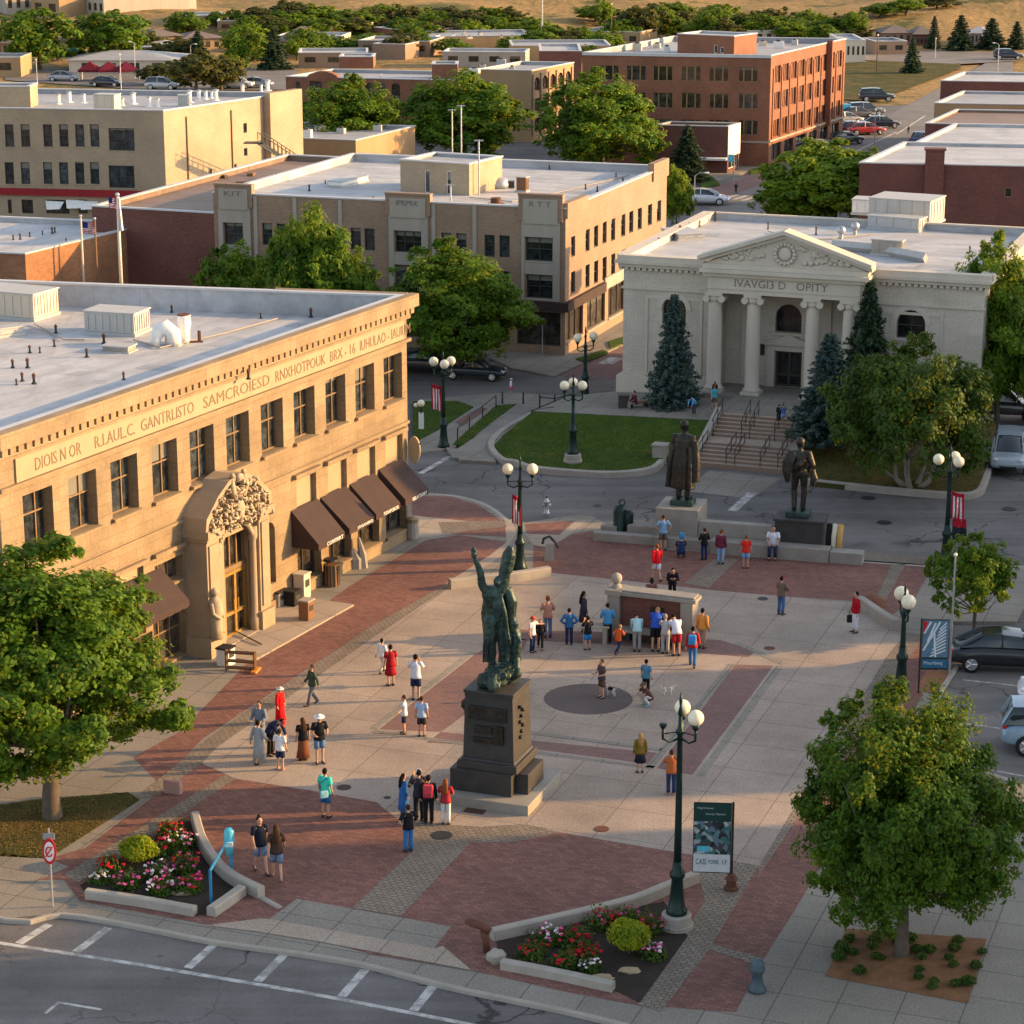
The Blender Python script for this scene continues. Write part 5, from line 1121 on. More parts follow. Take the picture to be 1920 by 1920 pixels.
tree_px('shade_tree','tall street tree before the tan brick block, rising behind the white roof edge',TE2,590,700,408,190,rz=.4)
tree_px('shade_tree','low street tree at the left end of the tan brick block',TE2,440,650,470,140,rz=1.4)
tree_px('shade_tree','low street tree filling the gap between the two trees before the tan block',TE2,668,705,490,120,rz=3)
tree_px('young_tree','small young tree beside the parking bays at the right edge of the square',TS,1826,1185,1016,166,rz=.6)
tree_px('hawthorn_tree','spreading many stemmed tree on the lawn before the hall',TH,1712,905,655,300,z=.3,rz=.2)
tree_px('blue_spruce','dense blue spruce left of the hall columns',SB,1262,768,555,106,z=1.)
tree_px('blue_spruce','shaggy blue spruce right of the hall door beside the stairs',SB,1552,830,628,150,z=.9,rz=2)
tree_px('green_spruce','tall green spruce with sunlit tip before the right wing of the hall',SG,1622,785,530,124,z=.9)
tree_px('shade_tree','tall dark tree at the right edge shading the hall side wall',TE,1868,800,470,190,rz=1)
tree_px('shade_tree','dark lower tree behind the silver car at the right edge',TE2,1925,800,560,130,rz=2)
tree_px('shade_tree','bright tree behind the hall roof on the avenue, larger one',TY,1562,432,272,236,rz=.5)
tree_px('shade_tree','bright low tree behind the hall roof on the avenue, in front of the larger one',TY,1504,436,334,176,rz=2.5)
tree_px('shade_tree','slim tree at the right flank of the avenue tree by the brick roof',TY,1640,420,322,60,rz=2.9)
tree_px('shade_tree','very large tree between the tan brick block and the four storey block',TE,1128,335,147,236,rz=.9)
tree_px('shade_tree','large tree left of the sunlit arcade end wall',TE2,868,318,146,236,rz=.2)
tree_px('shade_tree','dark spreading tree before the arches of the arcade wing',TE,660,330,158,220,rz=.3)
tree_px('shade_tree','yellow green shrub tree at the corner of the tall tan building',TY,570,262,196,44)
tree_px('shade_tree','sunlit tree squeezed at the right side wall of the tan brick block',TY,1268,440,314,60)
tree_px('dark_spruce','dark spruce behind the street lamps beside the corner shop',SG,1288,340,236,84)
tree_px('shade_tree','small dark tree right of the tall trunkless spruce on the avenue lawn',SF,1710,136,70,40,far=False)
def far(x,yb,yt,w,k,lab,nm='shade_tree'):
    tree_px(nm,lab,(FARS+[SF])[k],x,yb,yt,w,far=True,hmin=1.2)
FT=[(75,132,18,140,0,'broad sunlit tree at the far left behind the market hall'),(205,125,24,140,0,'broad tree at upper left between market hall and parking block'),(20,100,50,60,2,'small leafy tree at the left edge below the tower slab'),(368,172,98,110,1,'olive coloured tree mass before the far houses'),(415,170,104,96,1,'second olive tree right of the olive mass, before the parked white van'),(300,160,118,90,1,'olive shrub tree left of the olive mass'),(430,150,104,60,2,'yellow green bush tree right of the olive mass'),
(455,130,50,80,0,'dark round tree beside the far house with hipped roof'),(515,132,52,60,3,'dark fir at the right of the round dark tree'),(372,118,58,52,3,'small dark fir on the roofline of the market hall'),(340,60,36,60,1,'low olive tree on the slope above the far houses'),(405,50,22,36,0,'left of two small trees on the hill foot at top left'),(440,46,18,36,0,'right of two small trees on the hill foot at top left')]
for q in FT: far(*q)
xs=[(470,60,28),(510,66,30),(560,62,24),(600,70,34),(650,66,34),(730,70,36),(780,84,40),(830,78,36),(880,80,36),(935,74,32),(1000,78,36),(1180,66,22),(1250,72,28),(1350,78,34),(1480,80,40),(1540,82,46),(1135,100,58),(486,44,12),(516,42,18),(545,40,0),(596,42,8),(633,48,20),(680,52,18),(705,54,16),(735,58,32),(760,60,10),(785,56,14),(815,66,20),(845,66,30),(875,64,18),(915,60,14),(950,56,12),(985,68,32),(640,100,70),(690,84,62),(765,92,58),(1030,88,48),(1060,90,52),(1090,86,50),(1165,80,36),(1130,84,62),(1200,76,8),(1230,70,12),(1285,66,16),(1310,74,36),(1335,76,18),(1365,70,14),(1390,72,22),(1420,74,26),(1445,60,14),(1470,66,30),(1500,74,34),(1525,72,44),(1552,70,36),(1585,64,36),(1600,74,52),(1265,36,4),(1650,30,6),(1700,26,-4),(1760,14,-8),(1120,40,10),(830,30,12),(720,26,8)]
side=('left','middle','right')
for i,(x,yb,yt) in enumerate(xs):
    k=(0,1,2,0,2,1)[i%6]; far(x+rnd.uniform(-4,4),yb+2,yt+(yb-yt)*.02,rnd.uniform(62,92),k,('dark green','olive green','yellow green')[k]+' tree in the belt of trees along the foot of the dry hills')
r8=random.Random(5)
for i in range(46):
    x=r8.uniform(20,1600); yb=r8.uniform(60,118) if x<1120 else r8.uniform(50,76); k=(0,1,2,0)[i%4]
    far(x,yb,yb-r8.uniform(30,50),r8.uniform(46,84),k,('dark green','olive green','yellow green')[k]+' tree scattered between the far roofs')
for o in [o for o in COL.objects if o.get('label','').endswith('tree scattered between the far roofs')]: o['group']=o['label'].split(' tree')[0]+' trees between the far roofs'
for o in [o for o in COL.objects if o.get('label','').endswith('tree in the belt of trees along the foot of the dry hills')]: o['group']=o['label'].split(' tree')[0]+' trees along the foot of the hills'
for x,yb,yt,w,l in ((1750,92,30,30,'far dark fir between the two grey roofed houses'),(1800,94,28,56,'tall dark fir left of the blue roofed cottage'),(1858,92,34,58,'tall dark fir right of the orange digger'),(1905,92,40,40,'dark fir at the right edge below the hills')): far(x,yb,yt,w,3,l,'fir_tree')
# ================================================================ PEOPLE
BASE=dict(pel=(0,0,.93),wai=(0,0,1.08),che=(0,0,1.30),nec=(0,.005,1.455),hed=(0,-.015,1.60))
SIDE=dict(sho=(.185,0,1.385),elb=(.235,.02,1.12),wri=(.255,-.05,.88),hip=(.09,0,.9),kne=(.1,-.015,.49),ank=(.1,.02,.08),toe=(.115,-.15,.035))
POSES={'stand':({},{},{}),
 'walk':({},dict(kne=(.1,-.15,.5),ank=(.1,-.25,.09),toe=(.1,-.42,.06),elb=(.235,.12,1.14),wri=(.25,.16,.9)),dict(kne=(.1,.03,.49),ank=(.1,.27,.13),toe=(.1,.15,.03),elb=(.235,-.06,1.12),wri=(.24,-.24,.95))),
 'photo':({},dict(elb=(.27,-.13,1.18),wri=(.09,-.27,1.46)),dict(elb=(.27,-.13,1.18),wri=(.09,-.27,1.45))),
 'hips':({},dict(elb=(.38,.1,1.15),wri=(.2,-.03,1.0)),dict(elb=(.38,.1,1.15),wri=(.2,-.03,1.0))),
 'fold':({},dict(elb=(.26,-.1,1.14),wri=(.02,-.24,1.2)),dict(elb=(.26,-.1,1.13),wri=(.0,-.2,1.14))),
 'point':({},dict(elb=(.42,-.06,1.26),wri=(.64,-.16,1.2)),{}),
 'hold':({},dict(elb=(.27,-.02,1.12),wri=(.2,-.26,1.1)),dict(elb=(.27,-.02,1.12),wri=(.2,-.26,1.08))),
 'bend':(dict(wai=(0,-.05,1.07),che=(0,-.24,1.19),nec=(0,-.37,1.26),hed=(0,-.5,1.3)),dict(sho=(.185,-.31,1.22),elb=(.2,-.42,.98),wri=(.17,-.52,.78)),dict(sho=(.185,-.31,1.22),elb=(.2,-.42,.98),wri=(.17,-.52,.78))),
 'run':(dict(che=(0,-.08,1.28),nec=(0,-.12,1.43),hed=(0,-.16,1.57)),dict(sho=(.185,-.09,1.36),kne=(.11,-.28,.6),ank=(.11,-.14,.24),toe=(.11,-.3,.17),elb=(.24,.12,1.2),wri=(.24,-.03,1.02)),dict(sho=(.185,-.09,1.36),kne=(.1,.1,.5),ank=(.1,.4,.3),toe=(.1,.33,.13),elb=(.24,-.2,1.13),wri=(.16,-.4,1.24))),
 'sit':(dict(pel=(0,0,.53),wai=(0,-.01,.68),che=(0,-.05,.9),nec=(0,-.06,1.05),hed=(0,-.09,1.19)),)+(dict(sho=(.185,-.05,.98),elb=(.24,-.12,.74),wri=(.13,-.34,.62),hip=(.09,-.03,.5),kne=(.12,-.44,.5),ank=(.12,-.44,.09),toe=(.13,-.6,.04)),)*2,
 'crouch':(dict(pel=(0,.12,.36),wai=(0,.06,.5),che=(0,-.08,.68),nec=(0,-.14,.82),hed=(0,-.19,.95)),)+(dict(sho=(.185,-.1,.75),elb=(.22,-.3,.58),wri=(.12,-.48,.5),hip=(.1,.08,.36),kne=(.16,-.28,.48),ank=(.13,0,.08),toe=(.14,-.16,.035)),)*2,
 'lean':(dict(che=(0,-.1,1.27),nec=(0,-.17,1.4),hed=(0,-.23,1.53)),)+(dict(sho=(.185,-.12,1.34),elb=(.24,-.3,1.12),wri=(.1,-.42,1.2)),)*2}
def joints(pose):
    c,r,l=POSES[pose]; J={k:V(c.get(k,v)) for k,v in BASE.items()}
    for s,d,sg in (('R',r,1),('L',l,-1)):
        for k,v in SIDE.items():
            q=V(d.get(k,v)); q.x*=sg; J[k+s]=q
    return J
_pm={}
def hand(mb,w,e,side,m=0):
    d=(w-e).normalized(); up=V((0,-1,0)) if abs(d.y)<.8 else V((0,0,1)); a=d.cross(up).normalized(); b=a.cross(d)
    mb.tube([w-d*.02,w+d*.03,w+d*.085],[(.028,.02),(.042,.018),(.04,.014)],6,m,ref=b)
    for k,(o,l) in enumerate(((-.032,.062),(-.011,.075),(.011,.07),(.031,.055))):
        p=w+d*.08+a*o; mb.tube([p,p+d*l*.55+b*.008,p+d*l+b*.03],[.0105,.0095,.007],5,m)
    p=w+d*.025+a*.036*side; mb.tube([p,p+d*.03+a*.03*side+b*.012,p+d*.06+a*.035*side+b*.028],[.013,.011,.008],5,m)
def pm(kind,pose):
    key=(kind,pose)
    if key in _pm: return _pm[key]
    J=joints(pose); mb=MB(); hd=J['hed']; hx=(hd-J['nec']); hx.normalize()
    fw=V((0,-1,0)); fw=(fw-hx*fw.dot(hx)).normalized()
    smooth=True; mats=[M['whitep']]
    if kind=='body':
        names=list(J); idx={k:i for i,k in enumerate(names)}; ed=[('pel','wai'),('wai','che'),('che','nec'),('nec','hed')]
        for s in 'RL': ed+=[('che','sho'+s),('sho'+s,'elb'+s),('elb'+s,'wri'+s),('pel','hip'+s),('hip'+s,'kne'+s),('kne'+s,'ank'+s),('ank'+s,'toe'+s)]
        me=bpy.data.meshes.new('skel'); me.from_pydata([J[k] for k in names],[(idx[a],idx[b]) for a,b in ed],[]); o=bpy.data.objects.new('skel',me); COL.objects.link(o)
        o.modifiers.new('s','SKIN'); o.modifiers.new('u','SUBSURF').levels=1
        rad=dict(pel=(.14,.105),wai=(.125,.095),che=(.15,.105),nec=(.055,.055),hed=(.06,.06),sho=(.062,.062),elb=(.042,.042),wri=(.03,.03),hip=(.075,.075),kne=(.055,.055),ank=(.04,.04),toe=(.038,.03))
        for i,k in enumerate(names):
            me.skin_vertices[0].data[i].radius=rad[k.rstrip('RL')] if k not in rad else rad[k]
        me.skin_vertices[0].data[idx['pel']].use_root=True
        bpy.context.view_layer.update(); dg=bpy.context.evaluated_depsgraph_get(); em=bpy.data.meshes.new_from_object(o.evaluated_get(dg))
        mb.add([v.co.copy() for v in em.vertices],[tuple(p.vertices) for p in em.polygons],0); bpy.data.objects.remove(o); bpy.data.meshes.remove(em)
        sd=hx.cross(fw)
        def hp(x,y,z): return hd+sd*x+fw*y+hx*z
        for c,r,sx in ((hp(0,0,.01),.098,(.82,.98,1.2)),): mb.ball(c,r,12,9,0,sx)
        mb.ball(hp(0,.03,-.07),.055,8,6,0,(.95,1,.8))
        mb.add([hp(-.014,.09,-.02),hp(.014,.09,-.02),hp(0,.118,-.022),hp(0,.088,.03)],[(0,1,2),(1,3,2),(3,0,2)],0)
        for s in (-1,1): mb.ball(hp(s*.033,.087,.018),.011,6,4,1); mb.ball(hp(s*.08,-.005,.0),.022,6,5,0,(.5,1,1.3))
        mb.add([hp(-.024,.09,-.056),hp(.024,.09,-.056),hp(.02,.0905,-.066),hp(-.02,.0905,-.066)],[(0,1,2,3)],1)
        for s,q in (('R',1),('L',-1)): hand(mb,J['wri'+s],J['elb'+s],-q)
        mats=[M['skin'],M['black']]
    elif kind in ('tee','long','open'):
        dn=(J['pel']-J['wai']).normalized()
        nk=J['nec']; mb.tube([J['pel']+dn*.08,J['pel'],J['wai'],(J['wai']+J['che'])/2,J['che'],J['che'].lerp(nk,.55),nk.lerp(J['che'],.12),nk],[(.205,.16),(.197,.155),(.165,.13),(.17,.13),(.185,.132),(.165,.115),(.085,.075),(.066,.066)],14,ref=(0,-1,0))
        for s in 'RL':
            a,b,c=J['sho'+s],J['elb'+s],J['wri'+s]; i=a.lerp(J['che'],.35)
            if kind=='tee': mb.tube([i+V((0,0,.03)),a+V((0,0,.01)),a.lerp(b,.35),a.lerp(b,.68)],[.08,.078,.072,.076],9)
            else: mb.tube([i+V((0,0,.03)),a+V((0,0,.01)),a.lerp(b,.4),b,b.lerp(c,.5),b.lerp(c,.93)],[.08,.078,.07,.062,.055,.05],9)
    elif kind in ('trousers','shorts'):
        up=(J['wai']-J['pel']).normalized(); hm=(J['hipR']+J['hipL'])/2
        mb.tube([J['pel']+up*.08,J['pel'],hm+(hm-J['pel'])*.8+V((0,0,-.05))],[(.15,.118),(.168,.132),(.155,.115)],12,ref=(0,-1,0))
        for s in 'RL':
            h,k,a=J['hip'+s],J['kne'+s],J['ank'+s]
            if kind=='shorts': mb.tube([h+V((0,0,.06)),h,h.lerp(k,.5),h.lerp(k,.86)],[.08,.094,.098,.1],10)
            else: mb.tube([h+V((0,0,.06)),h,h.lerp(k,.5),k,k.lerp(a,.5),k.lerp(a,.95)],[.08,.094,.086,.072,.07,.068],10)
    elif kind in ('skirt','longskirt'):
        zl=.5 if kind=='skirt' else .14; p=J['pel']; mb.tube([p+V((0,0,.1)),p,(p.x,p.y,(p.z+zl)/2),(p.x,p.y-.02,zl)],[(.15,.12),(.175,.14),(.21,.18),(.25,.23) if kind=='skirt' else (.27,.24)],14,ref=(0,-1,0))
    elif kind=='coat':
        p=J['pel']; mb.tube([J['nec'],J['che'].lerp(J['nec'],.5),J['che'],J['wai'],p,(p.x,p.y,.6),(p.x,p.y,.28)],[(.075,.07),(.17,.12),(.2,.145),(.18,.14),(.2,.16),(.23,.19),(.25,.21)],14,ref=(0,-1,0))
        for s in 'RL': a,b,c=J['sho'+s],J['elb'+s],J['wri'+s]; mb.tube([a.lerp(J['che'],.3)+V((0,0,.03)),a,b,b.lerp(c,.9)],[.085,.085,.072,.06],9)
    elif kind=='shoes':
        for s in 'RL':
            a,t=J['ank'+s],J['toe'+s]; d=(t-a); d.z=0; d=d.normalized() if d.length>.02 else V((0,-1,0)); mb.tube([a-d*.05+V((0,0,-.035)),a+V((0,0,-.03)),a.lerp(t,.6)+V((0,0,-.012)),t+d*.03],[(.04,.04),(.046,.046),(.045,.035),(.03,.022)],8,ref=(0,0,1))
    elif kind in ('hair','longhair','bun','cap','hat'):
        sd=hx.cross(fw); hp=lambda x,y,z: hd+sd*x+fw*y+hx*z
        mb.ball(hp(0,-.024,.03),.101,12,8,0,(.88,.95,1.1))
        if kind=='longhair': mb.tube([hp(0,-.06,.06),hp(0,-.1,-.06),hp(0,-.115,-.2),hp(0,-.12,-.36),hp(0,-.12,-.42)],[(.07,.05),(.1,.05),(.115,.045),(.09,.035),(.03,.015)],10,ref=(0,-1,0))
        if kind=='bun': mb.ball(hp(0,-.07,.13),.045,8,6)
        if kind in('cap','hat'):
            c=hp(0,0,.045); b=MB() 
            mb.m=[0]*len(mb.m); mb.ball(hp(0,-.004,.055),.106,12,8,1,(.88,1.0,.82))
            if kind=='cap':
                for k in range(1): mb.tube([hp(0,.07,.06),hp(0,.13,.05),hp(0,.18,.035)],[(.075,.012),(.07,.01),(.04,.006)],8,1,ref=hx)
            else: mb.tube([hp(0,0,.04),hp(0,0,.055)],[.19,.17],14,1)
        mats=[M['whitep'],M['whitep']]
    o=mb.build(kind,mats,smooth=smooth,uv=False); me=o.data; bpy.data.objects.remove(o); _pm[key]=me; return me
HAIR={'k':(.012,.009,.008),'b':(.05,.025,.013),'r':(.2,.06,.02),'y':(.35,.2,.07),'g':(.3,.28,.26)}
NAMES=dict(tee='shirt',long='shirt',trousers='trousers',shorts='shorts',skirt='skirt',longskirt='skirt',coat='coat',shoes='shoes',hair='hair',longhair='hair',bun='hair',cap='cap',hat='hat')
def person(x,y,top,rz,pose,label,upper,lower,hair=('hair','k'),z=0,shoes=(.03,.03,.035),skin='skin',hgt=None,capc=None,p=None):
    p=g(x,y,z) if p is None else p; s=(hgt or min(1.12,max(.5,(hz(p,top)-p[2])/(J_TOP[pose]))))
    t=thing('person',label,'person',tuple(p),R_(rz),None,s)
    def part(kind,cols):
        me=pm(kind,pose); o=bpy.data.objects.new('body' if kind=='body' else NAMES[kind],me); COL.objects.link(o); o.parent=t
        for i,m in enumerate(cols):
            if i<len(o.material_slots): o.material_slots[i].link='OBJECT'; o.material_slots[i].material=m
        return o
    part('body',[M[skin],M['black']])
    if upper: part(upper[0],[cloth(upper[1])])
    if lower: part(lower[0],[cloth(lower[1])])
    part('shoes',[cloth(shoes)])
    hc=cloth(HAIR[hair[1]]); part(hair[0],[hc,cloth(capc) if capc else hc])
    return t
J_TOP={k:joints(k)['hed'].z+.14 for k in POSES}
W_,NV,BK,RD,JN,GY,TN=(.72,.72,.73),(.02,.03,.08),(.012,.012,.016),(.5,.02,.025),(.09,.15,.28),(.25,.26,.28),(.35,.22,.14)
DN=(.14,.2,.32); BL=(.05,.15,.42); LB=(.22,.42,.62)
PE=[ # x,y,top,heading,pose,label,upper,lower,hair,kw
(489,1636,1530,25,'walk','person in black open shirt and denim shorts, dark hair in a bun, on the bricks',('tee',(.012,.016,.03)),('shorts',DN),('bun','k'),{}),
(520,1649,1546,190,'walk','person with very long brown hair and frayed denim shorts, seen from behind',('tee',(.06,.035,.025)),('shorts',DN),('longhair','b'),dict(shoes=(.48,.27,.18))),
(611,1533,1440,150,'stand','person in turquoise T-shirt and blue shorts alone on the front bricks',('tee',(.06,.62,.5)),('shorts',(.03,.12,.3)),('hair','k'),{}),
(766,1597,1508,205,'hips','person in black T-shirt and bright blue jeans, hands on hips, before the monument',('tee',BK),('trousers',(.03,.15,.4)),('hair','b'),{}),
(757,1530,1450,120,'stand','person with long dark hair and long blue coat left of the monument huddle',('coat',(.03,.12,.35)),('trousers',(.03,.12,.3)),('longhair','k'),{}),
(804,1544,1453,180,'stand','person in black cap and black clothes carrying a red bag by the monument step',('long',BK),('trousers',BK),('cap','k'),dict(capc=BK)),
(836,1546,1460,170,'fold','person with red hair, red top and white trousers beside the monument step',('tee',(.35,.03,.04)),('trousers',(.6,.6,.62)),('longhair','r'),{}),
(786,1540,1442,200,'photo','person behind the huddle with a white scarf over the head by the monument',('long',(.03,.03,.04)),('trousers',BK),('cap','k'),dict(capc=(.6,.62,.65))),
(586,1322,1246,-60,'walk','person in green jacket and grey trousers striding across the upper left paving',('long',(.05,.08,.055)),('trousers',(.12,.13,.15)),('hair','b'),{}),
(526,1356,1287,60,'stand','person in a long bright red gown and white hat at the brick edge',('coat',(.6,.01,.012)),('longskirt',(.6,.01,.012)),('hat','g'),dict(capc=(.6,.58,.55))),
(488,1402,1314,-20,'hold','person in grey and blue jacket at the back of the left huddle',('long',(.16,.2,.26)),('trousers',(.22,.24,.27)),('hair','b'),{}),
(508,1416,1342,60,'bend','person in dark blue jacket with red and blue hood bending in the left huddle',('long',(.02,.03,.08)),('trousers',BK),('cap','k'),dict(capc=(.5,.04,.04))),
(486,1432,1350,140,'walk','person in pale grey robe at the left edge of the left huddle',('coat',(.3,.33,.36)),('longskirt',(.3,.33,.36)),('hair','k'),{}),
(526,1444,1366,165,'stand','person in white T-shirt and navy shorts nearest in the left huddle',('tee',(.75,.75,.8)),('shorts',NV),('hair','b'),dict(shoes=(.4,.22,.15))),
(569,1426,1345,200,'stand','person with long hair, black top and long brown skirt',('tee',BK),('longskirt',(.16,.06,.03)),('longhair','b'),{}),
(600,1431,1338,20,'hold','person in white sunhat, black top and denim shorts beside the brown skirt',('tee',BK),('shorts',(.1,.18,.35)),('hat','k'),dict(capc=(.75,.75,.75))),
(717,1262,1197,140,'walk','person in white shirt and white trousers hugging the person in red dress',('long',W_),('trousers',(.55,.5,.46)),('hair','k'),{}),
(733,1286,1208,200,'stand','person in a dark red dress at the upper left of the monument',('tee',(.3,.012,.02)),('skirt',(.3,.012,.02)),('hair','k'),dict(capc=RD)),
(780,1313,1226,175,'photo','person in white T-shirt and navy shorts taking a photo of the monument',('tee',(.6,.65,.75)),('shorts',NV),('hair','k'),{}),
(758,1376,1303,-90,'point','child in white T-shirt and navy shorts reaching toward the person in pale blue',('tee',(.65,.66,.7)),('shorts',NV),('hair','b'),{}),
(791,1381,1305,170,'stand','person in pale blue T-shirt and dark shorts left of the monument',('tee',(.35,.48,.68)),('shorts',(.04,.035,.04)),('hair','b'),{}),
(998,1223,1155,60,'point','person in red cap, white T-shirt and navy trousers with an arm stretched out',('tee',(.62,.6,.62)),('trousers',NV),('cap','b'),dict(capc=(.55,.06,.02))),
(1013,1216,1160,0,'walk','slim person in black half hidden behind the white T-shirt and red cap',('long',BK),('trousers',(.03,.02,.02)),('hair','k'),{}),
(1027,1196,1117,190,'hold','person in orange cap, pink and tan shirt and blue jeans',('tee',(.42,.2,.15)),('trousers',JN),('cap','r'),dict(capc=(.6,.1,.02))),
(1067,1209,1140,180,'hips','person in blue jacket and navy trousers with hands on hips',('long',(.03,.13,.32)),('trousers',NV),('hair','k'),{}),
(1094,1186,1108,100,'stand','person with long dark hair and dark dress left of the brick shelter wall',('long',(.04,.04,.07)),('skirt',(.04,.04,.06)),('longhair','k'),{}),
(1102,1219,1155,200,'photo','person in black top and bright blue shorts before the brick shelter wall',('tee',BK),('shorts',(.03,.2,.5)),('hair','k'),{}),
(1139,1206,1130,185,'hold','person in long light blue coat and black trousers at the shelter pillar',('long',(.06,.25,.5)),('trousers',BK),('hair','k'),{}),
(1159,1229,1172,140,'run','child running in orange red shirt and dark trousers before the brick shelter wall',('tee',(.6,.1,.02)),('trousers',NV),('hair','y'),{}),
(1194,1222,1158,180,'bend','person in pale cyan top leaning over the bench of the shelter wall',('long',(.35,.58,.62)),('trousers',(.25,.27,.28)),('hair','b'),{}),
(1229,1222,1146,170,'bend','person in royal blue shirt and black shorts bending over the shelter bench',('tee',(.03,.08,.4)),('shorts',BK),('hair','y'),{}),
(1247,1226,1154,180,'lean','person in grey hooded top at the middle of the shelter bench',('long',(.38,.37,.36)),('trousers',(.35,.35,.37)),('hair','g'),{}),
(1268,1230,1160,190,'bend','person in white shirt and red shorts leaning at the right of the shelter bench',('tee',(.62,.65,.75)),('shorts',(.4,.02,.03)),('hair','k'),{}),
(1298,1251,1174,170,'walk','person with light blue backpack, red sleeve and blue jeans right of the shelter wall',('long',RD),('trousers',(.04,.15,.38)),('hair','k'),{}),
(1316,1216,1140,150,'stand','person in orange and white shirt behind the blue backpack',('long',(.6,.26,.06)),('trousers',(.3,.2,.15)),('hair','k'),{}),
(1260,1128,1062,0,'lean','person in black jacket leaning on the back of the shelter wall',('long',BK),('trousers',BK),('hair','k'),{}),
(1221,1128,1094,0,'crouch','child in black cap peering over the shelter wall',('long',(.2,.1,.1)),('trousers',BK),('cap','k'),dict(capc=BK,hgt=.95)),
(1128,1309,1236,-60,'hold','child in dark T-shirt and shorts with a black and white dog on the dark disc',('tee',(.08,.06,.07)),('shorts',(.1,.06,.04)),('hair','b'),{}),
(1211,1304,1236,150,'stand','person in steel blue T-shirt and black trousers above the crouching child',('tee',(.08,.22,.34)),('trousers',BK),('hair','k'),{}),
(1213,1323,1277,-60,'crouch','child crouching in dark top and white trousers near the white dog',('tee',(.1,.05,.04)),('trousers',(.5,.52,.55)),('cap','b'),dict(capc=(.12,.08,.06),shoes=(.08,.4,.55))),
(1200,1449,1374,185,'stand','person with long fair hair, mustard top and black skirt right of the monument',('long',(.2,.14,.02)),('skirt',(.02,.02,.03)),('longhair','y'),{}),
(1258,1490,1405,180,'photo','person in rust orange T-shirt and navy trousers behind the near lamp post',('tee',(.42,.12,.04)),('trousers',(.02,.04,.12)),('hair','b'),dict(shoes=(.4,.2,.12))),
(1231,1089,1020,200,'walk','person in bright red jacket and white shorts walking to the granite wall',('long',(.6,.01,.02)),('shorts',(.6,.65,.75)),('hair','r'),{}),
(1243,1032,965,185,'hips','person in blue and white striped shirt and grey shorts by the pale pedestal',('tee',(.2,.36,.55)),('shorts',(.12,.1,.1)),('hair','b'),{}),
(1277,1046,1006,180,'crouch','child squatting in dark blue with light blue pack below the pale pedestal',('long',(.015,.03,.09)),('trousers',(.02,.03,.08)),('cap','k'),dict(capc=(.08,.3,.6))),
(1320,1050,990,200,'hold','person in black jacket and navy trousers left of two by the granite wall',('long',BK),('trousers',(.015,.03,.1)),('hair','b'),{}),
(1351,1058,993,160,'stand','person in dark maroon jacket, cap and pale blue jeans by the granite wall',('long',(.13,.025,.05)),('trousers',(.2,.36,.62)),('cap','r'),dict(capc=BK)),
(1398,1066,1003,175,'stand','person in bright red shirt and light blue shorts facing the granite wall',('tee',(.65,.03,.02)),('shorts',(.2,.36,.62)),('hair','r'),{}),
(1450,1036,995,10,'sit','person in white shirt and navy trousers sitting on the granite bench wall',('tee',(.65,.68,.78)),('trousers',NV),('hair','b'),{}),
(1464,1153,1080,140,'fold','person in red cap, tan jacket and blue jeans standing alone right of centre',('long',(.16,.11,.08)),('trousers',(.06,.13,.27)),('cap','k'),dict(capc=(.4,.02,.02))),
(1603,1186,1109,-70,'stand','person in red jacket and white trousers holding a dark bag, right side of square',('long',(.38,.01,.02)),('trousers',(.6,.62,.68)),('hair','k'),{}),
(1339,768,722,190,'walk','person in teal top climbing the top of the hall stairs',('tee',(.05,.32,.42)),('shorts',(.15,.1,.08)),('hair','r'),dict(z=1.6)),
(1340,748,715,180,'stand','person in black coat by the first hall column',('long',(.02,.015,.02)),('trousers',BK),('longhair','r'),dict(z=1.6)),
(1468,792,757,180,'hold','person in blue dress with dark jacket at the head of the stairs',('long',(.08,.14,.32)),('skirt',(.2,.28,.5)),('hair','r'),dict(z=1.6)),
(1460,790,758,150,'stand','person in dark brown coat beside the blue dress at the stair head',('coat',(.02,.015,.015)),('trousers',BK),('hair','k'),dict(z=1.6)),
(1301,777,742,-40,'bend','child in light blue jacket at the left of the stair head',('long',(.1,.32,.6)),('trousers',(.05,.06,.1)),('hair','k'),dict(z=1.35)),
(1191,770,732,-70,'sit','person in maroon sitting on a bench below the hall corner',('long',(.1,.02,.03)),('trousers',(.25,.22,.2)),('hair','k'),dict(z=.98)),
(958,738,709,90,'stand','person in white shirt and pink shorts crossing the side street',('long',(.7,.7,.75)),('skirt',(.6,.08,.18)),('hat','g'),dict(z=-.12,capc=(.7,.7,.72))),
(1380,362,342,180,'walk','tiny person in dark clothes on the far crosswalk',('long',(.03,.03,.04)),('trousers',BK),('hair','k'),dict(z=-.1)),
(1703,250,236,180,'walk','tiny person in dark blue walking on the avenue roadway',('long',(.04,.05,.08)),('trousers',BK),('hair','k'),dict(z=-.1)),
]
PEOPLE={}
for q in PE: PEOPLE[q[5]]=person(q[0],q[1],q[2],q[3],q[4],q[5],q[6],q[7],q[8],**q[9])
def backpack(pl,label,c,sc=1.):
    h=[o for l,o in PEOPLE.items() if l.startswith(pl)][0]; s=h.scale[0]*sc; a=h.rotation_euler.z
    off=Matrix.Rotation(a,3,'Z')@V((0,.2,1.02))*h.scale[0]; t=thing('backpack',label,'backpack',h.location+off,a,None,s)
    mb=MB(); mb.box(-.16,-.07,.0,.16,.1,.42); o=mb.build('pack',cloth(c),t,bevel=.05); mb=MB(); mb.box(-.12,.1,.03,.12,.15,.2); mb.build('pocket',cloth(mul(c,.7)),t,bevel=.03)
    mb=MB()
    for q in (-.1,.1): mb.tube([(q,-.06,.38),(q,-.14,.44),(q,-.3,.36)],.02,5)
    mb.build('strap',cloth(mul(c,.5)),t)
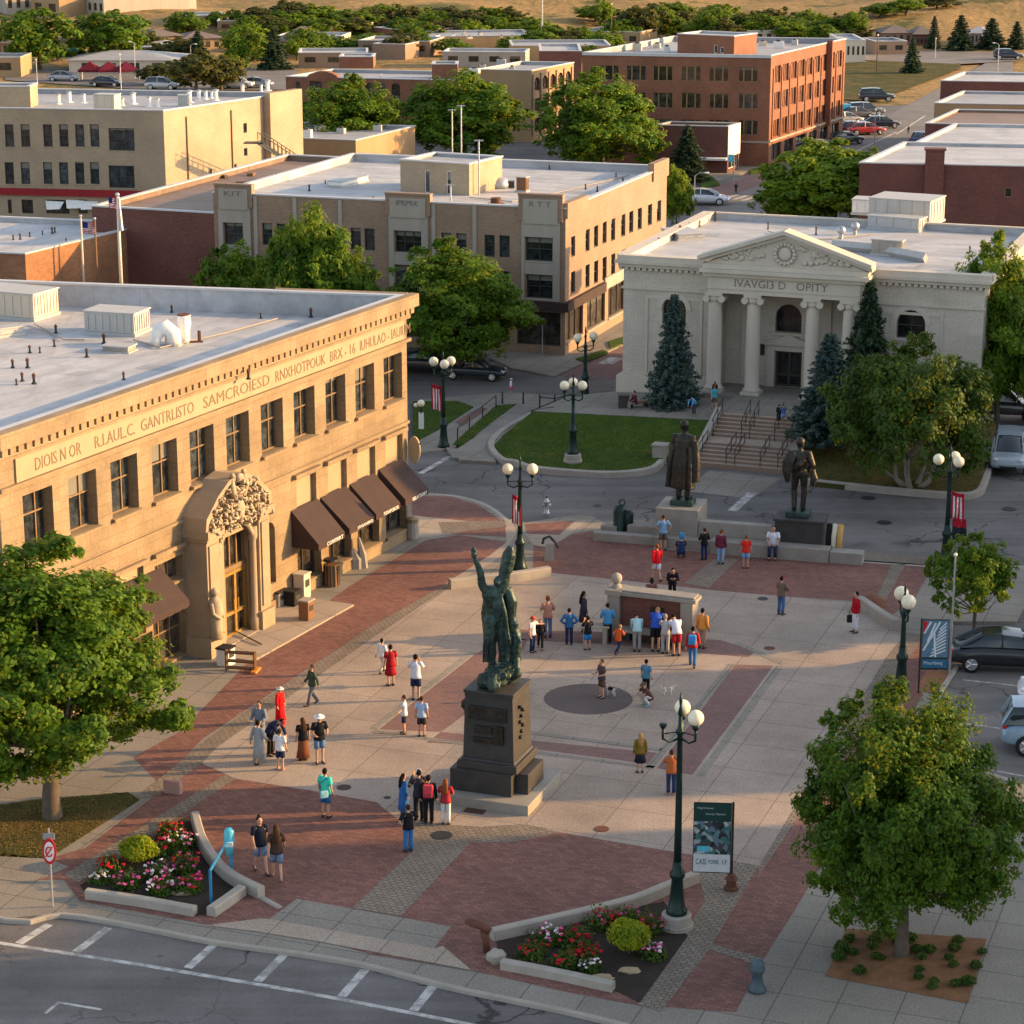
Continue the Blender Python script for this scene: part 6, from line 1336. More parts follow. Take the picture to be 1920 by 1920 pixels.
backpack('person in black cap','red backpack on the person in black cap',(.55,.06,.08),1.1); backpack('person with light blue backpack','light blue backpack worn right of the shelter wall',(.06,.3,.62))
backpack('child squatting','dark blue pack with light blue lid on the squatting child',(.06,.25,.5),.8)
h=[o for l,o in PEOPLE.items() if 'dark bag' in l][0]; t=thing('shoulder_bag','dark bag hanging from the hand of the person in red jacket and white trousers','bag',h.location+Matrix.Rotation(h.rotation_euler.z,3,'Z')@V((-.255,-.05,.0))*h.scale[0]+V((0,0,.36)),.4); mb=MB(); mb.box(-.18,-.08,0,.18,.08,.3); mb.build('bag_body',cloth((.02,.02,.022)),t,bevel=.03); mb=MB(); mb.tube([(-.12,0,.3),(-.08,0,.5),(.08,0,.5),(.12,0,.3)],.014,5); mb.build('handle',cloth((.02,.02,.022)),t)
h=[o for l,o in PEOPLE.items() if 'turquoise' in l][0]; t=thing('shoulder_bag','pale blue bag at the hip of the person in turquoise T-shirt','bag',h.location+V((-.02,-.2,.75)),.4); mb=MB(); mb.box(-.13,-.05,0,.13,.05,.24); mb.build('bag_body',cloth((.25,.5,.6)),t,bevel=.03); mb=MB(); mb.tube([(-.1,0,.22),(-.12,.03,.5),(.12,.05,.62)],.012,5); mb.build('strap',cloth((.02,.02,.022)),t)
# dogs
def dog(p,rz,label,c1,c2,s=1.):
    t=thing('dog',label,'dog',tuple(p),rz,None,s); mb=MB()
    mb.tube([(-.3,0,.5),(-.22,0,.5),(0,0,.49),(.2,0,.5),(.32,0,.52),(.42,0,.62),(.5,0,.7)],[(.05,.07),(.1,.11),(.105,.105),(.12,.14),(.1,.12),(.07,.08),(.065,.07)],10,ref=(0,0,1))
    mb.ball((.54,0,.74),.085,9,7,0,(1.1,.85,.95)); mb.tube([(.58,0,.72),(.7,0,.69),(.73,0,.685)],[.05,.036,.02],8,0)
    for s_ in (-1,1):
        mb.tube([(.24,.07*s_,.47),(.25,.075*s_,.28),(.235,.075*s_,.16),(.24,.075*s_,.03),(.3,.075*s_,.02)],[.055,.035,.026,.024,.026],6)
        mb.tube([(-.24,.07*s_,.5),(-.15,.08*s_,.33),(-.29,.08*s_,.19),(-.27,.08*s_,.03),(-.21,.08*s_,.02)],[.085,.055,.03,.024,.026],6)
    mb.tube([(-.32,0,.52),(-.46,0,.6),(-.54,0,.74)],[.03,.025,.012],6)
    for v in range(len(mb.f)):
        c=sum((V(mb.v[i]) for i in mb.f[v]),V())/len(mb.f[v])
        if (-.15<c.x<.12 and c.z>.45) or (c.x>.47 and c.z>.72): mb.m[v]=1
    mb.build('body',[cloth(c1),cloth(c2)],t,smooth=True); mb=MB()
    for s_ in (-1,1): mb.ball((.51,.08*s_,.74),.05,6,5,0,(.7,.35,1.3))
    mb.build('ear',cloth(c2),t,smooth=True); mb=MB(); mb.ball((.735,0,.692),.018,6,5); mb.ball((.6,.05,.765),.012,6,5); mb.ball((.6,-.05,.765),.012,6,5); mb.build('nose',M['black'],t)
    mb=MB(); mb.lathe([(.0905,-.02),(.095,0),(.0905,.02)],10); o=mb.build('collar',M['redp'],t); o.location=(.42,0,.62); o.rotation_euler=(0,.8,0)
dog(g(1252,1303),.15,'white dog with pale tan patch on the paving right of the crouching child',(.75,.72,.7),(.55,.38,.28),.5)
dog(g(1146,1305),2.4,'black and white dog on the dark disc beside the child',(.55,.53,.52),(.012,.012,.013),.55)
# ================================================================ STREET FURNITURE
ex,ey=(ev.x,ev.y),(nv.x,nv.y)
def lamp(p,h,label,rot=0,foot=True,r=.25,arms=3,mat='green',missing=None):
    t=thing('street_lamp',label,'street lamp',tuple(p),rot,'green globe lamps round the square'); s=h/6.9; m=M[mat]
    if foot: mb=MB(); mb.lathe([(.48,-.05),(.48,.12),(.44,.14),(.42,.4),(.38,.44)],20); mb.build('footing',M['conc'],t)
    z=.42 if foot else 0; mb=MB(); mb.lathe([(.30,z),(.31,z+.12),(.25,z+.2),(.2,z+.55),(.16,z+1.05),(.22,z+1.15),(.22,z+1.25),(.15,z+1.33),(.135,z+1.6)],16); mb.build('base',m,t,smooth=True)
    mb=MB(); mb.lathe([(.115,z+1.55),(.1,h*.45),(.085,h*.7),(.08,h-.95),(.12,h-.9),(.12,h-.82),(.07,h-.75),(.05,h-.35)],14); mb.build('pole',m,t,smooth=True)
    for k in range(arms):
        a=k*2*math.pi/arms; c,sn=math.cos(a),math.sin(a); R=.52
        mb=MB(); mb.tube([(.06*c,.06*sn,h-1.05),(.3*c,.3*sn,h-1.12),(R*c,R*sn,h-1.0),(R*c,R*sn,h-.62)],[.035,.03,.035,.05],8); mb.tube([(.05*c,.05*sn,h-.85),(R*c,R*sn,h-.85)],.02,6)
        mb.lathe([(.05,h-.7),(.11,h-.6),(.11,h-.54)],10,(R*c,R*sn)); arm=mb.build('arm',m,t,smooth=True)
        if k!=missing: mb=MB(); mb.ball((R*c,R*sn,h-.54+r*.95),r,18,12); mb.build('globe',M['globe'],t,smooth=True)
    mb=MB(); mb.lathe([(.05,h-.4),(.08,h-.3),(.03,h-.1),(.05,h+.05),(.015,h+.3)],10); mb.build('finial',m,t,smooth=True); return t
LA=lamp(g(1268,1738),6.75,'nearest green globe lamp, tall in the foreground beside the dark green banner',R_(80),r=.225,missing=1)
LB_=lamp(g(975,1068),hz(g(975,1068),866),'globe lamp with a striped flag on its pole behind the low curved wall',R_(0),False,.24,2)
LC_=lamp(g(1074,866,.1),hz(g(1074,866,.1),713),'globe lamp standing in the front lawn of the hall',R_(90),True,.24)
lamp(g(1097,747,.2),hz(g(1097,747,.2),628),'globe lamp by the side street corner below the tan brick block',R_(30),False,.24,2)
LE=lamp(g(832,838),hz(g(832,838),668),'globe lamp with red and white bunting at the street corner by the golden stone building',R_(40),False,.24)
LF=lamp(g(1773,1050),hz(g(1773,1050),848),'globe lamp with hanging flags at the right side of the hall street',R_(60),False,.24)
LG=lamp(g(1689,1290),3.75,'globe lamp rising behind the bottom right maple beside the blue banner',R_(95),False,.27,2)
def flag(p,w,h,label,kind,rz=0.,hang=True):
    t=thing('flag',label,'flag',tuple(p),rz); mb=MB(); nx,nz=14,13; P_=[]
    for j in range(nz+1):
        for i in range(nx+1):
            u,v=i/nx,j/nz; P_.append((w*u,.07*math.sin(u*9+v*3)*(.3+u)+.04*math.sin(v*7),-h*v-.12*u*h))
    for j in range(nz):
        for i in range(nx):
            if kind=='us': m=2 if (i<6 and j<7) else (0 if j%2==0 else 1)
            elif kind=='vert': m=0 if j<2 else (0 if i%4<2 else 1)
            else: m=3 if j>4 else 0
            k=j*(nx+1)+i; mb.add([P_[k],P_[k+1],P_[k+nx+2],P_[k+nx+1]],[(0,3,2,1)],m)
    o=mb.build('cloth',[cloth((.45,.02,.04)),cloth((.72,.7,.7)),cloth((.03,.04,.16)),cloth((.02,.03,.035))],t,smooth=True); so=o.modifiers.new('s','SOLIDIFY'); so.thickness=.012
    mb=MB(); mb.tube([(0,0,.05),(0,0,-h)],.014,6); mb.build('staff',M['iron'],t); return t
q=LB_.location; flag(q+V((-.33,-.12,3.35)),.34,1.25,'striped red and white flag hanging at the lamp by the low curved wall','vert',.1)
q=LE.location; flag(q+V((-.6,-.1,3.35)),.5,1.3,'red and white bunting tied to the corner lamp by the golden stone building','vert',.2)
q=LF.location; flag(q+V((.1,-.1,3.1)),.55,1.2,'red and white flag on the right lamp of the hall street','vert',.0); flag(q+V((.2,-.15,1.95)),.6,1.0,'dark green flag hanging below the striped one on the right lamp','dark',.1)
# ---------------------------------------------------------------- monument
Cn=g(990,1531)
def mon(u,v,z=0): p=Cn+ev*u+nv*v; return V((p.x,p.y,z))
mt=thing('monument_pedestal','tall dark granite pedestal on stepped base in the middle of the square','pedestal',(0,0,0))
def block(mb,u0,u1,v0,v1,z0,z1,m=0,tp=0):
    c=[mon(u,v,z0) for u,v in ((u0,v0),(u1,v0),(u1,v1),(u0,v1))]+[mon(u,v,z1) for u,v in ((u0+tp,v0+tp),(u1-tp,v0+tp),(u1-tp,v1-tp),(u0+tp,v1-tp))]
    mb.add(c,[(0,3,2,1),(4,5,6,7),(0,1,5,4),(1,2,6,5),(2,3,7,6),(3,0,4,7)],m)
mb=MB(); block(mb,-3.1,0,0,3.3,-.1,.34); mb.build('lower_step',M['granite2'],mt,bevel=.02)
mb=MB(); block(mb,-2.85,-.75,.5,2.8,.34,1.08); block(mb,-.75,-.32,.9,2.4,.34,1.02); mb.build('upper_step',M['granite'],mt,bevel=.015)
mb=MB(); block(mb,-2.66,-.6,.6,2.62,1.08,1.34,0,.02); block(mb,-2.56,-.7,.7,2.52,1.34,1.42,0,.06); mb.build('plinth',M['granite'],mt,bevel=.015)
mb=MB(); block(mb,-2.5,-.76,.76,2.46,1.42,3.5,0,.06); die=mb.build('die',M['granite'],mt,bevel=.02)
mb=MB(); block(mb,-2.45,-.81,.8,2.42,3.5,3.6); block(mb,-2.48,-.78,.77,2.45,3.6,3.7); mb.build('cap',M['granite'],mt,bevel=.015)
mb=MB(); block(mb,-2.3,-1.0,.73,.85,2.75,3.2); block(mb,-2.15,-1.25,.7,.85,1.98,2.16); block(mb,-1.42,-1.1,.68,.85,1.98,2.6); block(mb,-2.1,-1.5,.71,.85,2.3,2.55); mb.build('bronze_plaque',M['bronze2'],mt,bevel=.02)
mb=MB(); c=mon(-2.45,1.2,0); mb.ball((c.x-.06,c.y,3.05),.2,9,7,rough=.15); mb.ball((c.x-.05,c.y,2.8),.12,8,6,rough=.1); mb.build('side_relief',M['bronze2'],mt,smooth=True)
mb=MB(); a=mon(-.86,1.2,0)
for k in range(7): z=2.1+k*.17; mb.ball(mon(-.75,1.35+.12*(k%3),z),.07,6,4,rough=.2)
mb.build('side_lettering',M['bronze2'],mt,smooth=True)
def sculpt(name,label,mb,vox,mat,disp=.05,sc=.35,sm=4,cat='statue'):
    o=mb.build(name,mat,uv=False); r=o.modifiers.new('r','REMESH'); r.mode='VOXEL'; r.voxel_size=vox; r.use_smooth_shade=True
    s=o.modifiers.new('sm','SMOOTH'); s.iterations=sm; s.factor=.5
    tx=bpy.data.textures.new('folds','CLOUDS'); tx.noise_scale=sc; tx.noise_depth=3; d=o.modifiers.new('d','DISPLACE'); d.texture=tx; d.strength=disp; d.mid_level=.5
    bpy.context.view_layer.update(); dg=bpy.context.evaluated_depsgraph_get(); me=bpy.data.meshes.new_from_object(o.evaluated_get(dg)); o.modifiers.clear(); o.data=me
    return tag(o,label,cat)
sb=MB(); S0=mon(-1.62,1.62,3.7)
def P_(x,z,y=0): return S0+V((x,y,z-3.7))
def T_(pts,rad,n=10): sb.tube([P_(*p) for p in pts],rad,n)
r2=random.Random(9)
for k in range(26):
    a=r2.uniform(0,6.28); q=r2.uniform(.1,.62); sb.ball(P_(q*math.cos(a)+.02,3.8+r2.uniform(0,.42)*(1-q*.5),q*math.sin(a)),r2.uniform(.18,.32),8,6,rough=.2)
T_([(-.1,6.0),(-.12,6.3),(-.16,6.72),(-.14,7.0)],[(.28,.22),(.25,.2),(.36,.25),(.19,.16)],12)      # torso
T_([(-.1,6.05),(-.08,5.85)],[(.3,.24),(.3,.25)],12)
T_([(-.22,5.95,-.05),(-.25,5.5,-.1),(-.22,5.1,-.02),(-.2,4.65,.02),(-.2,4.4,.0),(-.24,4.3,-.2)],[.24,.22,.17,.16,.11,.1])
T_([(.08,5.95,.02),(.12,5.5,-.02),(.14,5.1,-.06),(.16,4.7,.0),(.16,4.4,.02),(.2,4.32,-.15)],[.2,.19,.14,.13,.09,.08])
T_([(-.36,6.85),(-.5,7.05),(-.54,7.45),(-.66,7.78),(-.74,8.0)],[.17,.14,.115,.09,.065]); sb.ball(P_(-.75,8.02),.1,8,6)
for k,(dx,l) in enumerate(((-.08,.16),(-.03,.24),(.02,.22),(.07,.15),(.12,.08))): T_([(-.75+dx*.5,8.03),(-.75+dx,8.05+l)],[.036,.026],6)
T_([(.08,6.8),(.2,7.05),(.22,7.4),(.34,7.85),(.42,8.2)],[.2,.18,.19,.23,.15]); T_([(.26,7.5),(.38,8.05),(.42,8.32)],[.22,.22,.1]); T_([(.3,6.9,.05),(.44,6.5,.0),(.42,6.0,.05),(.5,5.5,.05)],[.16,.2,.18,.2],9); T_([(-.3,6.6,.2),(-.36,6.0,.25),(-.3,5.2,.25),(-.3,4.4,.2)],[.14,.18,.16,.16],9)
sb.ball(P_(.02,7.15,-.05),.17,10,8,sc=(.9,1,1.2)); sb.ball(P_(.02,7.15,-.2),.05,6,5)
T_([(.2,6.85,.1),(.36,6.4,.06),(.3,5.9,.05),(.4,5.3,.0),(.36,4.7,.05),(.4,4.35,.05)],[.13,.14,.12,.14,.16,.2])                 # drapery
T_([(.1,6.7,-.18),(.22,6.2,-.24),(.3,5.6,-.2),(.34,5.0,-.16),(.3,4.5,-.15)],[.07,.08,.07,.09,.1]); T_([(.05,6.4,.2),(.18,5.7,.22),(.2,5.0,.2),(.15,4.4,.15)],[.12,.13,.13,.15])
T_([(.58,4.5,-.02),(.6,5.0,-.05),(.58,5.4,0),(.54,5.62,0)],[.17,.18,.17,.08]); sb.ball(P_(.55,5.75,-.02),.13,9,7); T_([(.6,5.4,-.1),(.72,5.2,-.2),(.62,5.05,-.3)],[.075,.065,.05]); T_([(.6,4.6,-.1),(.62,4.35,-.3),(.6,4.1,-.3)],[.12,.1,.09]); T_([(.5,5.45,.05),(.38,5.6,.1),(.28,5.9,.05)],[.08,.06,.05])
for k in range(9):
    x=-.42+.1*k; T_([(x*.8,6.0-.05*k,-.22),(x,5.3,-.27),(x*1.1,4.5+.05*k,-.2)],[.03,.045,.035],6) if k in(0,1,7,8) else T_([(x*.6+.05,6.75,-.2),(x*.5,6.35,-.26),(x*.4,6.0,-.22)],[.03,.045,.03],6)
sculpt('statue','green bronze statue of a man with both arms raised high, on the tall granite pedestal',sb,.024,M['bronze'],.03,.14,1)
# two standing bronzes on the granite wall
O_=g(1225,1030); E_=g(1553,1056); we=(E_-O_).normalized(); wn=V((-we.y,we.x,0)); LWL=(E_-O_).length; wang=math.atan2(we.y,we.x)
def wl(u,v,z): p=O_+we*u+wn*v; return V((p.x,p.y,z))
def wp(x,y,v): return wpix(O_+wn*v,E_+wn*v,x,y)
def wbox(mb,u0,u1,v0,v1,z0,z1,m=0):
    c=[wl(u,v,z) for z in (z0,z1) for u,v in ((u0,v0),(u1,v0),(u1,v1),(u0,v1))]
    mb.add(c,[(0,3,2,1),(4,5,6,7),(0,1,5,4),(1,2,6,5),(2,3,7,6),(3,0,4,7)],m)
def wthing(name,label,cat,parts,bev=.02,mat='granite2'):
    mb=MB()
    for p in parts: wbox(mb,*p)
    return tag(mb.build(name,M[mat],bevel=bev),label,cat)
u1=wp(1331,1036,0)[0]; wthing('bench_wall','long low granite bench wall before the two bronze men','bench wall',[(u1,LWL,0,.75,-.1,.58)])
wthing('granite_block','low granite block at the right end of the bench wall','block',[(LWL+.03,LWL+1.45,.05,.75,-.1,.5)])
wthing('bench_wall','low granite bench wall at the left, left of the pale pedestal','bench wall',[(-2.9,-.02,.6,1.1,-.1,.38),(-.0,u1-.02,.2,.75,-.1,.5)])
wthing('granite_slab','grey seat slab between the green cabinet and the pale pedestal','bench',[(-1.5,.0,1.3,2.2,-.1,.62)])
wthing('stone_block','tan stone block left of the dark green cabinet','block',[(-2.75,-2.0,1.4,1.8,-.1,.5)])
a0=wp(1229,975,.8)[0]; a1=wp(1308,985,.8)[0]; za=wp(1308,958,.8)[1]; b0=wp(1452,1000,.8)[0]; b1=wp(1541,1010,.8)[0]; zb_=wp(1500,975,.8)[1]
print('ped',a0,a1,za,b0,b1,zb_)
wthing('upper_wall','upper granite wall linking the pale pedestal and the dark pedestal','wall',[(a1+.02,b0-.02,.85,1.3,-.1,wp(1400,984,.85)[1])])
wthing('pale_pedestal','large pale granite pedestal under the bronze man in the long coat','pedestal',[(a0,a1,.8,2.9,-.1,za)]); wthing('dark_pedestal','dark stained granite pedestal under the bronze man without a coat','pedestal',[(b0,b1,.8,2.2,-.1,zb_-.12),(b0-.08,b1+.08,.72,2.28,zb_-.12,zb_)],mat='granite')
def bronze(x,ybase,top,zp,v,label,coat):
    u=wp(x,ybase,v)[0]; p=wl(u,v,zp); mb=MB(); mb.obox((p.x,p.y),(we.x,we.y),.52,.42,zp+.002,zp+.24); tag(mb.build('bronze_base',M['bronze'],bevel=.05),'dark bronze base slab under the '+('coated' if coat else 'uncoated')+' bronze man','base')
    z0=zp+.22; s=(hz(p,top)-z0)/1.74; print('statue scale',s); J=joints('stand'); a=R_(150 if coat else 165); ro=Matrix.Rotation(a,3,'Z'); mb=MB(); f=lambda q: ro@(V(q)*s)+V((p.x,p.y,z0)); ref=ro@V((0,-1,0))
    def tb(pts,rad,n=10): mb.tube([f(q) for q in pts],[(r[0]*s,r[1]*s) if hasattr(r,'__len__') else r*s for r in rad],n,ref=ref)
    tb([J['pel']-V((0,0,.1)),J['pel'],J['wai'],J['che'],J['nec']-V((0,0,.06)),J['nec'],J['hed']],[(.15,.12),(.17,.13),(.15,.12),(.2,.14),(.13,.1),(.06,.06),(.06,.07)])
    mb.ball(f(J['hed']),.11*s,12,9,sc=(.85,.85,1.15)); mb.ball(f(J['hed']+V((0,-.1,-.01))),.025*s,6,5); mb.ball(f(J['hed']+V((0,.03,.04))),.105*s,10,8)
    for q in 'RL':
        k=1 if q=='R' else -1; kn=J['kne'+q]+V((.02*k,-.05 if k>0 else 0,0)); tb([J['hip'+q],kn,J['ank'+q],J['ank'+q]-V((0,0,.06)),J['toe'+q]],[.1,.075,.06,.05,.045])
        el=J['elb'+q]; wr=J['wri'+q]
        if not coat and k<0: el=el+V((-.06,.03,.0)); wr=V((-.2,-.12,1.02))
        tb([J['sho'+q].lerp(J['che'],.3),J['sho'+q],el,wr,wr-V((0,.02,.12))],[.08,.09,.075,.055,.04])
    if coat:
        tb([J['nec']-V((0,0,.02)),J['che']+V((0,.0,.06)),J['che'],J['wai']+V((0,.02,0)),J['pel']+V((0,.03,-.05)),(0,.05,.55),(0,.07,.27)],[(.1,.1),(.2,.13),(.22,.16),(.2,.17),(.24,.2),(.27,.22),(.3,.22)],14)
        for k in range(5): x_=-.24+.12*k; tb([(x_*.8,.12,1.2),(x_,.2,.8),(x_*1.1,.24,.3)],[.04,.05,.055],7)
        tb([(-.26,0,1.3),(-.31,.06,.9),(-.33,.1,.45)],[.08,.1,.1],8)
    else:
        tb([(.17,.1,1.42),(.24,.2,1.2),(.26,.22,.95),(.24,.2,.72)],[(.1,.05),(.14,.05),(.12,.05),(.05,.04)],8); tb([(-.3,-.02,1.0),(-.34,.02,.8),(-.3,.04,.62)],[.05,.09,.06],8); tb([(-.12,.1,1.25),(0,.16,1.15),(.1,.12,.98)],[.07,.09,.07],8)
    return sculpt('statue',label,mb,.026,M['bronze2'],.025,.16,1)
bronze(1281,926,787,za,1.75,'bronze statue of a man in a long coat seen from behind on the pale pedestal',True); bronze(1497,958,820,zb_,1.5,'bronze statue of a man with a bag at his hip on the dark pedestal',False)
p=wl(-1.95,1.75,0); t=thing('utility_cabinet','dark green round topped metal cabinet with a ring handle beside the granite seat','cabinet',tuple(p),wang)
mb=MB(); mb.lathe([(.3,0),(.32,.08),(.3,.1),(.3,1.15),(.24,1.35),(.08,1.44)],16); mb.build('body',M['green'],t,smooth=True); mb=MB(); mb.lathe([(.2,.25),(.24,.3),(.24,1.05),(.14,1.2)],14,(.38,.05)); mb.build('side_tank',M['green'],t,smooth=True)
mb=MB(); mb.tube([(.1+.13*math.cos(k*.4488),0,1.55+.13*math.sin(k*.4488)) for k in range(15)],.03,6,ref=(0,1,0)); mb.build('handle',M['green'],t)
t=thing('folded_drapes','cream, gold and black cloth drapes hanging at the right side of the dark pedestal','drapes',tuple(wl(b1+.55,1.2,0)),wang)
for k,(c,n_) in enumerate((((.012,.012,.014),'black_drape'),((.6,.55,.45),'cream_drape'),((.5,.3,.1),'gold_drape'))):
    mb=MB(); mb.tube([(-.28+k*.24,-.3,.0),(-.28+k*.24,-.28,1.0),(-.26+k*.24,-.1,1.42),(-.24+k*.24,.2,1.3)],[(.13,.16),(.12,.15),(.13,.1),(.1,.06)],10); mb.build(n_,cloth(c),t,smooth=True)
for x,y,w,l in ((1355,972,.75,'small curved brown bench back behind the granite wall, near the pale pedestal'),(1418,980,1.1,'long curved brown bench behind the granite wall, near the dark pedestal')):
    t=thing('park_bench',l,'bench',tuple(wl(wp(x,y,1.9)[0],1.9,0)),wang); mb=MB(); n=10
    for k in range(n):
        a0_,a1_=math.pi*k/n,math.pi*(k+1)/n; q=lambda a: (w*math.cos(a),.55+.22*math.sin(a)); c=[]
        for d in (-.05,.05):
            for a in (a0_,a1_): c+=[(q(a)[0],d,.5),(q(a)[0],d,q(a)[1]+.05)]
        mb.add(c,[(0,1,3,2),(4,6,7,5),(1,5,7,3)])
    mb.build('backrest',M['wood'],t); mb=MB(); mb.box(-w,0,.4,w,.5,.47); mb.build('seat',M['wood'],t)
    for s_ in (-1,1): mb=MB(); mb.box(s_*w*.8-.04,.02,-.15,s_*w*.8+.04,.45,.4); mb.build('leg',M['iron'],t)
o=[o for l,o in PEOPLE.items() if 'sitting on the granite bench' in l][0]; o.location=wl(wp(1450,1022,.25)[0],.22,.03); o.rotation_euler=(0,0,wang+.1); o.scale=(1.08,)*3
# brick shelter wall with bench
sA=g(1150,1197); sB=g(1296,1215); se=(sB-sA).normalized(); sL=(sB-sA).length; t=thing('brick_shelter','brick memorial wall with stone piers, cap and a front bench, crowded with people','memorial wall',tuple(sA),math.atan2(se.y,se.x))
mb=MB(); mb.box(.15,.25,0,sL-.3,.6,1.75); mb.build('brick_panel',M['darkbrick'],t)
mb=MB(); mb.box(-.1,.05,1.75,sL+.12,.85,1.9); mb.box(-.02,.12,1.9,sL+.04,.8,1.97); mb.build('cap',M['granite2'],t,bevel=.02)
for x in (-.3,sL-.5):
    mb=MB(); mb.box(x,.08,0,x+.5,.82,1.74); mb.box(x-.05,.03,0,x+.55,.87,.2); pr=mb.build('pier',M['granite2'],t,bevel=.015)
mb=MB(); mb.box(-.38,.0,1.75,.28,.92,1.95); mb.lathe([(.22,1.95),(.18,2.05),(.1,2.12)],12,(-.05,.46)); mb.build('pier_cap',M['granite2'],t); mb=MB(); mb.ball((-.05,.46,2.32),.22,12,9); mb.build('ball_finial',M['tanstone'],t,smooth=True)
mb=MB(); mb.box(.25,-.4,.42,sL-.35,.24,.5); mb.build('bench_seat',M['granite2'],t,bevel=.01); mb=MB(); mb.box(.35,-.1,0,.7,.22,.42); mb.box(sL/2-.2,-.1,0,sL/2+.2,.22,.42); mb.box(sL-.8,-.1,0,sL-.45,.22,.42); mb.build('bench_support',M['granite'],t)
mb=MB(); mb.box(sL*.45,.2,1.0,sL*.62,.25,1.4); mb.build('wall_plaque',M['bronze2'],t)
# low curved walls of the square
def lowwall(px,w,h,label,name='low_wall'):
    mb=MB(); ribbon(mb,smooth_path([g(*p) for p in px],5),w,-.1,h,bev=.04); return tag(mb.build(name,M['conc']),label,'wall')
lowwall([(843,1104),(905,1096),(965,1090),(1030,1080)],.34,.42,'low curved stone wall under the lamp with the striped flag')
lowwall([(1612,1137),(1645,1160),(1680,1182)],.34,.45,'short curved stone wall at the right end of the square')
lowwall([(366,1541),(379,1586),(404,1626),(437,1656),(490,1683)],.27,.36,'curved concrete wall edging the left flower bed'); lowwall([(490,1683),(526,1703)],.2,.05,'flat concrete strip running from the curved wall to the ramp')
lowwall([(922,1762),(1057,1732),(1180,1702),(1250,1675),(1306,1653)],.27,.34,'long curved concrete wall edging the right flower bed')
lowwall([(163,1683),(260,1697),(366,1716)],.26,.28,'straight concrete kerb stone before the left flower bed'); lowwall([(396,1718),(425,1698),(454,1677)],.3,.3,'short stained kerb stone beside the blue stand')
lowwall([(941,1815),(1040,1834),(1150,1858)],.26,.27,'straight concrete kerb stone before the right flower bed')
mb=MB(); p=g(929,1805); mb.ball((p.x,p.y,.18),.28,7,5,sc=(1,.8,.85),rough=.15); tag(mb.build('boulder',M['conc']),'small pale boulder beside the rusty bent post','rock')
t=thing('rusty_post','rusty bent steel post with a broad flat head by the right flower bed','post',tuple(g(914,1785))); mb=MB(); mb.tube([(0,0,-.05),(-.05,0,.35),(-.1,.02,.62)],[.11,.1,.12],10); mb.build('stem',M['rust'],t,smooth=True); mb=MB(); mb.tube([(.08,0,.62),(-.15,.05,.78),(-.45,.1,.86),(-.62,.12,.86)],[(.12,.09),(.2,.11),(.2,.1),(.08,.05)],12,ref=(0,0,1)); mb.build('head',M['rust'],t,smooth=True)
mb=MB(); p=g(1632,1137); mb.tube([(p.x-.6,p.y,0),(p.x,p.y,.02),(p.x+.6,p.y,0)],[(.05,.3),(.5,.62),(.05,.3)],12,ref=(0,0,1)); tag(mb.build('clay_boulder',mplain('clay',(.2,.09,.06)),smooth=True),'rounded reddish boulder behind the short curved wall','rock')
t=thing('water_fountain','bright blue bottle filling stand with slanted pipe beside the left flower bed','drinking fountain',tuple(g(432,1640)))
mb=MB(); mb.tube([(.03,0,-.05),(.03,0,.95)],.05,8); mb.build('post',M['bluep'],t); mb=MB(); mb.tube([(0,0,.62),(0,0,1.05),(0,0,1.42),(0,0,1.5)],[(.1,.08),(.16,.12),(.15,.11),(.08,.06)],12); mb.build('head',M['cyan'],t,smooth=True); mb=MB(); mb.box(-.12,-.16,.95,.12,-.1,1.1); mb.build('spout_panel',M['whitep'],t,bevel=.01)
q=g(396,1692)-g(432,1640); mb=MB(); mb.tube([(q.x,q.y,-.05),(q.x,q.y,1.0),(-.05,-.03,1.35-.25)],.045,8); mb.build('pipe',M['bluep'],t)
t=thing('bollard','blue grey cast iron bollard on the bottom right pavement','bollard',tuple(g(1419,1858))); mb=MB(); mb.lathe([(.24,0),(.25,.08),(.2,.16),(.15,.3),(.14,.52),(.2,.58)],16); mb.build('shaft',mcol('blue_grey_paint',(.055,.085,.105),.5),t,smooth=True); mb=MB(); mb.lathe([(.19,.58),(.21,.66),(.17,.74),(.19,.82),(.1,.92),(.001,.95)],16); mb.build('head',mcol('blue_grey_paint2',(.065,.10,.125),.5),t,smooth=True)
# signs and banners
t=thing('traffic_sign','round red ringed white sign on a thin grey post at the bottom left','road sign',tuple(g(99,1700))); mb=MB(); mb.tube([(0,0,-.1),(0,0,2.45)],.028,8); mb.build('post',M['steel'],t)
mb=MB(); mb.tube([(0,-.04,1.75),(0,-.07,1.75)],[(.2,.4),(.2,.4)],28,ref=(0,0,1)); d=mb.build('sign_plate',M['redp'],t); mb=MB(); mb.tube([(0,-.066,1.75),(0,-.078,1.75)],[(.145,.3),(.145,.3)],28,ref=(0,0,1)); mb.build('sign_face',M['whitep'],d); mb=MB(); mb.tube([(.09*math.cos(k*.45),-.085,1.75+.15*math.sin(k*.45)) for k in range(1,14)],.022,6); mb.bar((-.1,-.085,1.6),(.1,-.085,1.9),.03,.02); mb.build('sign_symbol',M['redp'],d)
mb=MB(); mb.box(-.17,-.03,2.1,.17,0,2.3); mb.build('rear_plate',M['steel'],t)
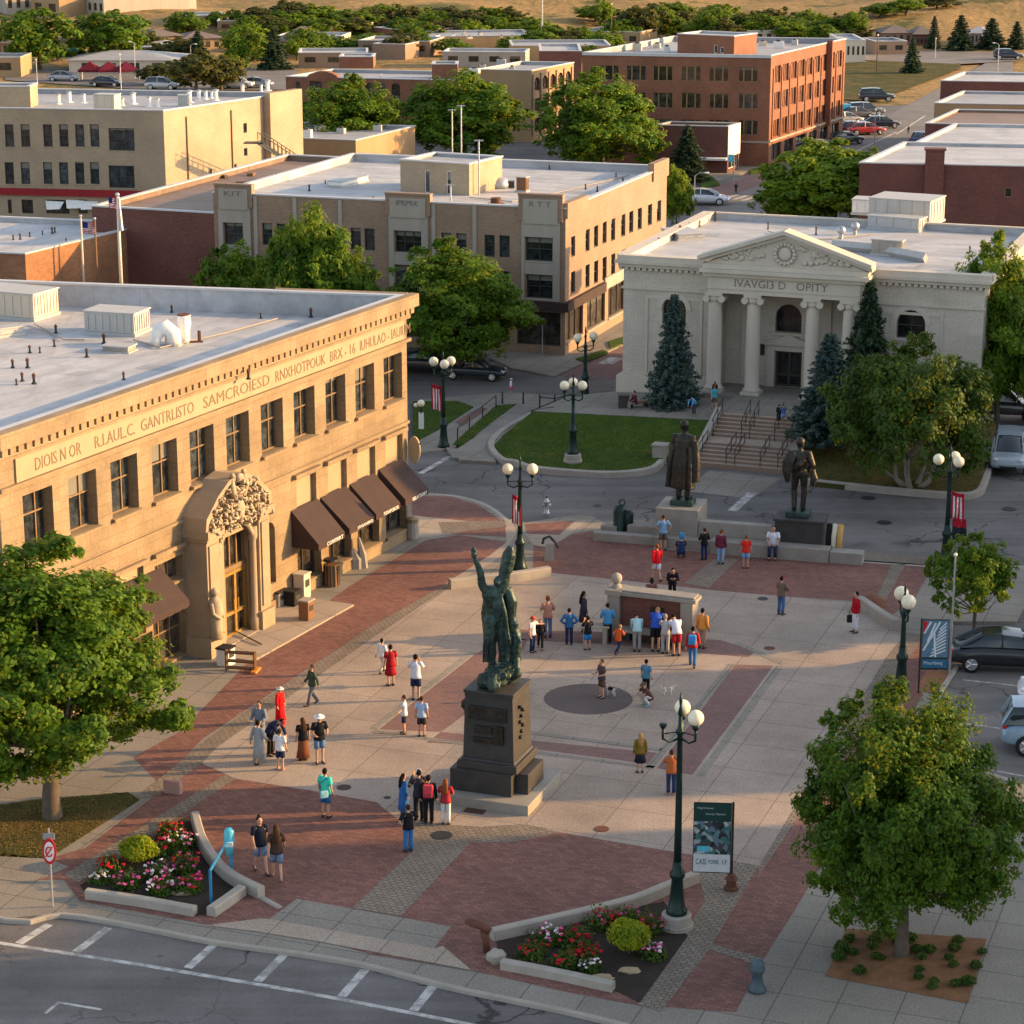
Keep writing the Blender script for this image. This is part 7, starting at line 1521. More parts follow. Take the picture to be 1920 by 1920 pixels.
def banner(p,w,h,z,rz,label,cols,lines,side=-1,post=True,base=True):
    t=thing('street_banner',label,'banner',tuple(p),rz); x0,x1=(-w,-.04) if side<0 else (.04,w)
    if post: mb=MB(); mb.tube([(0,.03,-.05),(0,.03,z+h+.05)],.035,8); mb.build('post',M['iron'],t)
    if base: mb=MB(); mb.lathe([(.22,0),(.22,.08),(.15,.12),(.15,.3),(.2,.34),(.14,.42),(.1,.5)],12); mb.build('base',M['rust'],t)
    mb=MB(); mb.box(x0,-.012,z,x1,.0,z+h); pn=mb.build('panel',M['iron'],t); W=x1-x0
    mb=MB()
    for k,(a,b_,c) in enumerate(cols): mb.box(x0+.02,-.016-.001*k,z+h*a,x1-.02,-.012,z+h*b_,k)
    mb.build('print',[c for a,b_,c in cols],pn)
    for tx,fx,fw,fz,fh,mm in lines: textobj('lettering',tx,W*fw,h*fh,mm,pn,Matrix.Translation((x0+W*fx,-.022,z+h*fz))@Matrix.Rotation(math.pi/2,4,'X'),.003)
    mb=MB()
    for zz in (z+h+.015,z-.015): mb.bar((x0,0,zz),(x1,0,zz),.03,.03)
    mb.build('rail',M['iron'],t); return t,pn,x0,W
def mcollage(name,cs,sc,seed=0.):
    n=NT(name); v=n.uv(True); vo=n.new('ShaderNodeTexVoronoi'); vo.inputs['Scale'].default_value=sc
    wb=n.new('ShaderNodeTexNoise'); wb.inputs['Scale'].default_value=4.; n.lk(v,wb.inputs['Vector']); ad=n.new('ShaderNodeVectorMath',operation='MULTIPLY_ADD'); n.lk(wb.outputs['Color'],ad.inputs[0]); ad.inputs[1].default_value=(.3,.3,.3); n.lk(v,ad.inputs[2]); n.lk(ad.outputs[0],vo.inputs['Vector'])
    sp=n.new('ShaderNodeSeparateColor'); n.lk(vo.outputs['Color'],sp.inputs[0]); col=n.ramp(sp.outputs[0],[(i/len(cs),c) for i,c in enumerate(cs)]); n.t.nodes[-1]
    for x in n.n:
        if x.bl_idname=='ShaderNodeValToRGB': x.color_ramp.interpolation='CONSTANT'
    return n.done(col,.5)
mw=mcol('print_white',(.6,.63,.66),.5); mg=mcol('print_green',(.012,.05,.045),.5); mbl=mcol('print_blue',(.03,.13,.22),.5)
col1=mcollage('collage_print',[(.02,.035,.04),(.3,.36,.4),(.05,.16,.15),(.06,.06,.08),(.45,.45,.48),(.03,.08,.07),(.12,.2,.26),(.02,.02,.025)],7.)
t,pn,x0,W=banner(g(1371,1668),1.15,2.15,.55,R_(-4),'dark green event banner with photo collage beside the nearest globe lamp',[(.74,1.,mg),(.26,.74,col1),(0.,.26,mw)],[('Hog Nromen',.1,.42,.915,.035,mw),('Homney Tiflpmont',.32,.52,.83,.035,mw),('CASL',.08,.3,.11,.085,mbl),('FORBL',.42,.28,.12,.06,mbl),('LF',.78,.12,.12,.06,mbl)])
mb=MB(); mb.box(x0+.12,-.024,.55+2.15*.3,x0+.5,-.02,.55+2.15*.38); mb.build('print_patch',M['cyan'],pn)
t,pn,x0,W=banner(g(1722,1300),1.0,1.85,.95,R_(-2),'blue banner with white diagonal stripes on the post beside the black car',[(.24,1.,mcol('print_sky',(.10,.19,.27),.5)),(.02,.2,mbl)],[('Mourtberg',.1,.7,.07,.09,mw)],1,True,False)
mb=MB()
for k in range(9): mb.bar((x0+.3+.04*k,-.02,1.5+.13*k-.08),(x0+.85,-.02,1.75+.13*k-.08),.035,.006)
for a,b_ in (((.05,1.65),(.42,2.35)),((.42,2.35),(.5,1.4)),((.3,2.1),(.62,2.75)),((.2,2.0),(.46,2.7)),((.06,2.3),(.3,2.75))): mb.bar((x0+a[0],-.023,a[1]),(x0+b_[0],-.023,b_[1]),.05,.006)
mb.build('print_stripes',mw,pn); mb=MB(); mb.add([(x0+.03,-.024,2.2),(x0+.2,-.024,2.75),(x0+.03,-.024,2.78)],[(0,1,2)]); mb.build('print_patch',M['redp'],pn)
# clutter at the carved doorway
def crate(px,dim,label,name,mat,rz=0,z=0,top=None,cat=None):
    t=thing(name,label,cat or name.split('_')[-1],tuple(g(*px,z)),R_(rz)); w,d,h=dim; mb=MB(); mb.box(-w/2,-d/2,0,w/2,d/2,h); mb.build('body',mat,t,bevel=.02); mb=MB(); mb.box(-w/2-.03,-d/2-.03,h,w/2+.03,d/2+.03,h+.07); mb.build('lid',top or mat,t,bevel=.015); mb=MB(); mb.box(-w*.3,-d/2-.015,h*.5,w*.3,-d/2,h*.8); mb.build('front_panel',M['framed'],t); return t
BR=math.degrees(BLD1.rz)
crate((567,1120),(.55,.5,1.0),'tall pale newspaper box on the doorway step','news_box',M['beigep'],BR,.08,cat='news box'); crate((575,1160),(.5,.45,.75),'square wooden litter bin at the edge of the doorway step','litter_bin',M['wood'],BR,.08,M['conc'],cat='litter bin'); crate((522,1133),(.75,.5,.55),'low planter box with dark soil by the doorway column','planter_box',M['conc'],BR,.08,M['soil'],cat='planter'); crate((549,1133),(.55,.5,.55),'low black crate beside the planter box','black_crate',M['black'],BR,.08,cat='crate')
crate((424,1246),(.55,.5,.65),'pale kiosk box with black lid before the carved doorway','kiosk_box',M['whitep'],BR,0,M['black'],cat='kiosk')
t=thing('litter_bin','dark slatted litter bin with raised lid before the shop window','litter bin',tuple(g(622,1098))); mb=MB(); mb.lathe([(.3,0),(.32,.05),(.3,.9),(.33,.95)],12); mb.build('body',M['wood'],t); mb=MB()
for k in range(12): a=k*math.pi/6; mb.bar((.31*math.cos(a),.31*math.sin(a),.05),(.31*math.cos(a),.31*math.sin(a),.9),.05,.05)
mb.lathe([(.36,1.1),(.3,1.18),(.001,1.2)],12)
for a in (0,2.1,4.2): mb.bar((.28*math.cos(a),.28*math.sin(a),.9),(.28*math.cos(a),.28*math.sin(a),1.12),.03,.03)
mb.build('slats',M['iron'],t)
t=thing('rock_sculpture','pair of leaning grey stone slabs against the shop wall under the third awning','sculpture',tuple(g(672,1066))); mb=MB(); mb.tube([(-.15,0,-.05),(-.15,-.02,.4),(-.25,.05,.85)],[(.32,.16),(.3,.16),(.12,.1)],7); mb.build('left_slab',M['granite2'],t); mb=MB(); mb.tube([(.22,.1,-.05),(.15,.1,.6),(.02,.12,1.35)],[(.2,.14),(.2,.14),(.06,.06)],7); mb.build('right_slab',M['granite2'],t)
t=thing('stone_barrel','weathered stone barrel planter at the building corner','planter',tuple(g(773,1010))); mb=MB(); mb.lathe([(.26,0),(.3,.1),(.31,.45),(.27,.78),(.22,.8)],12); mb.build('body',M['conc'],t); mb=MB(); mb.lathe([(.3,.78),(.28,.95),(.12,1.02)],8); mb.build('rim',M['limestone'],t)
t=thing('barricade','low brown timber barricade with orange foot at the brick edge','barricade',tuple(g(452,1258)),R_(-12)); mb=MB()
for z in (.12,.38,.72): mb.bar((-.55,0,z),(.55,0,z),.1,.06)
mb.build('rail',M['wood'],t)
for s_ in (-1,1): mb=MB(); mb.bar((s_*.55,0,0),(s_*.55,0,.8),.1,.1); mb.build('post',M['wood'],t)
mb=MB(); mb.box(.45,-.3,0,.68,.35,.1); mb.build('foot',mcol('orange_paint',(.6,.2,.02)),t,bevel=.03)
t=thing('pole_on_ground','thin black pole lying across the doorway step','pole',(0,0,0)); mb=MB(); mb.tube([g(436,1180,.2),g(490,1208,.12)],.03,6); mb.build('rod',M['iron'],t)
t=thing('shop_sign','oval cream sign projecting from the corner of the golden stone building','sign',tuple(BLD1.t.matrix_basis@BLD1.at(0,L0*0+BLD1.ed(0)[3]-.05,4.1,.35)),BLD1.rz+math.pi/2); mb=MB(); mb.tube([(0,-.05,0),(0,.05,0)],[(.3,.62)]*2,20,ref=(0,0,1)); mb.build('plate',M['limefrieze'],t); mb=MB(); mb.bar((-.35,0,.3),(-.05,0,.3),.05,.05); mb.build('bracket',M['iron'],t); mb=MB()
for k in range(5): mb.bar((-.15+.05*(k%2),-.055,-.4+.2*k),(.15,-.055,-.35+.2*k),.03,.01)
mb.build('lettering',M['rust'],t)
# rails, posts, board and bins on the hall side
t=thing('handrail','dark green metal rail along the sloping walk','handrail',(0,0,0)); pts=[g(858,832),g(880,808),g(905,788),g(930,768)]; mb=MB(); mb.tube([p+V((0,0,.8)) for p in pts],.035,6); mb.build('rail',M['green'],t)
for p in pts: mb=MB(); mb.tube([p,p+V((0,0,.8))],.03,6); mb.build('post',M['green'],t)
for k,(x,y) in enumerate(((942,757),(981,758))): mb=MB(); p=g(x,y); mb.tube([p-V((0,0,.1)),p+V((0,0,.62))],.05,8); mb.ball(p+V((0,0,.64)),.055,8,6); tag(mb.build('walk_post',M['iron'],smooth=True),('left','right')[k]+' of two short black posts at the top of the sloping walk','post')
t=thing('gate_rail','black metal rail frame at the top of the lawn','railing',(0,0,0)); mb=MB(); a,c,d=g(1012,768,.1),g(1040,768,.2),g(1075,758,.3)
for p in (a,c,d): mb.tube([p,p+V((0,0,.85))],.045,6)
mb.build('post',M['iron'],t); mb=MB(); mb.bar(a+V((0,0,.7)),c+V((0,0,.62)),.05,.06); mb.bar(c+V((0,0,.62)),d+V((0,0,.6)),.04,.04); mb.build('rail',M['iron'],t)
t=thing('notice_board','slanted dark glass notice board standing on the lawn','notice board',tuple(g(1017,797,.15)),R_(25)); mb=MB(); mb.add([(-.75,-.15,.25),(.6,-.15,.35),(.75,.2,.85),(-.55,.2,.8)],[(0,1,2,3)]); mb.add([(-.75,-.1,.2),(.6,-.1,.3),(.75,.25,.8),(-.55,.25,.75)],[(3,2,1,0)]); mb.build('glass_panel',M['glass2'],t); mb=MB()
for a,c in (((-.75,-.15,.26),(.6,-.15,.36)),((.6,-.15,.36),(.75,.2,.86)),((.75,.2,.86),(-.55,.2,.81)),((-.55,.2,.81),(-.75,-.15,.26)),((-.72,-.1,-.1),(-.72,-.1,.3)),((.6,.1,-.1),(.6,.1,.6))): mb.bar(a,c,.06,.06)
mb.build('frame',M['iron'],t)
t=thing('litter_bin','square dark brown litter bin at the lawn edge below the hall corner','litter bin',tuple(g(1169,768,.98))); mb=MB(); mb.box(-.28,-.25,0,.28,.25,.72); mb.build('body',M['framed'],t,bevel=.02); mb=MB(); mb.box(-.3,-.27,.72,.3,.27,.8); mb.build('lid',M['iron'],t,bevel=.02)
t=thing('park_bench','small wooden bench under the person in maroon','bench',tuple(g(1197,768,.98)),R_(20)); mb=MB(); mb.box(-.5,-.2,.36,.5,.22,.42); mb.build('seat',M['wood'],t)
for s_ in(-1,1): mb=MB(); mb.box(s_*.42-.04,-.18,0,s_*.42+.04,.2,.36); mb.build('leg',M['iron'],t)
t=thing('fire_hydrant','small grey fire hydrant at the far kerb of the square','fire hydrant',tuple(g(1025,963))); mb=MB(); mb.lathe([(.16,0),(.16,.05),(.11,.08),(.11,.5),(.15,.53),(.14,.62),(.05,.72),(.03,.78)],12); mb.tube([(-.2,0,.42),(.2,0,.42)],.06,8); mb.build('body',M['steel'],t,smooth=True); mb=MB(); mb.lathe([(.04,.76),(.04,.84)],8); mb.build('nut',M['iron'],t)
t=thing('stone_lectern','small slanted pale information stand with dark arched top behind the lamp','information stand',tuple(g(1030,1050))); mb=MB(); mb.obox((0,0),(1,0),.22,.15,0,.75,taper=.7); mb.build('pillar',M['conc'],t); mb=MB(); mb.tube([(-.3,0,.72),(-.25,.05,.95),(0,.08,1.05),(.25,.0,.8),(.4,-.05,.55)],.06,7); mb.build('hood',M['iron'],t)
t=thing('reading_table','small bronze table with papers before the shelter pillar','table',tuple(g(1115,1205))); mb=MB(); mb.box(-.55,-.3,.66,.55,.3,.72); mb.build('tabletop',M['tanstone'],t,bevel=.01); mb=MB(); mb.box(-.45,-.22,0,-.3,.22,.66); mb.box(.3,-.22,0,.45,.22,.66); mb.build('support',M['tanstone'],t)
t=thing('info_post','white information post with bunting on the lawn beside the golden stone building','sign post',tuple(g(790,806))); mb=MB(); mb.box(-.14,-.03,.0,.14,.03,.95); mb.build('panel',M['whitep'],t); mb=MB(); mb.ball((0,0,1.45),.2,10,8); mb.ball((-.28,0,1.35),.12,8,6); mb.build('globe',M['globe'],t,smooth=True); mb=MB(); mb.tube([(0,0,.9),(0,0,1.3)],.05,6); mb.build('stem',M['iron'],t)
t=thing('drain_grate','dark square drain grate at the foot of the monument','drain',tuple(g(890,1521))); mb=MB(); mb.obox((0,0),ex,.34,.2,.0,.014); mb.build('frame',M['iron'],t); mb=MB()
for k in range(6): mb.obox((ex[0]*(-.27+k*.108),ex[1]*(-.27+k*.108)),ex,.03,.17,.014,.02)
mb.build('bar',M['rust'],t)
for x,y,z,r,l in ((1128,1555,0,.24,'rusty manhole cover on the right front paving'),(645,1477,0,.24,'dark manhole cover above the turquoise T-shirt, left paving'),(726,1496,0,.12,'tiny drain cover left of the huddle by the monument'),(828,1567,0,.34,'large oval dark patch cover on the cobble strip before the monument'),(1443,1216,0,.22,'rusty manhole cover on the right paving below the red capped person'),(1430,1123,0,.22,'manhole cover beside the person with red cap and tan jacket'),(1658,980,-.12,.34,'round manhole cover in the hall street, nearer'),(1628,934,-.12,.34,'round manhole cover close to the hall kerb'),(1892,955,-.12,.34,'round manhole cover in the hall street at the right edge'),(1120,948,-.12,.2,'small round valve cover in the hall street left of the green cabinet')):
    p=g(x,y,z); mb=MB(); mb.lathe([(r,.004),(r,.022),(r*.92,.022),(r*.9,.018),(.01,.02)],24); o=mb.build('manhole_cover',M['rust' if 'rusty' in l else 'iron']); o.location=p; tag(o,l,'manhole cover')
# flower beds
def shrub(name,label,p,r,n,mat,ls,cat,blooms=None,nb=0,sc=(1,1,.85),group=None):
    rs=np.random.RandomState(int(abs(p[0]*997+p[1]*131))%9999); t=thing(name,label,cat,tuple(p),0,group); d=rs.normal(size=(n,3)); d/=np.linalg.norm(d,axis=1)[:,None]; d[:,2]=np.abs(d[:,2]*1.0)*rs.choice([1,1,1,-.6],n)
    rad=(rs.uniform(.35,1,n)**.5)[:,None]; lump=rs.normal(size=(9,3)); lump/=np.linalg.norm(lump,axis=1)[:,None]; rad=rad*(.86+.2*np.max(np.maximum(d@lump.T,0)**6,axis=1))[:,None] if not blooms else rad; k=rs.normal(size=(12,3))*.45; C=d*rad*r*np.array(sc); m=rs.uniform(size=n)<.5*(1 if blooms else 0); C[m]+=k[rs.randint(0,12,m.sum())]*r*.7; C[:,2]=(np.abs(C[:,2])+r*sc[2]*.12) if blooms else np.maximum(C[:,2]+r*sc[2]*.82,.03)
    me=leafmesh('leaves',C,d+rs.normal(size=(n,3))*.6+np.array([0,0,.4]),ls,ls*.6,mat,rs); o=bpy.data.objects.new('leaves',me); COL.objects.link(o); o.parent=t
    if blooms:
        for c in blooms:
            mb=MB(); q=max(1,nb//len(blooms))
            for j in range(q):
                a=rs.uniform(0,6.28); rr=r*rs.uniform(.3,1.15); z=r*rs.uniform(.55,1.05); x,y=rr*math.cos(a),rr*math.sin(a); s=rs.uniform(.025,.055)
                for e in range(5): b_=e*1.2566; mb.ball((x+s*.7*math.cos(b_),y+s*.7*math.sin(b_),z+rs.uniform(-.02,.02)),s*.62,5,4)
            mb.build('blossoms',cloth(c),t)
    else: mb=MB(); mb.tube([(0,0,-.1),(0,0,r*.6)],.04,6); mb.build('stem',M['bark'],t)
    return t
PK,RE,CR,WH=(.62,.1,.28),(.5,.02,.03),(.3,.008,.03),(.7,.6,.65)
shrub('ball_shrub','round chartreuse shrub in the left flower bed',g(261,1618),.62,2600,M['leafc'],.05,'shrub',sc=(1,1,.8)); shrub('ball_shrub','round chartreuse shrub in the right flower bed',g(1180,1788),.62,2600,M['leafc'],.05,'shrub',sc=(1,1,.95))
FL=[(318,1560,.4,(RE,CR),'red','at the top corner of the left flower bed'),(335,1585,.5,(PK,WH),'pink and pale','near the curved wall of the left bed'),(345,1625,.45,(PK,RE),'pink and red','right of the round shrub in the left bed'),(300,1640,.42,(PK,WH),'pale pink','just below the round shrub of the left bed'),(210,1625,.38,(CR,RE),'dark red','left of the round shrub in the left bed'),(190,1645,.3,(WH,),'white specked','at the left tip of the left flower bed'),(240,1655,.38,(PK,),'bright pink','at the front left of the left bed'),(300,1668,.38,(PK,WH),'pink and white','at the front middle of the left bed'),(355,1662,.42,(RE,PK),'red and pink','at the front right of the left bed near the blue stand'),(290,1595,.4,(CR,),'crimson','behind the round shrub of the left bed'),
(1000,1785,.36,(RE,),'scarlet','at the left tip of the right flower bed'),(1030,1760,.42,(PK,WH),'pink and white','along the wall in the left of the right bed'),(1075,1765,.45,(RE,CR),'red','in the middle of the right bed'),(1100,1790,.36,(CR,RE),'crimson','in the middle front of the right bed'),(1130,1730,.42,(RE,PK),'red and pink','at the curved wall behind the round shrub'),(1175,1722,.42,(PK,),'bright pink','at the back of the right bed beside the wall'),(1215,1740,.42,(PK,RE),'pink and red','at the back right of the right bed by the lamp'),(1225,1785,.34,(PK,WH),'pale pink','right of the round shrub in the right bed'),(1105,1812,.3,(WH,),'white specked','at the front edge of the right bed'),(1060,1805,.34,(RE,),'bright red','at the front left of the right bed')]
for x,y,r,bl_,cn,l in FL: shrub('rose_bush',cn+' bush '+l,g(x,y+8),r,620,M['leafr'],.055,'flowering bush',bl_,26 if len(bl_)>1 else 16,group='flowering bushes in the two flower beds')
proto=None; r2=random.Random(4)
for k in range(34):
    u,v=r2.random(),r2.random(); a=g(1587+(1850-1587)*u,1741+(1760-1741)*u); c=g(1548+(1815-1548)*u,1830+(1881-1830)*u); p=a.lerp(c,.08+.84*v)
    if (p-g(1692,1790)).length<.35: continue
    if proto is None: proto=shrub('mulch_tuft','small dark green tuft growing in the mulch square under the right maple',p,.17,160,M['leafr'],.05,'plant',sc=(1.2,1.2,.8),group='tufts in the mulch square')
    else: dup(proto,p,r2.uniform(0,6),sc=r2.uniform(.7,1.2))
for k,(x,y,l) in enumerate(((345,1676,'pair of tan rocks lying in the front of the left flower bed'),(1180,1822,'flat tan rock lying in the front of the right flower bed'),(1130,1835,'wide flat tan stone at the kerb of the right flower bed'))):
    p=g(x,y); mb=MB(); mb.ball((p.x,p.y,.03),.24,8,5,sc=(1.4,.7,.4),rough=.25); tag(mb.build('bed_rock',M['limefrieze']),l,'rock')
p=g(325,1487); mb=MB(); mb.obox((p.x,p.y),ex,.3,.12,0,.45); tag(mb.build('stone_bench',mplain('pink_granite',(.35,.2,.17)),bevel=.03),'pinkish stone seat end under the left maple','bench')

# grass blades over the lawns near the square
for o in [o for o in COL.objects if o.name.startswith('lawn')]:
    me=o.data; rs=np.random.RandomState(len(me.vertices)); C=[]
    for p in me.polygons:
        if p.normal.z<.7 or len(p.vertices)!=3: continue
        a,b_,c=[np.array(me.vertices[i].co) for i in p.vertices]
        if a[1]>140: continue
        n_=int(p.area*200); u=rs.uniform(size=(n_,1)); v_=rs.uniform(size=(n_,1)); m=(u+v_)>1; u[m]=1-u[m]; v_[m]=1-v_[m]; C.append(a+(b_-a)*u+(c-a)*v_+np.array([0,0,.012]))
    if not C: continue
    C=np.concatenate(C)
    if len(C)<50: continue
    N_=rs.normal(size=(len(C),3))+np.array([0,-.4,.8]); dry='dry' in me.materials[0].name
    gm=M.setdefault('blade_dry' if dry else 'blade',mleaf('dry_grass_blade' if dry else 'grass_blade',(.07,.065,.022) if dry else (.025,.065,.01),(.19,.135,.055) if dry else (.09,.14,.02),.3))
    x=bpy.data.objects.new('grass',leafmesh('grass',C,N_,.032,.022,gm,rs)); COL.objects.link(x); x['kind']='stuff'
# ================================================================ VEHICLES
def car(p,az,label,col,kind='sedan',cat='car',name='parked_car',group=None):
    # built pointing along +x, az = compass direction of travel seen from the camera
    t=thing(name,label,cat,tuple(p),R_(90-az),group); L,Wd=(4.6,.9) if kind!='suv' else (4.7,.95)
    paint=M.setdefault('paint%s'%(col,),mcol('car_paint',col,.28,.1,.5,.6))
    if kind=='sedan': prof=[(-2.3,.42,.62,.78),(-2.2,.3,.86,.86),(-1.6,.22,.95,.9),(-.6,.2,.97,.9),(.7,.2,.95,.9),(1.5,.22,.86,.89),(2.15,.28,.72,.82),(2.32,.4,.58,.66)]; cab=[(-1.85,.93,.93,.78),(-1.05,.95,1.38,.66),(-.3,.96,1.45,.66),(.45,.95,1.38,.66),(1.3,.9,.9,.78)]
    elif kind=='suv': prof=[(-2.3,.45,.75,.85),(-2.25,.32,1.05,.9),(-1.5,.25,1.08,.94),(0,.25,1.08,.94),(1.0,.25,1.06,.94),(1.6,.27,1.0,.92),(2.2,.35,.88,.85),(2.35,.5,.7,.72)]; cab=[(-2.25,1.05,1.1,.82),(-1.95,1.06,1.68,.72),(-.5,1.07,1.76,.74),(.4,1.06,1.7,.72),(1.25,1.04,1.04,.82)]
    else: prof=[(-2.6,.5,.95,.9),(-2.55,.4,1.05,.92),(-1.2,.35,1.08,.95),(0,.32,1.1,.95),(1.1,.32,1.08,.95),(1.7,.34,1.04,.93),(2.45,.4,.9,.86),(2.6,.5,.75,.75)]; cab=[(-.75,1.08,1.1,.84),(-.6,1.08,1.75,.74),(.0,1.1,1.82,.76),(.5,1.08,1.76,.74),(1.2,1.05,1.06,.84)]
    mb=MB(); rows=[]
    for x,zb,zt,w in prof: rows.append([(x,-w*.9,zb),(x,-w,zb+.18),(x,-w,zb+(zt-zb)*.62),(x,-w*.93,zt-.04),(x,-w*.6,zt),(x,w*.6,zt),(x,w*.93,zt-.04),(x,w,zb+(zt-zb)*.62),(x,w,zb+.18),(x,w*.9,zb)])
    v=[q for r in rows for q in r]; n=10; fs=[(i*n+j,i*n+(j+1)%n,(i+1)*n+(j+1)%n,(i+1)*n+j) for i in range(len(rows)-1) for j in range(n)]+[tuple(range(n-1,-1,-1)),tuple((len(rows)-1)*n+j for j in range(n))]
    mb.add(v,[tuple(reversed(f)) for f in fs]); b=mb.build('body',paint,t,smooth=True); sb_=b.modifiers.new('s','SUBSURF'); sb_.levels=sb_.render_levels=2
    if kind=='pickup':
        mb=MB(); mb.box(-2.45,-.72,1.0,-.85,.72,1.115); mb.build('bed_liner',M['black'],t)
    mb=MB(); rows=[[(x,-w,z0),(x,-w*.93,(z0+z1)/2),(x,-w*.84,z1-.04),(x,0,z1),(x,w*.84,z1-.04),(x,w*.93,(z0+z1)/2),(x,w,z0)] for x,z0,z1,w in cab]
    v=[q for r in rows for q in r]; n=7; fs=[(i*n+j,(i+1)*n+j,(i+1)*n+j+1,i*n+j+1) for i in range(len(rows)-1) for j in range(6)]
    mb.add(v,fs); mb.build('window',M['carglass'],t,smooth=True)
    mb=MB(); i0,i1=1,len(cab)-2
    for i in range(i0,i1):
        a,c=rows[i],rows[i+1]; up=V((0,0,.012)); mb.add([V(q)+up for q in (a[2],a[3],a[4],c[2],c[3],c[4])],[(0,3,4,1),(1,4,5,2)])
    o=mb.build('roof',paint,t,smooth=True)
    mb=MB()
    for i in range(len(cab)-1):
        for j in (0,6):
            if i in (0,len(cab)-2): mb.bar(rows[i][2 if j==0 else 4],rows[i+1][2 if j==0 else 4],.07,.05)
    for i in range(1,len(cab)-1):
        for j,k in ((0,2),(6,4)): 
            if i in (2,): mb.bar(rows[i][j],rows[i][k],.07,.03)
    mb.build('pillar',paint,t)
    wx=1.42 if kind!='pickup' else 1.65; r=.34 if kind=='sedan' else .39
    for sx in (-1,1):
        for sy in (-1,1):
            mb=MB(); y0,y1=(sy*.70,sy*.935) if kind=='sedan' else (sy*.74,sy*.975); mb.tube([(sx*wx,y0,r),(sx*wx,y0+(y1-y0)*.12,r),(sx*wx,y1-(y1-y0)*.1,r),(sx*wx,y1,r)],[r*.93,r,r,r*.93],20,ref=(0,0,1)); w_=mb.build('wheel',M['tyre'],t,smooth=True)
            mb=MB(); mb.tube([(sx*wx,y1-sy*.02,r),(sx*wx,y1+sy*.004,r)],[r*.68,r*.66],18,ref=(0,0,1)); 
            for k in range(5): a=k*1.2566; mb.bar((sx*wx,y1+sy*.008,r),(sx*wx+r*.62*math.cos(a),y1+sy*.008,r+r*.62*math.sin(a)),.06,.02)
            mb.build('rim',M['rim'],w_)
    fz=.66 if kind=='sedan' else .85
    for sy in (-1,1):
        x=prof[-2][0]; mb=MB(); mb.ball((x-.03,sy*.62,fz),.13,10,6,sc=(.7,1.2,.6)); mb.build('headlight',M['lampw'],t,smooth=True)
        x=prof[0][0]; mb=MB(); mb.ball((x+.12,sy*.68,fz+.12),.13,10,6,sc=(.7,1.,.7)); mb.build('taillight',M['lampr'],t,smooth=True)
        mb=MB(); mb.ball((cab[-1][0]-.3,sy*(prof[3][3]+.1),1.0 if kind=='sedan' else 1.14),.1,8,6,sc=(.6,1,.7)); mb.build('mirror',paint,t,smooth=True)
    mb=MB(); mb.box(prof[-1][0]-.08,-.4,.42,prof[-1][0]-.02,.4,.56); mb.build('grille',M['black'],t); return t
p=g(1826,1262,-.0); d=pol((0,0),97,1); car(p+d*1.42+V((0,.9,0)),97,'black sedan parked at the right edge beside the blue banner',(.012,.014,.018))
car(g(1888,1328)+V((2.75,.3,0)),-78,'white car at the right edge, nose just in view below the black sedan',(.72,.72,.74))
car(g(1872,1425)+V((2.55,.9,0)),100,'white and blue van-like car at the right edge above the bottom maple',(.2,.3,.38),'suv')
car(g(1893,893,-.12)+V((.35,2.0,0)),193,'silver grey car facing the square in the lane right of the hall',(.3,.36,.4),'suv')
car(g(1862,795,.0)+V((.5,1.4,0)),100,'dark utility truck in the shade of the trees at the hall side',(.06,.06,.065),'pickup','truck','utility_truck')
_p=car(g(890,716,-.12)+V((0,.9,0)),103,'dark blue pickup passing under the street corner tree',(.015,.03,.045),'pickup','pickup truck','pickup_truck'); _p.scale=(.72,.72,.72)
car(g(800,706,-.12)+V((0,1.2,0)),103,'dark car behind the pickup, half hidden by the lamp',(.02,.02,.022))
car(g(1322,385,-.12)+V((0,.8,0)),100,'white and blue car at the far crossing right of the tan block',(.6,.63,.68))
for x,y,az,c,k,l in ((1650,240,80,(.02,.025,.04),'sedan','dark navy car turning out of the avenue parking row'),(1622,252,75,(.42,.04,.04),'sedan','red and white car in the avenue parking row'),(1600,250,75,(.015,.015,.017),'sedan','black car left of the red one in the avenue parking row'),(1643,190,90,(.03,.03,.035),'suv','dark car with roof bars beyond the avenue crossing'),(1583,232,70,(.3,.29,.27),'sedan','grey car close to the brick block in the avenue parking row'),(1512,290,60,(.05,.06,.09),'suv','dark blue car at the brick block shopfront'),(1540,286,55,(.55,.56,.56),'sedan','pale car behind the dark blue one at the shopfront'),(1583,270,60,(.04,.07,.05),'sedan','dark green car under the avenue lamp'),(1725,270,20,(.02,.05,.16),'sedan','bright blue car beside the red brick roofs'),(1605,222,75,(.1,.09,.085),'sedan','dull brown car second row of the avenue parking'),(1622,218,80,(.08,.08,.09),'suv','charcoal car at the head of the avenue parking row'),(1890,112,95,(.03,.03,.04),'suv','dark car parked at the far right edge of the avenue'),
 (200,162,100,(.03,.03,.035),'sedan','dark car parked behind the tall tan building roof'),(305,168,100,(.5,.5,.5),'suv','silver van parked behind the tall tan building roof'),(60,110,95,(.03,.03,.03),'suv','black car under the far left trees'),(120,152,95,(.35,.35,.36),'sedan','grey car in the far left parking lot'),(445,166,100,(.6,.6,.6),'suv','white van in the parking lot right of the olive tree'),(482,164,100,(.25,.26,.28),'sedan','grey car beside the white van in the parking lot')):
    pp=g(x,y,-.1); car(pp,az,l,c,k)
mb=MB(); p=g(1578,222,-.1); t=thing('delivery_box','bright blue box trailer at the corner of the brick block','trailer',tuple(p),R_(20)); mb.box(-.9,-.6,.35,.9,.6,1.7); mb.build('box',M['bluep'],t,bevel=.03); mb=MB()
for s_ in (-1,1): mb.tube([(s_*.5,-.62,.3),(s_*.5,.62,.3)],.3,12,ref=(0,0,1))
mb.build('wheel',M['tyre'],t)
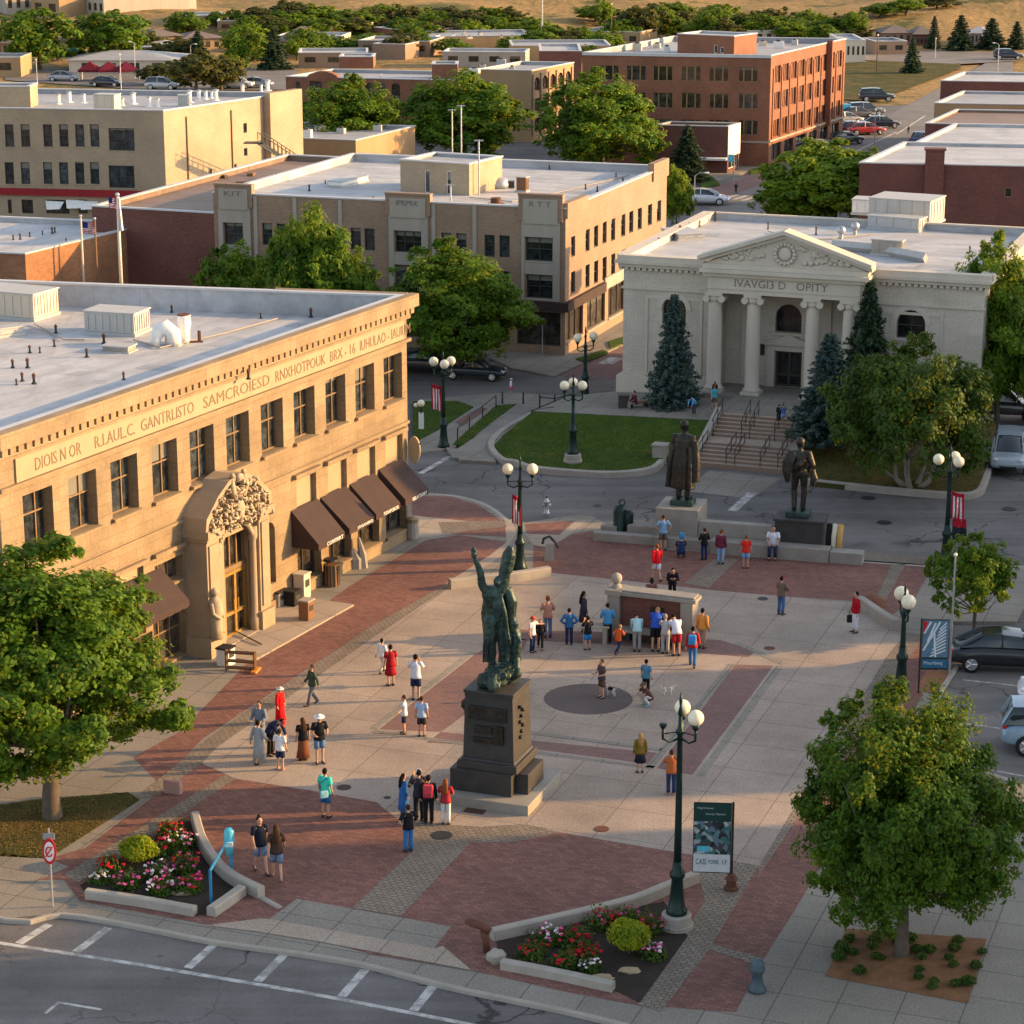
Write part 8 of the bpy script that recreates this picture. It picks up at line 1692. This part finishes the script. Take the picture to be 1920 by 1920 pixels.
t=thing('digger','small orange digger at the far right by the dark firs','digger',tuple(gt(1848,90)),.3); og=mcol('orange_machine',(.6,.2,.02),.5); mb=MB(); mb.box(-1,-.6,.5,1,.6,1.2); mb.build('body',og,t,bevel=.05); mb=MB(); mb.box(-.6,-.5,1.2,.5,.5,2.2); mb.build('cab',[M['whitep']],t,bevel=.05); mb=MB(); mb.tube([(1,0,1),(1.6,0,1.7),(2,0,.6)],.12,6); mb.build('arm',og,t); mb=MB(); mb.tube([(-.8,-.7,.3),(-.8,.7,.3)],.32,10,ref=(0,0,1)); mb.tube([(.8,-.7,.3),(.8,.7,.3)],.32,10,ref=(0,0,1)); mb.build('track',M['tyre'],t)
# awnings and tents in the far left lot
for k,(x,y,c,l) in enumerate(((170,150,(.12,.012,.02),'left dark red market tent behind the tall tan building'),(205,150,(.14,.015,.025),'middle dark red market tent behind the tall tan building'),(238,150,(.11,.012,.03),'right dark red market tent behind the tall tan building'),(140,120,(.03,.14,.1),'dark green pyramid tent before the market hall'))):
    p=g(x,y); t=thing('market_tent',l,'tent',tuple(p),.2*k); mb=MB(); w=1.5 if k<3 else 1.9; zz=1.5; mb.add([(-w,-w,zz),(w,-w,zz),(w,w,zz),(-w,w,zz),(0,0,zz+1.1),(-w,-w,zz-.3),(w,-w,zz-.3),(w,w,zz-.3),(-w,w,zz-.3)],[(0,1,4),(1,2,4),(2,3,4),(3,0,4),(5,6,1,0),(6,7,2,1),(7,8,3,2),(8,5,0,3)]); mb.build('canopy',cloth(c),t)
    for a in (-1,1):
        for b_ in (-1,1): mb=MB(); mb.tube([(a*w*.95,b_*w*.95,-.1),(a*w*.95,b_*w*.95,zz)],.05,5); mb.build('pole',M['steel'],t)
# ---------------------------------------------------------------- things on the roofs
def onroof(b,x,y): return g(x,y,b.rz_)
def unit(b,x0,y0,x1,y1,h,dep,label,mat='beigep',ribs=8,top='greyp',rz=0,base=.12,name='roof_unit'):
    A,B=onroof(b,x0,y0),onroof(b,x1,y1); e=B-A; L=e.length; t=thing(name,label,'roof unit',tuple(A),math.atan2(e.y,e.x)); mb=MB(); mb.box(-.06,-.06,-.02,L+.06,dep+.06,base); mb.build('kerb',M['greyp'],t)
    mb=MB(); mb.box(0,0,base,L,dep,h); mb.build('casing',M[mat],t,bevel=.02); mb=MB(); mb.box(-.05,-.05,h,L+.05,dep+.05,h+.06); mb.build('lid',M[top],t)
    mb=MB()
    for k in range(ribs):
        x=L*(k+.5)/ribs; mb.box(x-.03,-.035,base+.1,x+.03,0,h-.08)
        y=dep*(k+.5)/ribs; mb.box(L,y-.03,base+.1,L+.035,y+.03,h-.08)
    mb.build('ribs',M[mat],t); return t
unit(BLD1,-60,592,64,603,1.15,1.9,'large ribbed roof unit at the left end of the golden stone building roof'); unit(BLD1,159,626,252,632,.95,1.5,'ribbed roof unit with louvres in the middle of the golden stone building roof','greyp',7); unit(BLD1,192,660,240,663,.22,.75,'low square roof hatch beside the white ducts','conc',2,name='roof_hatch',base=.05); unit(BLD1,-40,640,44,628,.35,.6,'long low duct box at the left edge of the golden roof','greyp',3,name='roof_duct')
t=thing('duct_elbow','big white elbow duct beside the ribbed roof unit','duct',tuple(onroof(BLD1,312,648))); mb=MB(); mb.tube([(-.42,-.1,-.02),(-.42,-.1,.3),(-.3,0,.62),(0,.1,.72),(.25,.1,.5),(.28,.1,-.02)],[.22,.22,.3,.36,.34,.34],14); mb.build('elbow',M['whitep'],t,smooth=True); mb=MB(); mb.lathe([(.4,0),(.4,.08),(.36,.1)],14,(.28,.1)); mb.build('collar',M['steel'],t)
t=thing('vent_stack','white barrel shaped vent stack beside the elbow duct','vent',tuple(onroof(BLD1,346,642))); mb=MB(); mb.lathe([(.22,-.02),(.25,.1),(.24,.5),(.3,.8),(.27,1.1),(.3,1.15)],16); mb.build('barrel',M['whitep'],t,smooth=True); mb=MB(); mb.lathe([(.29,1.15),(.25,1.2),(.001,1.17)],14); mb.build('cap',M['rust'],t)
t=thing('flashing_fin','small rusty fin standing on the roof right of the white ducts','roof fitting',tuple(onroof(BLD1,374,642))); mb=MB(); mb.bar((0,0,0),(0,0,.5),.1,.04); mb.bar((-.5,-.1,.02),(.15,0,.02),.08,.04); mb.build('fin',M['rust'],t)
def vents(b,pts,label,grp,h=.25,r=.045,mat='iron',alt='rust'):
    pr=None
    for k,(x,y) in enumerate(pts):
        p=onroof(b,x,y)
        if pr is None:
            t=thing('vent_pipe',label,'vent pipe',tuple(p),0,grp); mb=MB(); mb.lathe([(r*2.2,0),(r*1.6,.05),(r,.08),(r,h)],8); mb.build('pipe',M[mat],t); mb=MB(); mb.lathe([(r*1.5,h),(r*1.5,h+.05),(r*.3,h+.12)],8); mb.build('cap',M[alt],t); pr=t
        else: dup(pr,p,k,sc=.7+.6*((k*37)%10)/10)
vents(BLD1,[(24,690),(52,690),(56,662),(75,662),(64,720),(42,715),(180,600),(195,645),(163,670),(232,712),(335,727),(466,711),(322,586),(489,597),(583,595),(448,575),(303,568),(241,552),(105,625),(102,650),(31,722)],'small dark vent pipe standing on the white roof of the golden stone building','vent pipes on the golden stone building')
vents(BLD2,[(1098,355),(1120,360),(1050,377),(610,345),(580,358),(470,372),(1155,332),(1168,345),(1030,318),(1012,312),(700,376),(870,362)],'small dark vent pipe standing on the white roof of the tan brick block','vent pipes on the tan brick block')
vents(BLD3,[(1235,462),(1275,440),(1292,432),(1312,425),(1341,415),(1530,440),(1818,475),(1840,480),(1849,482),(1440,430)],'small dark vent pipe on the white roof of the columned hall','vent pipes on the columned hall',.4)
vents(BLD5,[(110,195),(130,192),(157,193),(230,198),(250,195),(280,200),(296,200),(355,192),(373,188),(386,186),(397,184),(405,188),(455,175),(490,172),(502,170)],'small white roof vent on the tall tan building','roof vents on the tall tan building',.75,.16,'whitep','steel')
vents(BLD8,[(25,450),(38,449),(56,444),(80,440),(98,438),(103,436),(124,455)],'small dark vent pipe on the white roof of the orange brick building','vent pipes on the orange brick building')
unit(BLD5,176,208,215,209,1.3,1.4,'square beige roof unit on the front edge of the tall tan building','beigep',3); unit(BLD5,334,200,355,200,.9,.9,'small grey roof unit on the tall tan building behind its side parapet','greyp',3)
rooftop(BLD2,(751,358),(880,367),0,2.0,4.6,'lift_house','tan rendered lift house on the white roof of the tan brick block',M['cream'],M['greyroof'],wins=((795,318,806,362,dict(name='door')),(836,320,846,365,dict(name='door'))))
for x,y0,y1,l in ((848,285,205,'slim mast with white pennant on the lift house'),(865,290,197,'slim mast with crossbar on the lift house'),(898,365,262,'vent mast with T shaped head beside the lift house'),(845,382,345,'short white mast before the lift house')):
    b=BLD2; p=onroof(b,x,y1+ (y0-y1)); zt_=hz(p,y1); t=thing('roof_mast',l,'mast',tuple(p)); mb=MB(); mb.tube([(0,0,-.05 if y0>300 else -.05),(0,0,zt_-p.z)],.05,6); mb.build('pole',M['steel'],t)
    mb=MB(); mb.bar((-.3,0,zt_-p.z-.05),(.3,0,zt_-p.z-.05),.07,.07); mb.build('crossbar',M['steel'],t)
for x,y,l in ((930,383,'round rust brown wooden tank stub on the tan block roof'),):
    p=onroof(BLD2,x,y); t=thing('tank_stub',l,'tank',tuple(p)); mb=MB(); mb.lathe([(.34,-.02),(.34,.4),(.3,.42),(.001,.4)],16); mb.build('drum',M['rust'],t); mb=MB(); mb.lathe([(.55,-.01),(.55,.06),(.36,.06)],16); mb.build('pad',M['wood'],t)
p=onroof(BLD2,936,352); t=thing('roof_fan','domed pale fan housing beside the lift house','roof fan',tuple(p)); mb=MB(); mb.lathe([(.7,0),(.7,.3),(.55,.55),(.3,.68),(.001,.72)],16); mb.build('dome',M['steel'],t,smooth=True); mb=MB(); mb.box(.5,-.3,.0,1.0,.3,.45); mb.build('motor_box',M['framed'],t)
unit(BLD2,968,360,986,361,.95,.5,'tall brown open crate on the tan block roof','wood',2)
unit(BLD2,640,352,690,340,.35,1.0,'low white skylight kerb behind the lift house of the tan block','whitep',2,'whiteroof')
unit(BLD3,1628,418,1742,426,1.5,3.0,'largest grey metal roof unit on the columned hall','greyp',5); unit(BLD3,1626,428,1722,436,.75,1.2,'lower ducted roof unit in front of the largest unit on the hall','greyp',3); unit(BLD3,1597,402,1642,404,.9,1.6,'small white roof unit left of the largest unit on the hall','whitep',3); unit(BLD3,1633,478,1690,482,.85,.55,'stone chimney box in the middle of the hall roof','conc',2); unit(BLD3,1240,440,1272,452,.35,1.6,'round topped hatch beside the pediment on the hall roof','greyp',2)
for x,y,l in ((1577,448,'round metal vent ball on the hall roof behind the pediment'),(1603,440,'second smaller white vent ball on the hall roof'),):
    p=onroof(BLD3,x,y); t=thing('turbine_vent',l,'roof vent',tuple(p)); mb=MB(); mb.lathe([(.12,-.02),(.12,.3)],10); mb.build('neck',M['steel'],t); mb=MB(); mb.ball((0,0,.5),.26,12,8); mb.build('ball',M['steel'],t,smooth=True)
t=thing('roof_duct','long bent grey duct crossing the hall roof behind the pediment','duct',(0,0,0)); mb=MB(); a=[onroof(BLD3,x,y)+V((0,0,.25)) for x,y in ((1560,468),(1640,475),(1735,493))]; mb.tube(a,[(.3,.2)]*3,4); mb.build('duct',M['greyp'],t)
r9=random.Random(31); pmats=[mroof('patch_membrane',(.38,.385,.39)),mroof('pale_patch',(.54,.54,.54)),M['greyroof']]
for b,pts in ((BLD1,[(150,700),(300,690),(420,640),(560,610),(90,620),(250,620),(500,580)]),(BLD2,[(1080,360),(1130,335),(700,372),(560,372),(1000,375),(1180,340)]),(BLD3,[(1330,440),(1480,425),(1760,500),(1800,470),(1700,505),(1560,430)])):
    for x,y in pts:
        p=onroof(b,x,y); w,d=r9.uniform(.4,1.3),r9.uniform(.3,.9); a=b.rz+r9.uniform(-.1,.1); mb=MB(); inv=b.t.matrix_basis.inverted(); c,s_=math.cos(a),math.sin(a)
        mb.poly([inv@V((p.x+u*w*c-v*d*s_,p.y+u*w*s_+v*d*c,p.z+.006)) for u,v in ((-1,-1),(1,-1),(1,1),(-1,1))]); mb.build('roof_patch',r9.choice(pmats),b.t)
for b,path,l in ((BLD1,[(250,640),(300,655),(420,628),(520,600)],'thin grey conduit running over the roof from the ribbed unit'),(BLD1,[(64,610),(120,640),(160,640)],'thin grey conduit between the two ribbed roof units'),(BLD2,[(880,372),(960,380),(1060,360),(1180,330)],'thin grey conduit crossing the tan block roof'),(BLD3,[(1640,440),(1560,450),(1500,452),(1440,436)],'thin grey conduit crossing the hall roof')):
    mb=MB(); mb.tube([onroof(b,x,y)+V((0,0,.07)) for x,y in path],.035,5); tag(mb.build('roof_conduit',M['conc']),l,'conduit')
# flag poles on the left roof
for x,y0,y1,l,k in ((229,570,365,'tall pale flagpole with furled flag on the golden building roof',1),(183,532,410,'dark flagpole with a red and white flag behind the golden building roof',2),(157,530,405,'bare pale flagpole left of the red flag',0)):
    p=g(x,y0,10.0 if k==1 else 6.) if k==1 else g(x,y0,4.); zt_=hz(p,y1); t=thing('flagpole',l,'flagpole',tuple(p)); mb=MB(); mb.tube([(0,0,-3 if k!=1 else 0),(0,0,zt_-p.z)],[.09,.06],8); mb.build('pole',M['wood'] if k==2 else M['beigep'],t,smooth=True); mb=MB(); mb.ball((0,0,zt_-p.z),.1,8,6); mb.build('finial',M['steel'],t)
    if k==1: mb=MB(); mb.tube([(.05,0,zt_-p.z-.1),(.12,0,zt_-p.z-1.6)],[.05,.09],6); mb.build('light_box',M['steel'],t); flag(V((p.x-.38,p.y-.05,zt_-.1)),.38,.5,'small red and white flag at the top of the tall pale flagpole','us')
    if k==2: flag(V((p.x-.75,p.y,zt_-.2)),.75,.7,'red and white flag on the dark flagpole behind the golden building roof','us')
# far poles and lamps
def pole(x,yb,yt,label,mat='steel',r=.06,arm=0,name='street_lamp',cat='street lamp',z=None):
    p=gt(x,yb) if z is None else g(x,yb,z); h=hz(p,yt)-p.z; t=thing(name,label,cat,tuple(p)); mb=MB(); mb.tube([(0,0,-.1),(0,0,h)],[r,r*.6],7); mb.build('pole',M[mat],t)
    if arm: mb=MB(); mb.tube([(0,0,h),(arm*.4,0,h+.25),(arm,0,h+.3)],.035,6); mb.build('arm',M[mat],t); mb=MB(); mb.ball((arm*1.1,0,h+.27),.16,8,6,sc=(1.6,.8,.5)); mb.build('lamp_head',M['whitep'],t,smooth=True)
    else: mb=MB(); mb.ball((0,0,h),r*1.5,8,6); mb.build('cap',M['whitep'],t)
pole(1259,330,292,'white curved street lamp before the dark spruce, upper one','steel',.06,1.0); pole(1301,412,330,'white curved street lamp beside the white car at the far crossing','steel',.07,.9)
pole(1016,86,-4,'tall silver mast rising above the far flat roofs','steel',.22,0,'mast','mast'); pole(228,185,102,'pale light pole behind the tall tan building roof','steel',.08,0); pole(254,148,82,'light pole by the market hall, left','steel',.07,-.6); pole(358,120,86,'light pole with side arm by the market hall, right','steel',.07,.7); pole(716,250,140,'thin tan mast before the arcade trees','beigep',.08,0,'mast','mast'); pole(1146,86,8,'utility pole above the far trees left of the four storey block','wood',.09,0,'utility_pole','utility pole'); pole(1643,140,66,'brown utility pole on the avenue lawn','wood',.1,0,'utility_pole','utility pole'); pole(1753,112,72,'pale utility pole before the far roofs at upper right','steel',.08,0,'utility_pole','utility pole'); pole(1870,140,84,'grey signal pole at the right end of the avenue','steel',.09,-.7); pole(1638,300,205,'grey lamp post standing in the avenue beside the parked cars','steel',.07,0); pole(70,160,112,'light pole in the far left parking lot','steel',.07,0); pole(1780,1265,1040,'slim grey pole by the small tree at the right edge of the square','steel',.05,0,'sign_pole','pole',0.); pole(1017,664,598,'thin white sign pole on the pavement below the tan brick block','steel',.04,0,'sign_pole','pole',0.); pole(43,530,465,'thin black rod behind the left roof','iron',.04,0,'sign_pole','pole',3.)
t=thing('street_sign','small blue sign at the corner shop pavement','sign',tuple(g(1375,345))); mb=MB(); mb.tube([(0,0,0),(0,0,2.6)],.05,6); mb.build('post',M['steel'],t); mb=MB(); mb.box(-.55,-.05,2.1,-.05,0,2.8); mb.build('sign_face',M['cyan'],t)
# ================================================================ LIGHT
SAZ,SEL=84,14
S=V((math.sin(R_(SAZ))*math.cos(R_(SEL)),math.cos(R_(SAZ))*math.cos(R_(SEL)),math.sin(R_(SEL))))
li=bpy.data.lights.new('sun','SUN'); li.energy=4.; li.angle=R_(.55); li.color=(1,.575,.2); lo=bpy.data.objects.new('sun',li); COL.objects.link(lo); lo.rotation_euler=S.to_track_quat('Z','Y').to_euler()
w=bpy.data.worlds.new('World'); SC.world=w; w.use_nodes=True; nt=w.node_tree; sk=nt.nodes.new('ShaderNodeTexSky'); sk.sky_type='NISHITA'; sk.sun_disc=False; sk.sun_elevation=R_(SEL); sk.sun_rotation=R_(SAZ); sk.altitude=1200; sk.air_density=1.0; sk.dust_density=3.5; sk.ozone_density=.4
hs=nt.nodes.new('ShaderNodeHueSaturation'); hs.inputs['Saturation'].default_value=.62; nt.links.new(sk.outputs[0],hs.inputs['Color']); nt.links.new(hs.outputs[0],nt.nodes['Background'].inputs['Color']); nt.nodes['Background'].inputs['Strength'].default_value=.15
vs=SC.view_settings; vs.view_transform='Standard'; vs.look='None'; vs.exposure=1.34; vs.gamma=1
try: SC.cycles.max_bounces=6; SC.cycles.transparent_max_bounces=4; SC.cycles.diffuse_bounces=3; SC.cycles.glossy_bounces=2; SC.cycles.caustics_reflective=False; SC.cycles.caustics_refractive=False
except Exception: pass
